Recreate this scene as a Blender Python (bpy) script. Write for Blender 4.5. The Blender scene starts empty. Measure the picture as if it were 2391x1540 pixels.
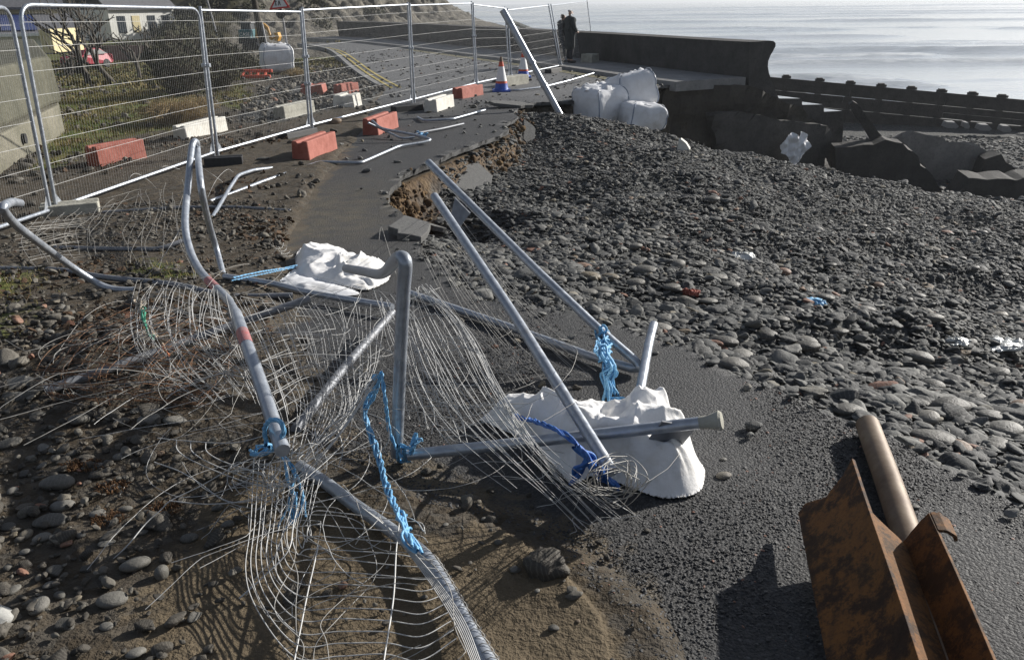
import bpy, bmesh, math, random
import numpy as np
from mathutils import Vector, Matrix, Euler
R = math.radians
random.seed(7)
rng = np.random.default_rng(7)
S = bpy.context.scene
COL = S.collection

# ------------------------------------------------------------------ camera, sky, sun, exposure
PW, PH, FL, PCX, PCY = 2391.0, 1540.0, 1870.0, 1195.5, 770.0
PITCH, ROLL = R(22.2), R(0.55)
CAM = np.array([0.0, 0.0, 2.1])
_f = np.array([0, math.cos(PITCH), -math.sin(PITCH)])
_r0 = np.array([1.0, 0, 0]); _u0 = np.array([0, math.sin(PITCH), math.cos(PITCH)])
_r = math.cos(ROLL) * _r0 - math.sin(ROLL) * _u0
_u = math.cos(ROLL) * _u0 + math.sin(ROLL) * _r0
cd = bpy.data.cameras.new('camera'); cam = bpy.data.objects.new('camera', cd); COL.objects.link(cam)
cam.matrix_world = Matrix(((_r[0], _u[0], -_f[0], CAM[0]), (_r[1], _u[1], -_f[1], CAM[1]), (_r[2], _u[2], -_f[2], CAM[2]), (0, 0, 0, 1)))
cd.sensor_fit = 'HORIZONTAL'; cd.sensor_width = 36.0; cd.lens = FL / PW * 36.0
cd.clip_start = 0.05; cd.clip_end = 12000
S.camera = cam

SUN_AZ, SUN_EL = R(56), R(23)
SUN = Vector((math.sin(SUN_AZ) * math.cos(SUN_EL), math.cos(SUN_AZ) * math.cos(SUN_EL), math.sin(SUN_EL)))
ld = bpy.data.lights.new('sun', 'SUN'); lo = bpy.data.objects.new('sun', ld); COL.objects.link(lo)
ld.energy = 5.0; ld.angle = R(0.5); ld.color = (1.0, 0.955, 0.885)
lo.rotation_euler = SUN.to_track_quat('Z', 'Y').to_euler()
world = bpy.data.worlds.new('World'); S.world = world; world.use_nodes = True
_nt = world.node_tree
_sk = _nt.nodes.new('ShaderNodeTexSky'); _sk.sky_type = 'NISHITA'; _sk.sun_disc = False
_sk.sun_elevation = SUN_EL; _sk.sun_rotation = SUN_AZ
_sk.air_density = 1.0; _sk.dust_density = 1.4; _sk.ozone_density = 1.0
_bg = _nt.nodes['Background']; _hs = _nt.nodes.new('ShaderNodeHueSaturation'); _hs.inputs['Saturation'].default_value = 0.42
_nt.links.new(_sk.outputs[0], _hs.inputs['Color']); _mx = _nt.nodes.new('ShaderNodeMix'); _mx.data_type = 'RGBA'; _mx.blend_type = 'MULTIPLY'; _mx.inputs[0].default_value = 1; _mx.inputs[7].default_value = (.93, 1.0, 1.13, 1)
_nt.links.new(_hs.outputs[0], _mx.inputs[6]); _nt.links.new(_mx.outputs[2], _bg.inputs[0]); _bg.inputs[1].default_value = 0.06
S.view_settings.view_transform = 'Standard'; S.view_settings.look = 'None'
S.view_settings.exposure = 0.42; S.view_settings.gamma = 1.0
S.cycles.max_bounces = 6; S.cycles.diffuse_bounces = 3; S.cycles.glossy_bounces = 3
S.cycles.transparent_max_bounces = 8; S.cycles.use_adaptive_sampling = True
S.cycles.caustics_reflective = False; S.cycles.caustics_refractive = False

# ------------------------------------------------------------------ picture <-> world
def ray(px, py):
    d = _f + (px - PCX) / FL * _r - (py - PCY) / FL * _u
    return d
def project(p):
    q = np.asarray(p, float) - CAM
    z = q @ _f
    return PCX + FL * (q @ _r) / z, PCY - FL * (q @ _u) / z, z
def atz(px, py, z):
    d = ray(px, py); return CAM + d * ((z - CAM[2]) / d[2])
def atY(px, py, Y):
    d = ray(px, py); return CAM + d * (Y / d[1])
def atD(px, py, depth):
    return CAM + ray(px, py) * depth

# ------------------------------------------------------------------ numeric noise
def _hash(i, j, s):
    n = (i.astype(np.int64) * 374761393 + j.astype(np.int64) * 668265263 + s * 2147483647) & 0x7fffffff
    n = ((n ^ (n >> 13)) * 1274126177) & 0x7fffffff
    return ((n ^ (n >> 16)) & 0xffff) / 65535.0
def vnoise(x, y, s=0):
    x = np.asarray(x, float); y = np.asarray(y, float)
    i = np.floor(x); j = np.floor(y); u = x - i; v = y - j
    u = u * u * (3 - 2 * u); v = v * v * (3 - 2 * v)
    return ((_hash(i, j, s) * (1 - u) + _hash(i + 1, j, s) * u) * (1 - v) + (_hash(i, j + 1, s) * (1 - u) + _hash(i + 1, j + 1, s) * u) * v) * 2 - 1
def fbm(x, y, s=0, o=4):
    a, t, n = 1.0, 0.0, 0.0
    for k in range(o):
        t = t + a * vnoise(x * 2 ** k, y * 2 ** k, s + k * 17); n += a; a *= 0.5
    return t / n
def sstep(a, b, x):
    t = np.clip((np.asarray(x, float) - a) / (b - a), 0, 1); return t * t * (3 - 2 * t)

# ------------------------------------------------------------------ ground levels
def gbase(Y):
    return 0.45 * (1 - sstep(2.5, 9.0, Y))
def onbase(px, py, h=0.0):
    z = 0.2
    for k in range(40):
        p = atz(px, py, z); z = 0.5 * z + 0.5 * (float(gbase(p[1])) + h)
    return atz(px, py, z)
def polyw(pts): return np.array([onbase(*p)[:2] for p in pts])
def jag(P, n, amp, seed):
    r = np.random.default_rng(seed); P = [np.array(p) for p in P]
    for k in range(n):
        Q = []
        for a, b in zip(P[:-1], P[1:]):
            d = b - a; L = np.linalg.norm(d); m = (a + b) / 2
            if L > 0.06: m = m + np.array([-d[1], d[0]]) * r.uniform(-amp, amp)
            Q += [a, m]
        P = Q + [P[-1]]
    return np.array(P)
def sdist(poly, X, Y):
    X = np.asarray(X, float); Y = np.asarray(Y, float)
    sh = X.shape; X = X.ravel(); Y = Y.ravel()
    best = np.full(X.shape, 1e18); ins = np.zeros(X.shape, bool)
    for (ax, ay), (bx, by) in zip(poly, np.roll(poly, -1, 0)):
        dx, dy = bx - ax, by - ay
        t = np.clip(((X - ax) * dx + (Y - ay) * dy) / (dx * dx + dy * dy + 1e-12), 0, 1)
        best = np.minimum(best, (X - ax - t * dx) ** 2 + (Y - ay - t * dy) ** 2)
        if ay != by:
            c = ((ay > Y) != (by > Y)) & (X < (bx - ax) * (Y - ay) / (by - ay) + ax)
            ins ^= c
    d = np.sqrt(best); return np.where(ins, d, -d).reshape(sh)

EDGE_PX = [(2391, 1190), (2200, 1092), (2000, 985), (1850, 925), (1700, 868), (1550, 800), (1400, 745), (1250, 716), (1130, 702),
           (1060, 665), (1000, 612), (975, 585), (985, 540), (940, 500), (905, 470), (925, 430), (985, 388), (1050, 358), (1110, 336), (1168, 318),
           (1188, 285), (1200, 262), (1240, 240), (1340, 236), (1460, 208), (1560, 199)]
WQ = np.array([6.68, 23.5]); WW = np.array([-0.34, 0.94]); WA = np.array([0.94, 0.34])   # sea wall end, along, seaward
EDGE = jag(polyw(EDGE_PX), 3, 0.10, 3)
wall_line = [WQ] + [atz(*p, 0.0)[:2] for p in [(1639, 178), (1390, 147), (1105, 115), (1000, 104), (880, 93.5), (790, 89)]]
SEAPOLY = np.vstack([[[9.0, -6.0], [3.6, 1.4]], EDGE, WQ + WA * 0.1, [p + np.array([0.25, .1]) for p in wall_line[1:]], [[-14, 140], [-14, 500], [900, 500], [900, -6]]])
PIT = onbase(1015, 440)[:2]
ASPH_PX = [(1500, 1560), (1440, 1440), (1330, 1330), (1180, 1230), (1000, 1190), (860, 1150), (760, 1100), (690, 1000), (640, 880), (600, 780), (605, 680), (640, 570), (672, 500), (712, 440), (762, 378), (815, 318), (850, 262), (872, 225),
           (890, 205), (860, 188), (828, 165), (780, 125), (738, 113), (700, 104), (860, 94), (1000, 103.5)]
_aw = [tuple(onbase(*p)[:2]) for p in ASPH_PX]
_aw[0] = (_aw[0][0], 0.6)
ASPH = np.array([(7.5, 0.3)] + _aw + [tuple(np.asarray(p) - WA * 0.6) for p in wall_line[3:0:-1]] + [tuple(WQ - WA * .3)] + [(6.3, 22.2), (11, 20), (11, 5)])
MUD = polyw([(380, 1560), (430, 1330), (560, 1110), (680, 1130), (820, 1190), (960, 1240), (1180, 1250), (1330, 1320), (1430, 1430), (1470, 1560)])
MUD[0][1] = MUD[-1][1] = 0.5

BANKLINE = EDGE[:21 * 8]
def dline(L, X, Y):
    X = np.asarray(X, float); Y = np.asarray(Y, float); best = np.full(X.shape, 1e18)
    for (ax, ay), (bx, by) in zip(L[:-1], L[1:]):
        dx, dy = bx - ax, by - ay; t = np.clip(((X - ax) * dx + (Y - ay) * dy) / (dx * dx + dy * dy + 1e-12), 0, 1)
        best = np.minimum(best, (X - ax - t * dx) ** 2 + (Y - ay - t * dy) ** 2)
    return np.sqrt(best)
def zterr(X, Y, s=None, raw=False):
    X = np.asarray(X, float); Y = np.asarray(Y, float)
    g = gbase(Y)
    if s is None: s = sdist(SEAPOLY, X, Y)
    A = sdist(ASPH, X, Y)
    n1 = fbm(X * 1.3, Y * 1.3, 5, 4); n2 = fbm(X * 5, Y * 5, 9, 3)
    cov = sstep(0.02, 0.42, A + 0.2 * n1 + .06 * n2)
    land = g + 0.035 + 0.03 * n1 + 0.012 * n2 - cov * 0.17
    m = sstep(-0.3, 0.35, sdist(MUD, X, Y) + 0.3 * n1 + .2 * n2)
    land = np.where(A > -.05, land * (1 - m) + m * (g + 0.006 + 0.010 * n1 + 0.010 * n2 + .01 * fbm(X * 14, Y * 14, 88, 2)), land)
    land = land - 1.5 * sstep(20, 48, Y) * sstep(-5, -13, X + .0 * Y)
    land = land + 0.05 * fbm(X * .35, Y * .35, 21, 3) * sstep(9, 14, Y) * (A < 0)
    d = np.maximum(s, 0); db = np.where(s > 0, dline(BANKLINE, X, Y), 0)
    zb = g - 0.13 - np.interp(db, [0, 3.3, 4.7, 7.2, 11.4, 20], [0, .45, .85, 1.45, 2.1, 3.2]) + (0.06 * fbm(X * .5, Y * .5, 31, 3) + .075 * n1 + .03 * n2) * sstep(0, .8, d)
    zb = zb - 0.55 * np.maximum(0, Y - 17.6 + .5 * fbm(X * .6, Y * .2, 19, 3)) * (s > 0)
    zb = zb - 0.42 * np.exp(-((X - PIT[0] - .12) ** 2 + (Y - PIT[1]) ** 2) / 0.5) * sstep(0, 0.15, d)
    zb = zb - 0.34 * sstep(0.02, .3, d) * np.exp(-db / 3.0) * sstep(7.5, 9.5, Y) * sstep(17.5, 15.5, Y)
    zb = zb + 0.17 * (1 - np.abs(fbm(X * .28 + Y * .12, Y * .8 - X * .35, 57, 2)) * 2.4) * sstep(.5, 2.0, d) * sstep(20, 17, Y)
    zb = zb + 0.2 * np.exp(-((X - 0.9) ** 2 / 1.0 + (Y - 17.0) ** 2 / 1.3))
    beach = -3.2 - 0.035 * np.maximum(d - 14, 0)
    w = 0.3
    zb = beach + w * np.logaddexp(0, np.clip((zb - beach) / w, -40, 40))
    return np.where(s > 0, zb, np.where(s > -0.5, np.where(A > -.3, g - 0.13, land), land))

_tc = {}
def onterr(px, py, h=0.0):
    """point where the picture ray meets the ground raised by h"""
    d = ray(px, py)
    if px >= 0 and d[2] >= -0.02: return atY(px, py, 60)
    ts = np.geomspace(1.2, 60, 260)
    P = CAM[None] + d[None] * ts[:, None]
    gap = P[:, 2] - (np.maximum(zterr(P[:, 0], P[:, 1]), np.where(sdist(ASPH, P[:, 0], P[:, 1]) * (sdist(SEAPOLY, P[:, 0], P[:, 1]) < 0) > 0, gbase(P[:, 1]), -9)) + h)
    k = np.argmax(gap < 0)
    if gap[k] >= 0: return P[-1]
    if k == 0: return P[0]
    a, b = gap[k - 1], gap[k]; t = ts[k - 1] + (ts[k] - ts[k - 1]) * a / (a - b)
    return CAM + d * t
def zground(x, y):
    z = float(zterr(np.array([x]), np.array([y]))[0])
    if float(sdist(ASPH, np.array([x]), np.array([y]))[0]) > 0 and float(sdist(SEAPOLY, np.array([x]), np.array([y]))[0]) < 0: z = max(z, float(gbase(y)))
    return z

# ------------------------------------------------------------------ mesh helpers
def mesh_from(name, V, Fc, mat=None, smooth=False, mats=None, midx=None):
    me = bpy.data.meshes.new(name)
    V = np.asarray(V, np.float32).reshape(-1, 3)
    if isinstance(Fc, np.ndarray):
        n, k = Fc.shape
        me.vertices.add(len(V)); me.vertices.foreach_set('co', V.ravel())
        me.loops.add(n * k); me.loops.foreach_set('vertex_index', Fc.astype(np.int32).ravel())
        me.polygons.add(n); me.polygons.foreach_set('loop_start', np.arange(0, n * k, k, dtype=np.int32))
        me.update(calc_edges=True); me.validate()
    else:
        me.from_pydata(V.tolist(), [], [list(f) for f in Fc]); me.update()
    for m in ([mat] if mat else []) + list(mats or []): me.materials.append(m)
    if midx is not None: me.polygons.foreach_set('material_index', np.asarray(midx, np.int32))
    if smooth: me.polygons.foreach_set('use_smooth', np.ones(len(me.polygons), bool))
    return me
def obj(name, me, parent=None, loc=None):
    o = bpy.data.objects.new(name, me); COL.objects.link(o)
    if loc is not None: o.location = loc
    if parent: o.parent = parent
    return o
def tag(o, label=None, cat=None, group=None, kind=None):
    if label: o['label'] = label
    if cat: o['category'] = cat
    if group: o['group'] = group
    if kind: o['kind'] = kind
    return o
def empty(name, loc, label, cat, group=None, rz=0.0):
    o = bpy.data.objects.new(name, None); COL.objects.link(o); o.location = [float(v) for v in loc]; o.rotation_euler = (0, 0, rz); o.empty_display_size = .2
    return tag(o, label, cat, group)

class MB:
    """collects shapes into one mesh"""
    def __init__(s): s.v = []; s.f = []; s.n = 0; s.mi = []
    def add(s, V, Fc, mi=0):
        V = np.asarray(V, float).reshape(-1, 3); s.v.append(V); s.f += [[i + s.n for i in f] for f in Fc]; s.mi += [mi] * len(Fc); s.n += len(V); return s
    def box(s, c, size, rot=None, mi=0, taper=1.0):
        x, y, z = np.array(size) / 2
        V = np.array([[sx * x * (taper if sz > 0 else 1), sy * y * (taper if sz > 0 else 1), sz * z] for sz in (-1, 1) for sy in (-1, 1) for sx in (-1, 1)])
        if rot is not None: V = V @ np.array(Euler(rot).to_matrix()).T
        return s.add(V + np.array(c), [(0, 2, 3, 1), (4, 5, 7, 6), (0, 1, 5, 4), (2, 6, 7, 3), (0, 4, 6, 2), (1, 3, 7, 5)], mi)
    def tube(s, P, r, n=8, cap=True, mi=0, flat=None):
        V, Fc = tube(P, r, n, cap); return s.add(V, Fc, mi)
    def lathe(s, prof, c, n=20, mi=0, axis=None):
        V = []; Fc = []
        for r, z in prof:
            for k in range(n): V.append((r * math.cos(2 * math.pi * k / n), r * math.sin(2 * math.pi * k / n), z))
        m = len(prof)
        for i in range(m - 1):
            for k in range(n): Fc.append((i * n + k, i * n + (k + 1) % n, (i + 1) * n + (k + 1) % n, (i + 1) * n + k))
        Fc.append(tuple(range(n))[::-1]); Fc.append(tuple((m - 1) * n + k for k in range(n)))
        V = np.array(V)
        if axis is not None: V = V @ np.array(Vector(axis).to_track_quat('Z', 'Y').to_matrix()).T
        return s.add(V + np.array(c), Fc, mi)
    def build(s, name, mat, parent=None, base=None, smooth=True, angle=40, mats=None, bevel=0):
        V = np.vstack(s.v)
        if base is not None: V = V - np.asarray(base, float)
        me = mesh_from(name, V, s.f, mat, smooth, mats, s.mi if mats else None)
        if smooth and angle:
            try: me.set_sharp_from_angle(angle=R(angle))
            except Exception: pass
        o = obj(name, me, parent)
        if bevel:
            b = o.modifiers.new('bevel', 'BEVEL'); b.width = bevel; b.segments = 2; b.limit_method = 'ANGLE'
        return o
def frames(P):
    T = np.gradient(P, axis=0); T /= (np.linalg.norm(T, axis=1)[:, None] + 1e-12)
    a = np.array([0, 0, 1.0]) if abs(T[0][2]) < .9 else np.array([1.0, 0, 0])
    N = np.cross(T[0], a); N /= np.linalg.norm(N); out = []
    for t in T:
        N = N - t * (N @ t); N /= (np.linalg.norm(N) + 1e-12); out.append((N.copy(), np.cross(t, N)))
    return T, out
def tube(P, r, n=8, cap=True):
    P = np.asarray(P, float); m = len(P); _, fr = frames(P)
    r = np.broadcast_to(np.asarray(r, float), (m,))
    V = np.empty((m, n, 3)); ang = np.arange(n) * 2 * math.pi / n
    for i, (N, B) in enumerate(fr): V[i] = P[i] + r[i] * (np.cos(ang)[:, None] * N + np.sin(ang)[:, None] * B)
    Fc = [(i * n + k, i * n + (k + 1) % n, (i + 1) * n + (k + 1) % n, (i + 1) * n + k) for i in range(m - 1) for k in range(n)]
    if cap: Fc += [tuple(range(n))[::-1], tuple((m - 1) * n + k for k in range(n))]
    return V.reshape(-1, 3), Fc
def spline(P, per=6, tension=0.5):
    """Catmull-Rom through points"""
    P = np.asarray(P, float); Q = np.vstack([2 * P[0] - P[1], P, 2 * P[-1] - P[-2]]); out = []
    for i in range(1, len(Q) - 2):
        for t in np.arange(per) / per:
            a, b, c, d = Q[i - 1:i + 3]; t2, t3 = t * t, t * t * t
            out.append(b + tension * (c - a) * t + (2 * tension * (a) + (tension - 3) * b + (3 - 2 * tension) * c - tension * d) * t2 + (-tension * a + (2 - tension) * b + (tension - 2) * c + tension * d) * t3)
    return np.array(out + [Q[-2]])
def kinked(P, rad=0.05, per=5):
    """polyline with small rounded corners"""
    P = np.asarray(P, float); out = [P[0]]
    for a, b, c in zip(P[:-2], P[1:-1], P[2:]):
        l1, l2 = np.linalg.norm(a - b), np.linalg.norm(c - b); r = min(rad, l1 * .45, l2 * .45)
        p, q = b + (a - b) / l1 * r, b + (c - b) / l2 * r
        for t in np.linspace(0, 1, per): out.append((1 - t) ** 2 * p + 2 * t * (1 - t) * b + t * t * q)
    return np.array(out + [P[-1]])
def wires(polys, r, n=4):
    """many thin wires as one big array mesh (verts, quads)"""
    VV, FF, o = [], [], 0
    ang = np.arange(n) * 2 * math.pi / n + .4
    ca, sa = np.cos(ang)[None, :, None], np.sin(ang)[None, :, None]
    for P in polys:
        P = np.asarray(P, float); m = len(P)
        T = np.gradient(P, axis=0); T /= (np.linalg.norm(T, axis=1)[:, None] + 1e-9)
        ref = np.where(np.abs(T[:, 2:3]) < .8, np.array([[0, 0, 1.0]]), np.array([[1.0, 0, 0]]))
        N = np.cross(T, ref); N /= (np.linalg.norm(N, axis=1)[:, None] + 1e-9); B = np.cross(T, N)
        V = P[:, None] + r * (ca * N[:, None] + sa * B[:, None]); VV.append(V.reshape(-1, 3))
        i = np.arange(m - 1)[:, None] * n; k = np.arange(n)[None]; k2 = (k + 1) % n
        FF.append((np.stack([i + k, i + k2, i + n + k2, i + n + k], -1).reshape(-1, 4)) + o); o += m * n
    return np.vstack(VV), np.vstack(FF)

# ------------------------------------------------------------------ materials
class NT:
    def __init__(s, name):
        s.m = bpy.data.materials.new(name); s.m.use_nodes = True; s.t = s.m.node_tree; s.b = s.t.nodes['Principled BSDF']; s.out = s.t.nodes['Material Output']
    def n(s, typ, **kw):
        nd = s.t.nodes.new('ShaderNode' + typ)
        for k, v in kw.items(): setattr(nd, k, v)
        return nd
    def l(s, a, b): s.t.links.new(a, b)
    def pos(s):
        return s.n('NewGeometry').outputs['Position']
    def oco(s): return s.n('TexCoord').outputs['Object']
    def noise(s, vec, scale, detail=4, rough=.6):
        nd = s.n('TexNoise'); nd.inputs['Scale'].default_value = scale; nd.inputs['Detail'].default_value = detail; nd.inputs['Roughness'].default_value = rough
        s.l(vec, nd.inputs['Vector']); return nd.outputs[0]
    def vor(s, vec, scale, feat='F1', out='Distance', rnd=1.0):
        nd = s.n('TexVoronoi', feature=feat); nd.inputs['Scale'].default_value = scale; nd.inputs['Randomness'].default_value = rnd
        s.l(vec, nd.inputs['Vector']); return nd.outputs[out]
    def mr(s, v, a, b, c=0, d=1):
        nd = s.n('MapRange'); s.l(v, nd.inputs[0])
        for i, x in enumerate((a, b, c, d)): nd.inputs[i + 1].default_value = x
        return nd.outputs[0]
    def math(s, op, a, b=None):
        nd = s.n('Math', operation=op)
        for i, x in enumerate((a, b)):
            if x is None: continue
            if isinstance(x, (int, float)): nd.inputs[i].default_value = x
            else: s.l(x, nd.inputs[i])
        return nd.outputs[0]
    def mix(s, f, a, b, blend='MIX'):
        nd = s.n('Mix', data_type='RGBA', blend_type=blend)
        if isinstance(f, (int, float)): nd.inputs[0].default_value = f
        else: s.l(f, nd.inputs[0])
        for i, x in ((6, a), (7, b)):
            if isinstance(x, tuple): nd.inputs[i].default_value = (*x, 1)
            else: s.l(x, nd.inputs[i])
        return nd.outputs[2]
    def attr(s, name, out='Fac', typ='GEOMETRY'):
        nd = s.n('Attribute', attribute_name=name, attribute_type=typ); return nd.outputs[out]
    def ramp(s, f, stops):
        nd = s.n('ValToRGB'); e = nd.color_ramp.elements
        while len(e) < len(stops): e.new(0.5)
        for x, (p, c) in zip(e, stops): x.position = p; x.color = (*c, 1)
        s.l(f, nd.inputs[0]); return nd.outputs[0]
    def bump(s, h, strength=.5, dist=.01, nrm=None):
        nd = s.n('Bump'); nd.inputs['Strength'].default_value = strength; nd.inputs['Distance'].default_value = dist
        s.l(h, nd.inputs['Height'])
        if nrm is not None: s.l(nrm, nd.inputs['Normal'])
        return nd.outputs[0]
    def fin(s, col=None, rough=.7, metal=0.0, nrm=None, spec=None):
        if col is not None:
            if isinstance(col, tuple): s.b.inputs['Base Color'].default_value = (*col, 1)
            else: s.l(col, s.b.inputs['Base Color'])
        if isinstance(rough, (int, float)): s.b.inputs['Roughness'].default_value = rough
        else: s.l(rough, s.b.inputs['Roughness'])
        s.b.inputs['Metallic'].default_value = metal
        if spec is not None: s.b.inputs['Specular IOR Level'].default_value = spec
        if nrm is not None: s.l(nrm, s.b.inputs['Normal'])
        return s.m
def simple(name, c1, c2, scale=8, rough=.7, metal=0.0, bump=.25, dist=.01, spec=None, fine=None):
    t = NT(name); v = t.oco(); f = t.noise(v, scale, 5, .65)
    c = t.mix(t.mr(f, .35, .65), c1, c2); nb = t.bump(t.noise(v, fine or scale * 4, 4, .6), bump, dist)
    return t.fin(c, rough, metal, nb, spec)
# ------------------------------------------------------------------ setting materials
def m_ground():
    t = NT('ground_soil'); p = t.pos()
    a = t.attr('zone', 'Color'); sp = t.n('SeparateColor'); t.l(a, sp.inputs[0])
    grass, mud, shing = sp.outputs[0], sp.outputs[1], sp.outputs[2]
    earth = t.attr('earth')
    n1 = t.noise(p, 1.1, 5, .65); n2 = t.noise(p, 9, 5, .65); n3 = t.noise(p, 60, 3, .6)
    soil = t.ramp(n2, [(.25, (.03, .024, .016)), (.5, (.065, .05, .033)), (.75, (.115, .092, .064))])
    soil = t.mix(t.mr(t.vor(p, 26, 'F1', 'Color'), .2, .9, 0, .55), soil, (.10, .095, .085))
    gr = t.ramp(n2, [(.25, (.05, .055, .016)), (.5, (.105, .095, .03)), (.78, (.19, .15, .055))])
    gr = t.mix(t.mr(n1, .42, .6), gr, (.085, .115, .025))
    md = t.mix(t.mr(n2, .3, .7), (.10, .077, .049), (.15, .118, .077))
    md = t.mix(t.mr(n3, .55, .75, 0, .5), md, (.07, .055, .036))
    vs = t.vor(p, 17, 'F1', 'Color'); vs2 = t.vor(p, 17, 'F1', 'Distance')
    sh = t.ramp(vs, [(.1, (.035, .036, .037)), (.6, (.075, .077, .075)), (.95, (.14, .14, .13))])
    c = t.mix(t.mr(t.math('ADD', grass, t.mr(n2, .3, .7, -.3, .3)), .35, .65), soil, gr)
    c = t.mix(t.mr(t.math('ADD', mud, t.mr(n2, .3, .7, -.25, .25)), .4, .6), c, md)
    c = t.mix(t.mr(t.math('ADD', shing, t.mr(n2, .3, .7, -.2, .2)), .4, .6), c, sh)
    ea = t.ramp(n2, [(.25, (.03, .02, .012)), (.5, (.10, .06, .027)), (.75, (.19, .125, .06))])
    c = t.mix(earth, c, ea)
    h = t.math('ADD', t.math('MULTIPLY', n3, .35), t.math('MULTIPLY', n2, 1.0))
    b1 = t.bump(h, .7, .04)
    b2 = t.bump(t.math('MULTIPLY', vs2, shing), .7, .03, b1)
    return t.fin(c, .9, 0, b2, .25)
def m_asphalt():
    t = NT('asphalt'); p = t.pos()
    n1 = t.noise(p, .8, 5, .6); n2 = t.noise(p, 5, 4, .6)
    v = t.vor(p, 95, 'F1', 'Distance'); vc = t.vor(p, 95, 'F1', 'Color'); v2 = t.noise(p, 210, 3, .65)
    c = t.ramp(vc, [(.1, (.020, .020, .021)), (.6, (.038, .038, .039)), (.95, (.085, .085, .086))])
    pa = t.attr('patch'); c = t.mix(t.math('MULTIPLY', pa, t.mr(n2, .35, .65, .2, .9)), c, (.105, .088, .058))
    film = t.attr('film'); fn = t.noise(p, 3.2, 6, .7); fl = t.mr(t.math('ADD', film, t.mr(fn, .25, .75, -.5, .5)), .42, .62); c = t.mix(fl, c, t.mix(t.mr(n2, .3, .7), (.085, .066, .042), (.135, .107, .07)))
    far = t.attr('grazing_light'); c = t.mix(far, c, t.mix(t.mr(n2, .3, .7), (.14, .142, .145), (.20, .20, .198)))  # far road painted lighter for light falling at a grazing angle
    h = t.math('ADD', t.math('ADD', t.math('MULTIPLY', v, -.55), t.math('MULTIPLY', v2, .5)), t.math('MULTIPLY', vc, .8))
    b = t.bump(h, .9, .012); b = t.bump(n2, .3, .02, b)
    return t.fin(c, t.mr(vc, 0, 1, .55, .85), 0, b, .45)
def m_concrete(name, c1, c2, dark=.0):
    t = NT(name); p = t.oco(); n = t.noise(p, 1.5, 6, .7); n2 = t.noise(p, 14, 5, .65)
    c = t.mix(t.mr(n, .35, .65), c1, c2); c = t.mix(t.mr(n2, .5, .75, 0, .5), c, tuple(x * .5 for x in c1))
    b = t.bump(t.math('ADD', n, t.math('MULTIPLY', n2, .6)), .6, .05)
    return t.fin(c, .85, 0, b, .3)
M = {}
M['ground'] = m_ground(); M['asphalt'] = m_asphalt()
M['wall'] = m_concrete('wall_concrete', (.05, .048, .045), (.095, .09, .084))
M['pave'] = m_concrete('pavement_concrete', (.18, .18, .18), (.26, .258, .25))
M['oldconc'] = m_concrete('mossy_concrete', (.13, .125, .09), (.22, .205, .16))

# ------------------------------------------------------------------ ground sheet
def fan(rows, cols, k=0.80, off=1.3):
    t = np.linspace(-1, 1, cols)
    Y = np.repeat(rows[:, None], cols, 1); X = t[None] * (rows[:, None] * k + off)
    i = np.arange(len(rows) - 1)[:, None] * cols; j = np.arange(cols - 1)[None]
    Fq = np.stack([i + j, i + j + 1, i + j + 1 + cols, i + j + cols], -1).reshape(-1, 4)
    return X, Y, Fq
rows = np.concatenate([np.geomspace(0.7, 34, 430), np.geomspace(34.3, 118, 90)])
GX, GY, GF = fan(rows, 560)
GS = sdist(SEAPOLY, GX, GY)
GZ = zterr(GX, GY, GS)
me = mesh_from('ground', np.stack([GX, GY, GZ], -1), GF, M['ground'], True)
GRASS = [polyw(q) for q in ([(130, 300), (110, 400), (250, 340), (430, 300), (470, 250), (430, 160), (300, 175), (150, 175)], [(-80, 640), (-80, 820), (60, 800), (150, 720), (120, 640)], [(520, 190), (640, 170), (660, 120), (540, 110)],
                            [(560, 270), (600, 240), (560, 200), (500, 240)], [(300, 640), (340, 600), (400, 610), (420, 650)])]
zg = np.zeros(GX.shape)
for q in GRASS: zg = np.maximum(zg, sstep(-.4, .5, sdist(q, GX, GY) + .5 * fbm(GX * .9, GY * .9, 77, 3)))
zg = np.maximum(zg, sstep(26, 32, GY) * (GX < -6))
zm = sstep(-.25, .3, sdist(MUD, GX, GY) + .15 * fbm(GX * 2, GY * 2, 41, 3))
GRAV = polyw([(690, 115), (735, 116), (780, 135), (830, 175), (880, 212), (850, 250), (760, 260), (640, 290), (560, 290), (600, 230), (660, 190)])
zsng = np.maximum(sstep(-.02, .1, GS), sstep(-.6, .4, sdist(GRAV, GX, GY)))
ca = me.color_attributes.new('zone', 'FLOAT_COLOR', 'POINT')
ca.data.foreach_set('color', np.stack([zg, zm, zsng, np.ones_like(zg)], -1).astype(np.float32).ravel())
ze = np.exp(-((GX - PIT[0]) ** 2 + (GY - PIT[1]) ** 2) / .9) * 1.5 * sstep(-.05, .0, GS) * sstep(.55, .28, GS + .2 * fbm(GX * 4, GY * 4, 3, 3))
ze = np.maximum(ze, .8 * sstep(-.05, 0, GS) * sstep(.35, .15, GS + .2 * fbm(GX * 3, GY * 3, 8, 3)) * sstep(6.5, 8, GY) * sstep(17, 14, GY))
ea = me.attributes.new('earth', 'FLOAT', 'POINT'); ea.data.foreach_set('value', np.clip(ze, 0, 1).astype(np.float32).ravel())
tag(obj('ground', me), 'bare soil, mud and shingle bank sloping to the beach', 'ground', kind='structure')

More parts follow.
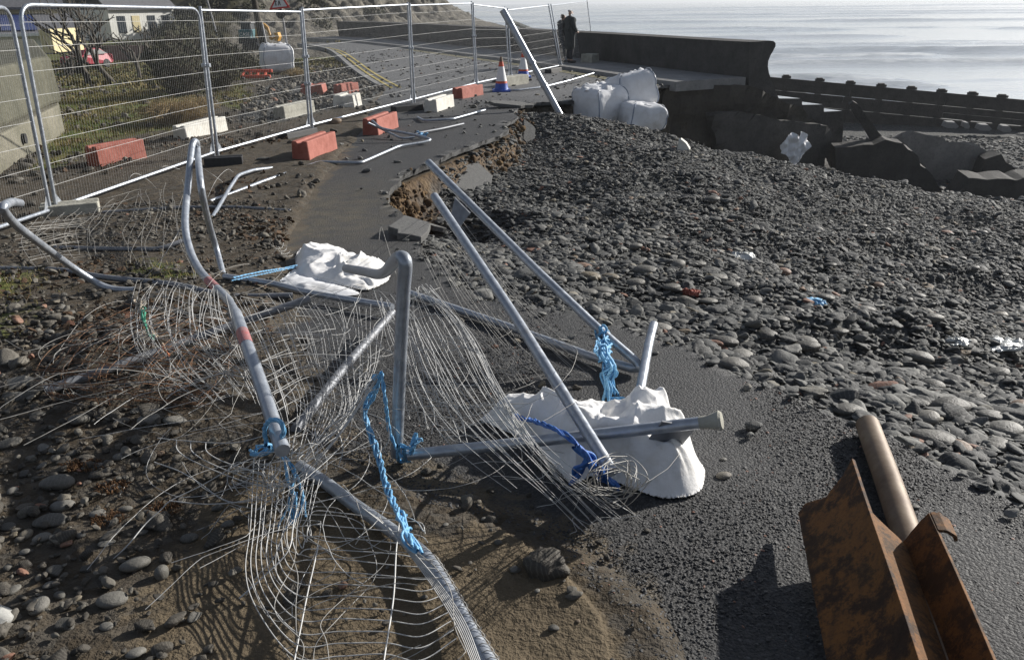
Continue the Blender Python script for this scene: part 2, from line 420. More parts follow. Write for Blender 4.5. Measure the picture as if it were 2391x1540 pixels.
# ------------------------------------------------------------------ asphalt slab with a broken edge
def slab(name, inside, rows, cols, ztop, thick, mat, extra=None):
    X, Y, Fq = fan(rows, cols)
    s = inside(X, Y)
    cell = np.maximum((rows[:, None] * .8 + 1.3) * 2 / cols, np.gradient(rows)[:, None]) * 1.05
    e = 1e-3; gx = (inside(X + e, Y) - s) / e; gy = (inside(X, Y + e) - s) / e
    near = np.abs(s) < cell
    X2 = np.where(near, X - gx * s, X); Y2 = np.where(near, Y - gy * s, Y); s2 = np.where(near, 0, s)
    keep = (s2.ravel()[Fq] >= -1e-9).all(1); Fq = Fq[keep]
    used = np.unique(Fq); rm = np.full(X.size, -1); rm[used] = np.arange(len(used))
    V = np.stack([X2.ravel()[used], Y2.ravel()[used]], -1); Z = ztop(V[:, 0], V[:, 1]); Fq = rm[Fq]
    n = len(V)
    E = np.sort(np.vstack([Fq[:, [0, 1]], Fq[:, [1, 2]], Fq[:, [2, 3]], Fq[:, [3, 0]]]), 1); Ed = np.vstack([Fq[:, [0, 1]], Fq[:, [1, 2]], Fq[:, [2, 3]], Fq[:, [3, 0]]])
    key = E[:, 0] * (n + 1) + E[:, 1]; u, inv, cnt = np.unique(key, return_inverse=True, return_counts=True)
    B = Ed[cnt[inv] == 1]
    bv = np.unique(B); bm = np.full(n, -1); bm[bv] = np.arange(len(bv)) + n
    Vb = V[bv] + rng.uniform(-.008, .008, (len(bv), 2)); Zb = Z[bv] - thick * rng.uniform(.9, 1.1, len(bv))
    side = np.stack([B[:, 1], B[:, 0], bm[B[:, 0]], bm[B[:, 1]]], -1)
    VV = np.vstack([np.column_stack([V, Z]), np.column_stack([Vb, Zb])])
    me = mesh_from(name, VV, np.vstack([Fq, side]), mat)
    return me
def in_road(X, Y): return np.minimum(sdist(ASPH, X, Y), -sdist(SEAPOLY, X, Y))
r2 = np.concatenate([np.geomspace(0.72, 30, 330), np.geomspace(30.3, 60, 50)])
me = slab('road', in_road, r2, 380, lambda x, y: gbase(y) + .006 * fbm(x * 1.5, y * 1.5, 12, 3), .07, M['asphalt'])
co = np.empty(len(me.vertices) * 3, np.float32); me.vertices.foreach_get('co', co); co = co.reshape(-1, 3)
da = me.attributes.new('grazing_light', 'FLOAT', 'POINT')
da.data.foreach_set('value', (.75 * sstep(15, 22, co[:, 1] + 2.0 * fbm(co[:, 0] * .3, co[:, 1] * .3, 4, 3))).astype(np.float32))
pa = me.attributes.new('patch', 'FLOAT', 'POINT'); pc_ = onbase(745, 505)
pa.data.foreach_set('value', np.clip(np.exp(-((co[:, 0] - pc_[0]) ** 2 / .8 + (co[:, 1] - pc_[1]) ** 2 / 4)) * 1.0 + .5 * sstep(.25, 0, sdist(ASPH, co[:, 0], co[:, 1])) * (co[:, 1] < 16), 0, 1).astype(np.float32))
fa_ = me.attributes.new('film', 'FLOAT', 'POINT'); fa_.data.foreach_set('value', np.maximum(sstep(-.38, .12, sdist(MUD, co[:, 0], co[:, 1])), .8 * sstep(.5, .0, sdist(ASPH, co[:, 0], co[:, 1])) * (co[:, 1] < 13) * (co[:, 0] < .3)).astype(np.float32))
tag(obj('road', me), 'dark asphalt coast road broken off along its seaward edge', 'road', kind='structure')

# kerbs, footpath, yellow lines
def along(line, off, z):
    L = np.array(line, float); T = np.gradient(L, axis=0); T /= np.linalg.norm(T, axis=1)[:, None]
    N = np.stack([T[:, 1], -T[:, 0]], -1)
    return np.column_stack([L + N * off, np.full(len(L), z)])
def ribbon(line, o1, o2, z1, z0=None):
    """strip between two offsets, with sides down to z0 when given"""
    A, B = along(line, o1, z1), along(line, o2, z1); n = len(A); mb = MB()
    mb.add(np.vstack([A, B]), [(i, i + 1, n + i + 1, n + i) for i in range(n - 1)])
    if z0 is not None:
        for Q in (A, B):
            D = Q.copy(); D[:, 2] = z0; mb.add(np.vstack([Q, D]), [(i, i + 1, n + i + 1, n + i) for i in range(n - 1)])
        for k in (0, n - 1):
            q = np.array([A[k], B[k], [B[k][0], B[k][1], z0], [A[k][0], A[k][1], z0]]); mb.add(q, [(0, 1, 2, 3)])
    return mb
wl = spline(np.array([[*p, 0] for p in wall_line]), 6)[:, :2]
M['kerb'] = m_concrete('kerb_stone', (.2, .2, .2), (.3, .295, .285))
tag(ribbon(wl, -2.35, -0.05, .11, -.15).build('footpath', M['pave'], smooth=False), 'raised concrete footpath along the sea wall', 'footpath', kind='structure')
tag(ribbon(wl, -2.5, -2.353, .105, -.15).build('kerb', M['kerb'], smooth=False), 'kerb stones edging the footpath', 'kerb', kind='structure')
lk = spline(np.array([[*onbase(*p)[:2], 0] for p in [(893, 207), (862, 188), (828, 164), (780, 124), (745, 113), (700, 106)]]), 5)[:, :2]
tag(ribbon(lk, -.15, 0.0, .12, -.1).build('kerb', M['kerb'], smooth=False), 'kerb stones on the landward side of the road', 'kerb', kind='structure')
M['yellow'] = simple('yellow_paint', (.48, .38, .09), (.36, .29, .09), 3, .7)
M['yellowpale'] = simple('worn_yellow_paint', (.42, .38, .2), (.3, .27, .15), 3, .7)
ym = MB()
for a in (.22, .44): b = ribbon(lk[:-3], a, a + .08, .012); ym.v += b.v; ym.f += [[i + ym.n for i in f] for f in b.f]; ym.mi += b.mi; ym.n += b.n
tag(ym.build('road_marking', M['yellow'], smooth=False), 'double yellow lines along the landward kerb', 'road marking', kind='structure')
ym = MB()
for a in (-2.75, -2.98): b = ribbon(wl[2:20], a - .08, a, .012); ym.v += b.v; ym.f += [[i + ym.n for i in f] for f in b.f]; ym.mi += b.mi; ym.n += b.n
tag(ym.build('road_marking', M['yellowpale'], smooth=False), 'worn double yellow lines beside the footpath kerb', 'road marking', kind='structure')

# ------------------------------------------------------------------ sea
def m_sea():
    t = NT('sea_water'); p = t.pos()
    mp = t.n('Mapping'); mp.inputs['Scale'].default_value = (.35, 1.0, 1.0); t.l(p, mp.inputs[0]); v = mp.outputs[0]
    n1 = t.noise(v, .55, 6, .6); n2 = t.noise(v, 3.0, 4, .6); nb = t.noise(v, .02, 3, .5)
    foam = t.attr('foam')
    c = t.mix(t.mr(nb, .35, .65), (.36, .40, .43), (.50, .53, .55))
    c = t.mix(t.math('MULTIPLY', foam, t.mr(t.noise(v, 1.2, 5, .7), .4, .62)), c, (.85, .87, .88))
    b = t.bump(n1, .16, .5); b = t.bump(n2, .12, .12, b)
    return t.fin(c, t.mr(foam, 0, 1, .12, .6), 0, b, .6)
M['sea'] = m_sea()
rows = np.geomspace(24, 6000, 520)
X, Y, Fq = fan(rows, 160, .95, 10)
X = X + 10; Z = np.full(X.shape, -3.75); FO = np.zeros(X.shape)
wr = np.random.default_rng(5)
yw = 52.0
while yw < 900:
    ph, amp = wr.uniform(0, 100), wr.uniform(.3, .6) * (1 + yw / 900); wd = .012 * yw + .8
    yc = yw + fbm(X / (yw * .4) + ph, X * 0, 2, 3) * yw * .07 - .03 * X
    pres = sstep(-.35, .25, fbm(X / (yw * .25) + ph * 3, X * 0, 6, 3))
    d = Y - yc
    pr = np.where(d < 0, np.exp(-(d / (wd * .5)) ** 2), np.exp(-(d / (wd * 1.4)) ** 2)) * pres
    Z += amp * pr; FO = np.maximum(FO, np.where(pres > .4, np.exp(-((d + wd * .25) / (wd * .45)) ** 2), 0) * wr.uniform(.2, 1))
    yw *= wr.uniform(1.08, 1.22)
Z += .05 * fbm(X * .12, Y * .35, 60, 4) * sstep(300, 100, Y)
me = mesh_from('sea', np.stack([X, Y, Z], -1), Fq, M['sea'], True)
fa = me.attributes.new('foam', 'FLOAT', 'POINT'); fa.data.foreach_set('value', FO.astype(np.float32).ravel())
tag(obj('sea', me), 'bright rippled sea with lines of small breaking waves', 'sea', kind='structure')

# ------------------------------------------------------------------ hill and cliffs
def m_hill():
    t = NT('hillside'); p = t.pos(); rk = t.attr('rock')
    n1 = t.noise(p, .25, 6, .7); n2 = t.noise(p, 1.6, 6, .7)
    scrub = t.ramp(n2, [(.3, (.022, .022, .014)), (.55, (.055, .052, .03)), (.8, (.10, .09, .05))])
    scrub = t.mix(t.mr(n1, .5, .7), scrub, (.09, .075, .04))
    mp = t.n('Mapping'); mp.inputs['Scale'].default_value = (1, 1, .25); t.l(p, mp.inputs[0])
    n3 = t.noise(mp.outputs[0], .8, 7, .75)
    rock = t.ramp(n3, [(.3, (.05, .047, .042)), (.5, (.15, .14, .12)), (.7, (.27, .245, .2))])
    c = t.mix(t.mr(t.math('ADD', rk, t.mr(n2, .3, .7, -.25, .25)), .4, .6), scrub, rock)
    b = t.bump(t.math('ADD', n2, n3), .8, .5)
    return t.fin(c, .95, 0, b, .1)
M['hill'] = m_hill()
FOOT = np.array([(-90, 118), (-46, 112), (-35, 96), (-24, 60), (-16, 66), (-10, 84), (-6.5, 96), (-4.0, 120), (-8, 150), (-20, 300), (-200, 300), (-200, 118)], float)
hx = np.concatenate([np.linspace(-95, -45, 60), np.linspace(-44.5, 8, 330)]); hy = np.concatenate([np.linspace(50, 110, 240), np.linspace(111, 190, 60)])
X, Y = np.meshgrid(hx, hy)
rag = 1.6 * fbm(X * .18, Y * .18, 14, 4)
d = sdist(FOOT, X, Y) + rag
cl = sstep(-24, -17, X)                       # cliffs to the right, scrub slope to the left
rub = np.where(d < 0, d * .22, d * .42)
rub = np.maximum(rub, -4.2)
cn = fbm(X * .55 + Y * .55, X * .1, 44, 4)
cliff = 3.2 * sstep(5.5 + 1.2 * cn, 6.3 + 1.2 * cn, d) + 9.0 * sstep(9 + 1.8 * cn, 11.5 + 1.8 * cn, d) + 1.2 * fbm(X * .8, Y * .8, 91, 4)
slope = np.maximum(d, -8) * .5 + .8 * fbm(X * .35, Y * .35, 66, 5) * sstep(-2, 3, d)
Z = (rub + cliff * sstep(-1, 3, d)) * cl + slope * (1 - cl)
Z = np.where(X < -23, np.minimum(Z, 4.5 + .6 * fbm(X * .3, Y * .3, 8, 3)), Z)
Z = np.minimum(Z, 8.5 + .8 * fbm(X * .3, Y * .3, 18, 3))
Z = np.where(d < 0, np.minimum(Z, np.where(cl > .5, d * .35 + .0, d * .5)), Z) + .12 * fbm(X * 1.6, Y * 1.6, 23, 4) * (d > -6)
hill_x, hill_y, hill_z, hill_c = hx, hy, Z, cl
nx, ny = len(hx), len(hy); i = np.arange(ny - 1)[:, None] * nx; j = np.arange(nx - 1)[None]
Fq = np.stack([i + j, i + j + 1, i + j + 1 + nx, i + j + nx], -1).reshape(-1, 4)
me = mesh_from('hill', np.stack([X, Y, Z], -1), Fq, M['hill'], True)
ra = me.attributes.new('rock', 'FLOAT', 'POINT'); ra.data.foreach_set('value', np.clip(cl * sstep(12.5, 10, d) + .25 * sstep(.2, .6, cn), 0, 1).astype(np.float32).ravel())
tag(obj('hill', me), 'scrubby hillside turning into rocky sea cliffs', 'hill', kind='structure')
# farther headland fading out to sea
hx = np.linspace(-330, -22, 160); hy = np.linspace(330, 460, 40); X, Y = np.meshgrid(hx, hy)
d = -(X + 26 + .1 * (Y - 330)) * .9
Z = -5 + np.minimum(np.maximum(d, 0) * .42, 60) * sstep(330, 372, Y + 6 * fbm(X * .03, Y * .03, 3, 3)) + 2.5 * fbm(X * .05, Y * .05, 11, 4) * sstep(0, 20, d)
nx, ny = len(hx), len(hy); i = np.arange(ny - 1)[:, None] * nx; j = np.arange(nx - 1)[None]
me = mesh_from('headland', np.stack([X, Y, Z], -1), np.stack([i + j, i + j + 1, i + j + 1 + nx, i + j + nx], -1).reshape(-1, 4), M['hill'], True)
tag(obj('headland', me), 'distant headland sloping down to the sea', 'headland', kind='structure')

# ------------------------------------------------------------------ sea wall, with its broken end
def onplane(px, py, q=WQ, a=WA):
    """(seaward distance, height) on the vertical plane of the wall's broken end"""
    d = ray(px, py); n = np.array([-a[1], a[0]]); t = ((q - CAM[:2]) @ n) / (d[:2] @ n); p = CAM + d * t
    return float((p[:2] - q) @ a), float(p[2])
PAR = [onplane(*p) for p in [(1749, 196), (1749, 98), (1770, 97.5), (1795, 95), (1806, 96), (1811, 101), (1811, 108), (1806, 118), (1799, 130), (1794, 143), (1793, 156), (1796, 172), (1802, 188), (1808, 206), (1820, 233)]]
LOW = [onplane(*p) for p in [(1820, 230), (1869, 230), (1873, 233), (1873, 245), (1920, 244), (1924, 247), (1924, 261), (1966, 259), (1972, 263), (1969, 300), (1966, 350), (1962, 411), (1958, 460)]]
def prism_along(prof, line, name, mat, parent, base, rag_end=0.0):
    L = np.array(line, float); T = np.gradient(L, axis=0); T /= np.linalg.norm(T, axis=1)[:, None]; T[0] = WW
    N = np.stack([T[:, 1], -T[:, 0]], -1); k = len(prof); V = []
    for i in range(len(L)):
        for s, z in prof: V.append([L[i][0] + N[i][0] * s, L[i][1] + N[i][1] * s, z])
    V = np.array(V)
    Fc = [(i * k + a, i * k + (a + 1) % k, (i + 1) * k + (a + 1) % k, (i + 1) * k + a) for i in range(len(L) - 1) for a in range(k)]
    Fc += [tuple(range(k)), tuple((len(L) - 1) * k + a for a in range(k))[::-1]]
    me = mesh_from(name, V - np.asarray(base), Fc, mat, False); o = obj(name, me, parent)
    bm = bmesh.new(); bm.from_mesh(me); bmesh.ops.recalc_face_normals(bm, faces=bm.faces); bm.to_mesh(me); bm.free()
    return o
wl3 = spline(np.array([[*p, 0] for p in wall_line]), 8)[:, :2]
wbase = np.array([WQ[0], WQ[1], 0.0])
sw = empty('sea_wall', wbase, 'dark concrete sea wall with curved top, snapped off at its near end', 'sea wall')
ztoe = LOW[0][1]
prism_along(PAR + [(PAR[0][0], ztoe - .3)], wl3, 'parapet', M['wall'], sw, wbase)
prism_along([(PAR[0][0] + .02, ztoe - .303)] + [(PAR[-1][0] - .01, ztoe - .303)] + [(LOW[0][0], LOW[0][1])] + LOW[1:] + [(0.02, LOW[-1][1])], wl3[:30], 'stepped_apron', M['wall'], sw, wbase)
_ap = [o_ for o_ in bpy.data.objects if o_.name.startswith('stepped_apron')][0]; M['wet'] = simple('wet_concrete_sky_sheen', (.25, .26, .27), (.35, .36, .37), 5, .22, bump=.1); _ap.data.materials.append(M['wet'])  # wet treads, with the bright sky reflection also put into a paler colour
for pf in _ap.data.polygons: pf.material_index = 1 if pf.normal.z > .7 else 0
# rough broken concrete and fill under the footpath, seen end-on
def rubble_face(pts_px, back, name, mat, parent, base, amp=.18, res=34, q=WQ, off=0.0):
    """vertical broken face following a picture outline, given real thickness going back along the wall"""
    P = np.array([onplane(*p) for p in pts_px]); lo, hi = P.min(0), P.max(0)
    us, vs = np.linspace(lo[0], hi[0], res), np.linspace(lo[1], hi[1], res); U, Vv = np.meshgrid(us, vs)
    ins = sdist(P, U, Vv); dep = amp * fbm(U * 1.4, Vv * 1.8, 61, 4) + off - .25 * sstep(.12, .0, ins)
    gv, gu = np.gradient(ins, vs, us); cell = max(us[1] - us[0], vs[1] - vs[0]) * 1.1; nr = np.abs(ins) < cell
    jr = .05 * fbm(U * 3, Vv * 3, 17, 3)
    U = np.where(nr, U - gu * (ins + jr), U); Vv = np.where(nr, Vv - gv * (ins + jr), Vv); keepv = np.where(nr, 0, ins) > -1e-9
    V = np.stack([q[0] + WA[0] * U - WW[0] * dep, q[1] + WA[1] * U - WW[1] * dep, Vv], -1).reshape(-1, 3)
    i = np.arange(res - 1)[:, None] * res; j = np.arange(res - 1)[None]
    Fq = np.stack([i + j, i + j + 1, i + j + 1 + res, i + j + res], -1).reshape(-1, 4)
    Fq = Fq[keepv.ravel()[Fq].all(1)]
    bm = bmesh.new(); vv = [bm.verts.new(v - base) for v in V]
    for f in Fq: bm.faces.new([vv[a] for a in f])
    for v in [v for v in bm.verts if not v.link_faces]: bm.verts.remove(v)
    be = [e for e in bm.edges if e.is_boundary]
    r = bmesh.ops.extrude_edge_only(bm, edges=be)
    for v in [g for g in r['geom'] if isinstance(g, bmesh.types.BMVert)]: v.co += Vector((WW[0] * back, WW[1] * back, 0))
    bmesh.ops.recalc_face_normals(bm, faces=bm.faces)
    me = bpy.data.meshes.new(name); bm.to_mesh(me); bm.free(); me.materials.append(mat)
    return obj(name, me, parent)
M['fill'] = m_concrete('broken_fill', (.032, .029, .025), (.07, .062, .05))
rubble_face([(1545, 199), (1650, 197), (1752, 199), (1820, 236), (1872, 250), (1880, 262), (1905, 292), (1910, 440), (1760, 420), (1540, 330)], 2.2, 'broken_footing', M['fill'], sw, wbase, off=.12)
rubble_face([(1640, 262), (1700, 258), (1800, 275), (1920, 292), (1918, 440), (1800, 420), (1660, 372)], 1.0, 'footing_block', M['wall'], sw, wbase, amp=.05, res=26, off=.42)

# ------------------------------------------------------------------ timber groyne on the beach
M['timber'] = simple('wet_timber', (.035, .031, .027), (.06, .054, .046), 3, .8, bump=.6, dist=.03)
gA, gB = atY(1760, 176, 39.0), atY(2560, 248, 36.0); gdir = (gB - gA); gdir[2] = 0; GLs = np.linalg.norm(gdir); gdir /= GLs
gbase_ = np.array([gA[0], gA[1], -3.4])
gr = empty('groyne', gbase_, 'long dark timber groyne with square post heads crossing the beach', 'groyne')
slope_z = (gB[2] - gA[2]) / GLs
ga = math.atan2(gdir[1], gdir[0]); gt = -math.atan(slope_z)
mb = MB()
for k in range(8):
    off = -.15 - k * .285
    for s0 in np.arange(0, GLs - 4, 4.1):
        c = gA + gdir * (s0 + 2.02 + .25 * (k % 2)) + np.array([0, 0, slope_z * (s0 + 2.02) + off + (rng.uniform(-.01, .01) if k == 3 and 8 < s0 < 22 else 0)])
        mb.box(c, (4.098, .09, .284 - (.055 if k == 3 and 8 < s0 < 22 else 0)), (0, gt, ga))
mb.build('plank_wall', M['timber'], gr, gbase_, smooth=False)
for px in (1835, 1914, 1987, 2060, 2132, 2204, 2278, 2349, 2420, 2490):
    d0 = ray(px, 210); t = np.cross(np.append(gA[:2] - CAM[:2], 0), np.append(gdir[:2], 0))[2] / np.cross(d0, gdir)[2]
    c = CAM + d0 * t; s0 = (c - gA) @ gdir; zt_ = gA[2] + slope_z * s0
    mb = MB().box((c[0], c[1] + .2, (zt_ + .14 - 3.6) / 2), (.26, .26, zt_ + .14 + 3.6), (0, 0, ga), taper=.97)
    mb.box((c[0] + .02, c[1] + .2, zt_ + .04), (.38, .34, .1), (0, 0, ga))
    mb.build('post', M['timber'], gr, gbase_, smooth=False)
# ------------------------------------------------------------------ object materials
def m_galv(name, a=(.30, .33, .38), b=(.44, .47, .51), metal=.5, rough=.36):
    t = NT(name); v = t.oco(); n = t.noise(v, 22, 4, .65); n2 = t.noise(v, 3.5, 4, .7)
    c = t.mix(t.mr(n, .35, .65), a, b); c = t.mix(t.mr(n2, .58, .74, 0, .6), c, (.16, .15, .135))
    return t.fin(c, t.mr(n, .3, .7, rough - .08, rough + .12), metal, t.bump(n, .12, .002))
M['galv'] = m_galv('galvanised_tube')
M['galv_dull_shade'] = m_galv('dull_shaded_galvanised_tube', (.17, .18, .20), (.27, .28, .30), .4, .55)  # dull tubes, and one tube whose shade is put into the colour
M['wire'] = m_galv('galvanised_wire', (.42, .42, .41), (.58, .58, .57), .15, .5)
M['wireold'] = m_galv('dull_wire', (.28, .27, .25), (.42, .41, .385), .12, .55)
M['rustwire'] = simple('rusty_wire', (.13, .06, .028), (.28, .16, .09), 30, .8)
M['rust'] = None
def m_rust():
    t = NT('rusty_steel'); v = t.oco(); n = t.noise(v, 7, 9, .8); n2 = t.noise(v, 26, 5, .7); n3 = t.noise(v, 1.2, 4, .6)
    c = t.ramp(n, [(.28, (.016, .010, .007)), (.46, (.05, .026, .014)), (.55, (.22, .095, .026)), (.66, (.09, .042, .018)), (.80, (.42, .25, .10))])
    c = t.mix(t.mr(n2, .5, .72, 0, .55), c, (.05, .03, .022)); c = t.mix(t.mr(n3, .52, .68, 0, .35), c, (.12, .075, .035))
    return t.fin(c, .8, .1, t.bump(t.math('ADD', n, n2), .5, .006), .3)
M['rust'] = m_rust()
def m_tubebrown():
    t = NT('weathered_pipe'); v = t.oco(); n = t.noise(v, 4, 6, .7); n2 = t.noise(v, 40, 4, .6)
    c = t.ramp(n, [(.3, (.085, .05, .03)), (.5, (.17, .125, .085)), (.7, (.25, .205, .15))])
    return t.fin(t.mix(t.mr(n2, .5, .75, 0, .5), c, (.12, .075, .04)), .6, .25, t.bump(n2, .2, .003))
M['pipe'] = m_tubebrown()
M['rope'] = simple('blue_rope', (.10, .32, .58), (.25, .52, .76), 60, .6, bump=.5, dist=.004)
M['ropedark'] = simple('dark_blue_webbing', (.03, .10, .38), (.06, .2, .55), 60, .6)
M['redblock'] = simple('red_moulded_block', (.27, .07, .045), (.40, .135, .10), 7, .75, bump=.3)
M['whiteblock'] = simple('pale_concrete_block', (.55, .53, .47), (.72, .70, .64), 6, .8, bump=.35, dist=.02)
M['greyblock'] = simple('grey_concrete_block', (.27, .26, .22), (.42, .41, .35), 6, .85, bump=.4, dist=.02)
M['rubber'] = simple('black_rubber', (.014, .014, .015), (.028, .028, .03), 20, .6, bump=.2)
M['paintred'] = simple('faded_red_paint', (.42, .13, .13), (.36, .22, .22), 30, .55, .3)
def m_sack(name, a, b, trans=.0):
    t = NT(name); v = t.oco(); n = t.noise(v, 3.5, 5, .65); w = t.n('TexWave'); w.inputs['Scale'].default_value = 60; t.l(v, w.inputs[0])
    n2 = t.noise(v, 11, 5, .62)
    c = t.mix(t.mr(n, .42, .7), a, b); c = t.mix(t.mr(t.noise(v, 1.7, 6, .75), .56, .74, 0, .5), c, (.42, .37, .29))
    nr = t.bump(t.math('ADD', n2, t.math('MULTIPLY', w.outputs[1], .03)), .3, .02)
    return t.fin(c, .55, 0, nr, .35)
M['sack'] = m_sack('white_woven_sack', (.88, .87, .86), (.80, .785, .75))
M['bag'] = m_sack('white_bulk_bag', (.74, .75, .77), (.62, .62, .63))
M['cone_orange'] = simple('cone_red', (.5, .06, .03), (.6, .1, .04), 8, .5); M['cone_white'] = simple('cone_white', (.68, .68, .68), (.8, .8, .8), 8, .5)
M['cone_blue'] = simple('cone_blue', (.02, .07, .36), (.03, .10, .46), 8, .5); M['cone_top'] = simple('cone_dirty_top', (.10, .07, .05), (.2, .13, .08), 12, .7)

def PT(p):
    return atD(p[0], p[1], p[3]) if len(p) > 3 else onbase(*p)

# ------------------------------------------------------------------ standing fence panels
def quadpt(C, u, v):
    bl, br, tl, tr = C
    return (1 - v)[..., None] * ((1 - u)[..., None] * bl + u[..., None] * br) + v[..., None] * ((1 - u)[..., None] * tl + u[..., None] * tr)
PANEL_LABEL = [
    'mesh fence panel with rounded top corner, cut by the edge beside the mossy concrete structure',
    'tall round-cornered mesh fence panel in front of the mossy concrete structure and bare trees',
    'mesh fence panel next to the rounded one, with the upright white bag behind it',
    'mesh fence panel with the double yellow lines and red blocks seen through it',
    'mesh fence panel standing across the road, white block at its foot',
    'narrow-looking mesh fence panel behind the large traffic cone',
    'mesh fence panel crossed by the big leaning pipe',
    'last mesh fence panel, leaning, reaching the sea wall where two people stand']
def fence_panel(idx, bl, tl, br, tr, rounded, foot=True, clip=None, wire=1.0):
    B0, B1 = onbase(*bl, .10), onbase(*br, .10)
    T0, T1 = atY(*tl, B0[1]), atY(*tr, B1[1])
    base = (B0 + B1) / 2; base[2] = zground(base[0], base[1])
    e = empty('mesh_fence', base, PANEL_LABEL[idx], 'mesh fence', 'mesh fence panels standing in a row')
    C = (B0, B1, T0, T1); up0, up1 = (T0 - B0) / np.linalg.norm(T0 - B0), (T1 - B1) / np.linalg.norm(T1 - B1)
    F0, F1 = B0 - up0 * .08, B1 - up1 * .08
    mb = MB(); r = .0205
    if rounded: mb.tube(kinked([F0, T0, T1, F1], .2, 9), r, 10)
    else:
        mb.tube([F0, T0 + up0 * .05], r, 10); mb.tube([F1, T1 + up1 * .05], r, 10); mb.tube([T0, T1], r * .75, 8)
    mb.tube([B0, B1], r * .9, 8)
    mb.build('frame', M['galv'], e, base)
    L = np.linalg.norm(B1 - B0); n = int(L / .046); P = []
    ed = .12 if rounded else .03
    for k in range(1, n):
        u = np.full(2, k / n); P.append(quadpt(C, u, np.array([0.0, 1.0])))
    V, Fq = wires(P, .00105 * wire, 3); P2 = []
    for k in range(1, 9):
        v = k / 8.7; uu = np.linspace(0, 1, 14)
        Q = quadpt(C, uu, np.full(14, v)); Q[:, 2] += .0015 * np.sin(uu * 7 + k); P2.append(Q)
    V2, F2 = wires(P2, .0023 * wire, 4)
    me = mesh_from('wire_infill', np.vstack([V, V2]) - base, np.vstack([Fq, F2 + len(V)]), M['wire']); obj('wire_infill', me, e)
    if clip:
        for v in clip:
            mb = MB(); c = B1 + (T1 - B1) * v; mb.box(c + np.array([.03, -.02, 0]), (.12, .06, .05)); mb.lathe([(.012, -.02), (.018, 0), (.012, .02)], c + np.array([.03, -.06, 0]), 8, axis=(0, 1, 0))
            mb.build('coupler', M['galv'], e, base, smooth=False, bevel=.006)
    for q, sg in ((B0, 1), (B1, -1)):
        mb = MB(); dr = (B1 - B0) / L * sg
        mb.add(np.array([q + dr * .02, q + dr * .13, q + dr * .02 + np.array([0, 0, .16]), q + dr * .02 + np.array([.0, .006, 0]), q + dr * .13 + np.array([.0, .006, 0]), q + dr * .02 + np.array([0, .006, .16])]), [(0, 1, 2), (5, 4, 3), (0, 3, 4, 1), (1, 4, 5, 2), (2, 5, 3, 0)])
        mb.build('gusset', M['galv'], e, base, smooth=False)
    return C
fence_panel(0, (-330, 640), (-425, 8), (117, 490), (21, 18), True, wire=1.0)
fence_panel(1, (131, 484), (42, 11), (499, 356), (463, 20), True, clip=[.62])
fence_panel(2, (508, 353), (468, 24), (722, 293), (702, 28), False, clip=[.62, .38])
fence_panel(3, (729, 291), (706, 24), (962, 232), (952, 11), False, clip=[.55])
fence_panel(4, (968, 231), (957, 13), (1110, 194), (1101, 8), False, clip=[.6])
fence_panel(5, (1114, 193), (1105, 11), (1189, 177), (1179, 20), False)
fence_panel(6, (1194, 176), (1185, 24), (1307, 153), (1281, 13), False, clip=[.6])
fence_panel(7, (1311, 153), (1287, 13), (1386, 124), (1371, 3), False)

# ------------------------------------------------------------------ blocks and feet
def block(p1, p2, depth, h, mat, label, cat='block', name='ballast_block', group=None, zoff=0.0, groove=True, length=None):
    A, B = onbase(*p1, zoff), onbase(*p2, zoff); u = B - A; u[2] = 0; L = np.linalg.norm(u); u /= L
    w = np.array([-u[1], u[0], 0]);
    if w[1] < 0: w = -w
    for q in (A, B): q[2] = max(q[2], zground(q[0], q[1])) if zoff == 0 else q[2]
    z0 = min(A[2], B[2]) - .015
    if length: A = B - u * length; L = length
    if groove: sec = [(0, 0), (depth, 0), (depth * .93, h), (depth * .66, h), (depth * .6, h * .9), (depth * .4, h * .9), (depth * .34, h), (depth * .07, h)]
    else: sec = [(0, 0), (depth, 0), (depth * .97, h), (depth * .03, h)]
    xs = [0, L * .02, L * .98, L]; k = len(sec); V = []
    for i, x in enumerate(xs):
        sh = .93 if i in (0, 3) else 1
        for y, z in sec: V.append(A * [1, 1, 0] + u * x + w * (depth / 2 + (y - depth / 2) * sh) + np.array([0, 0, z0 + (z * (1 if i in (1, 2) else .985))]))
    Fc = [(i * k + a, (i + 1) * k + a, (i + 1) * k + (a + 1) % k, i * k + (a + 1) % k) for i in range(3) for a in range(k)] + [tuple(range(k)), tuple(3 * k + a for a in range(k))[::-1]]
    c = A * [1, 1, 0] + u * L / 2 + w * depth / 2 + np.array([0, 0, z0])
    o = MB().add(np.array(V) - c, Fc).build(name, mat, smooth=False, bevel=.012)
    bm = bmesh.new(); bm.from_mesh(o.data); bmesh.ops.recalc_face_normals(bm, faces=bm.faces); bm.to_mesh(o.data); bm.free()
    o.location = c
    return tag(o, label, cat, group)
GB = 'ballast blocks for the fence'
block((234, 397), (346, 375), .27, .29, M['redblock'], 'faded red block behind the rounded fence panel, nearest the mossy concrete structure', group=GB)
block((438, 332), (534, 306), .27, .26, M['whiteblock'], 'long pale block half behind the fence post with the black foot', group=GB)
block((724, 380), (790, 352), .28, .28, M['redblock'], 'bright red block on the soil edge in front of the fence, nearest the bent tube', group=GB)
block((667, 283), (738, 266), .28, .26, M['greyblock'], 'grey concrete block behind the fence left of the post with the dark foot', group=GB)
block((757, 225), (767, 220), .6, .27, M['redblock'], 'small-looking red block set end-on in the gravel behind the fence', group=GB)
block((800, 227), (840, 220), .27, .27, M['redblock'], 'red block behind the square-ended white block on the gravel', group=GB)
block((829, 256), (847, 248), .5, .28, M['whiteblock'], 'white ribbed block set end-on just behind the fence rail', group=GB)
block((884, 316), (932, 296), .3, .29, M['redblock'], 'red block on the asphalt with a bent pale tube wedged at its end', group=GB)
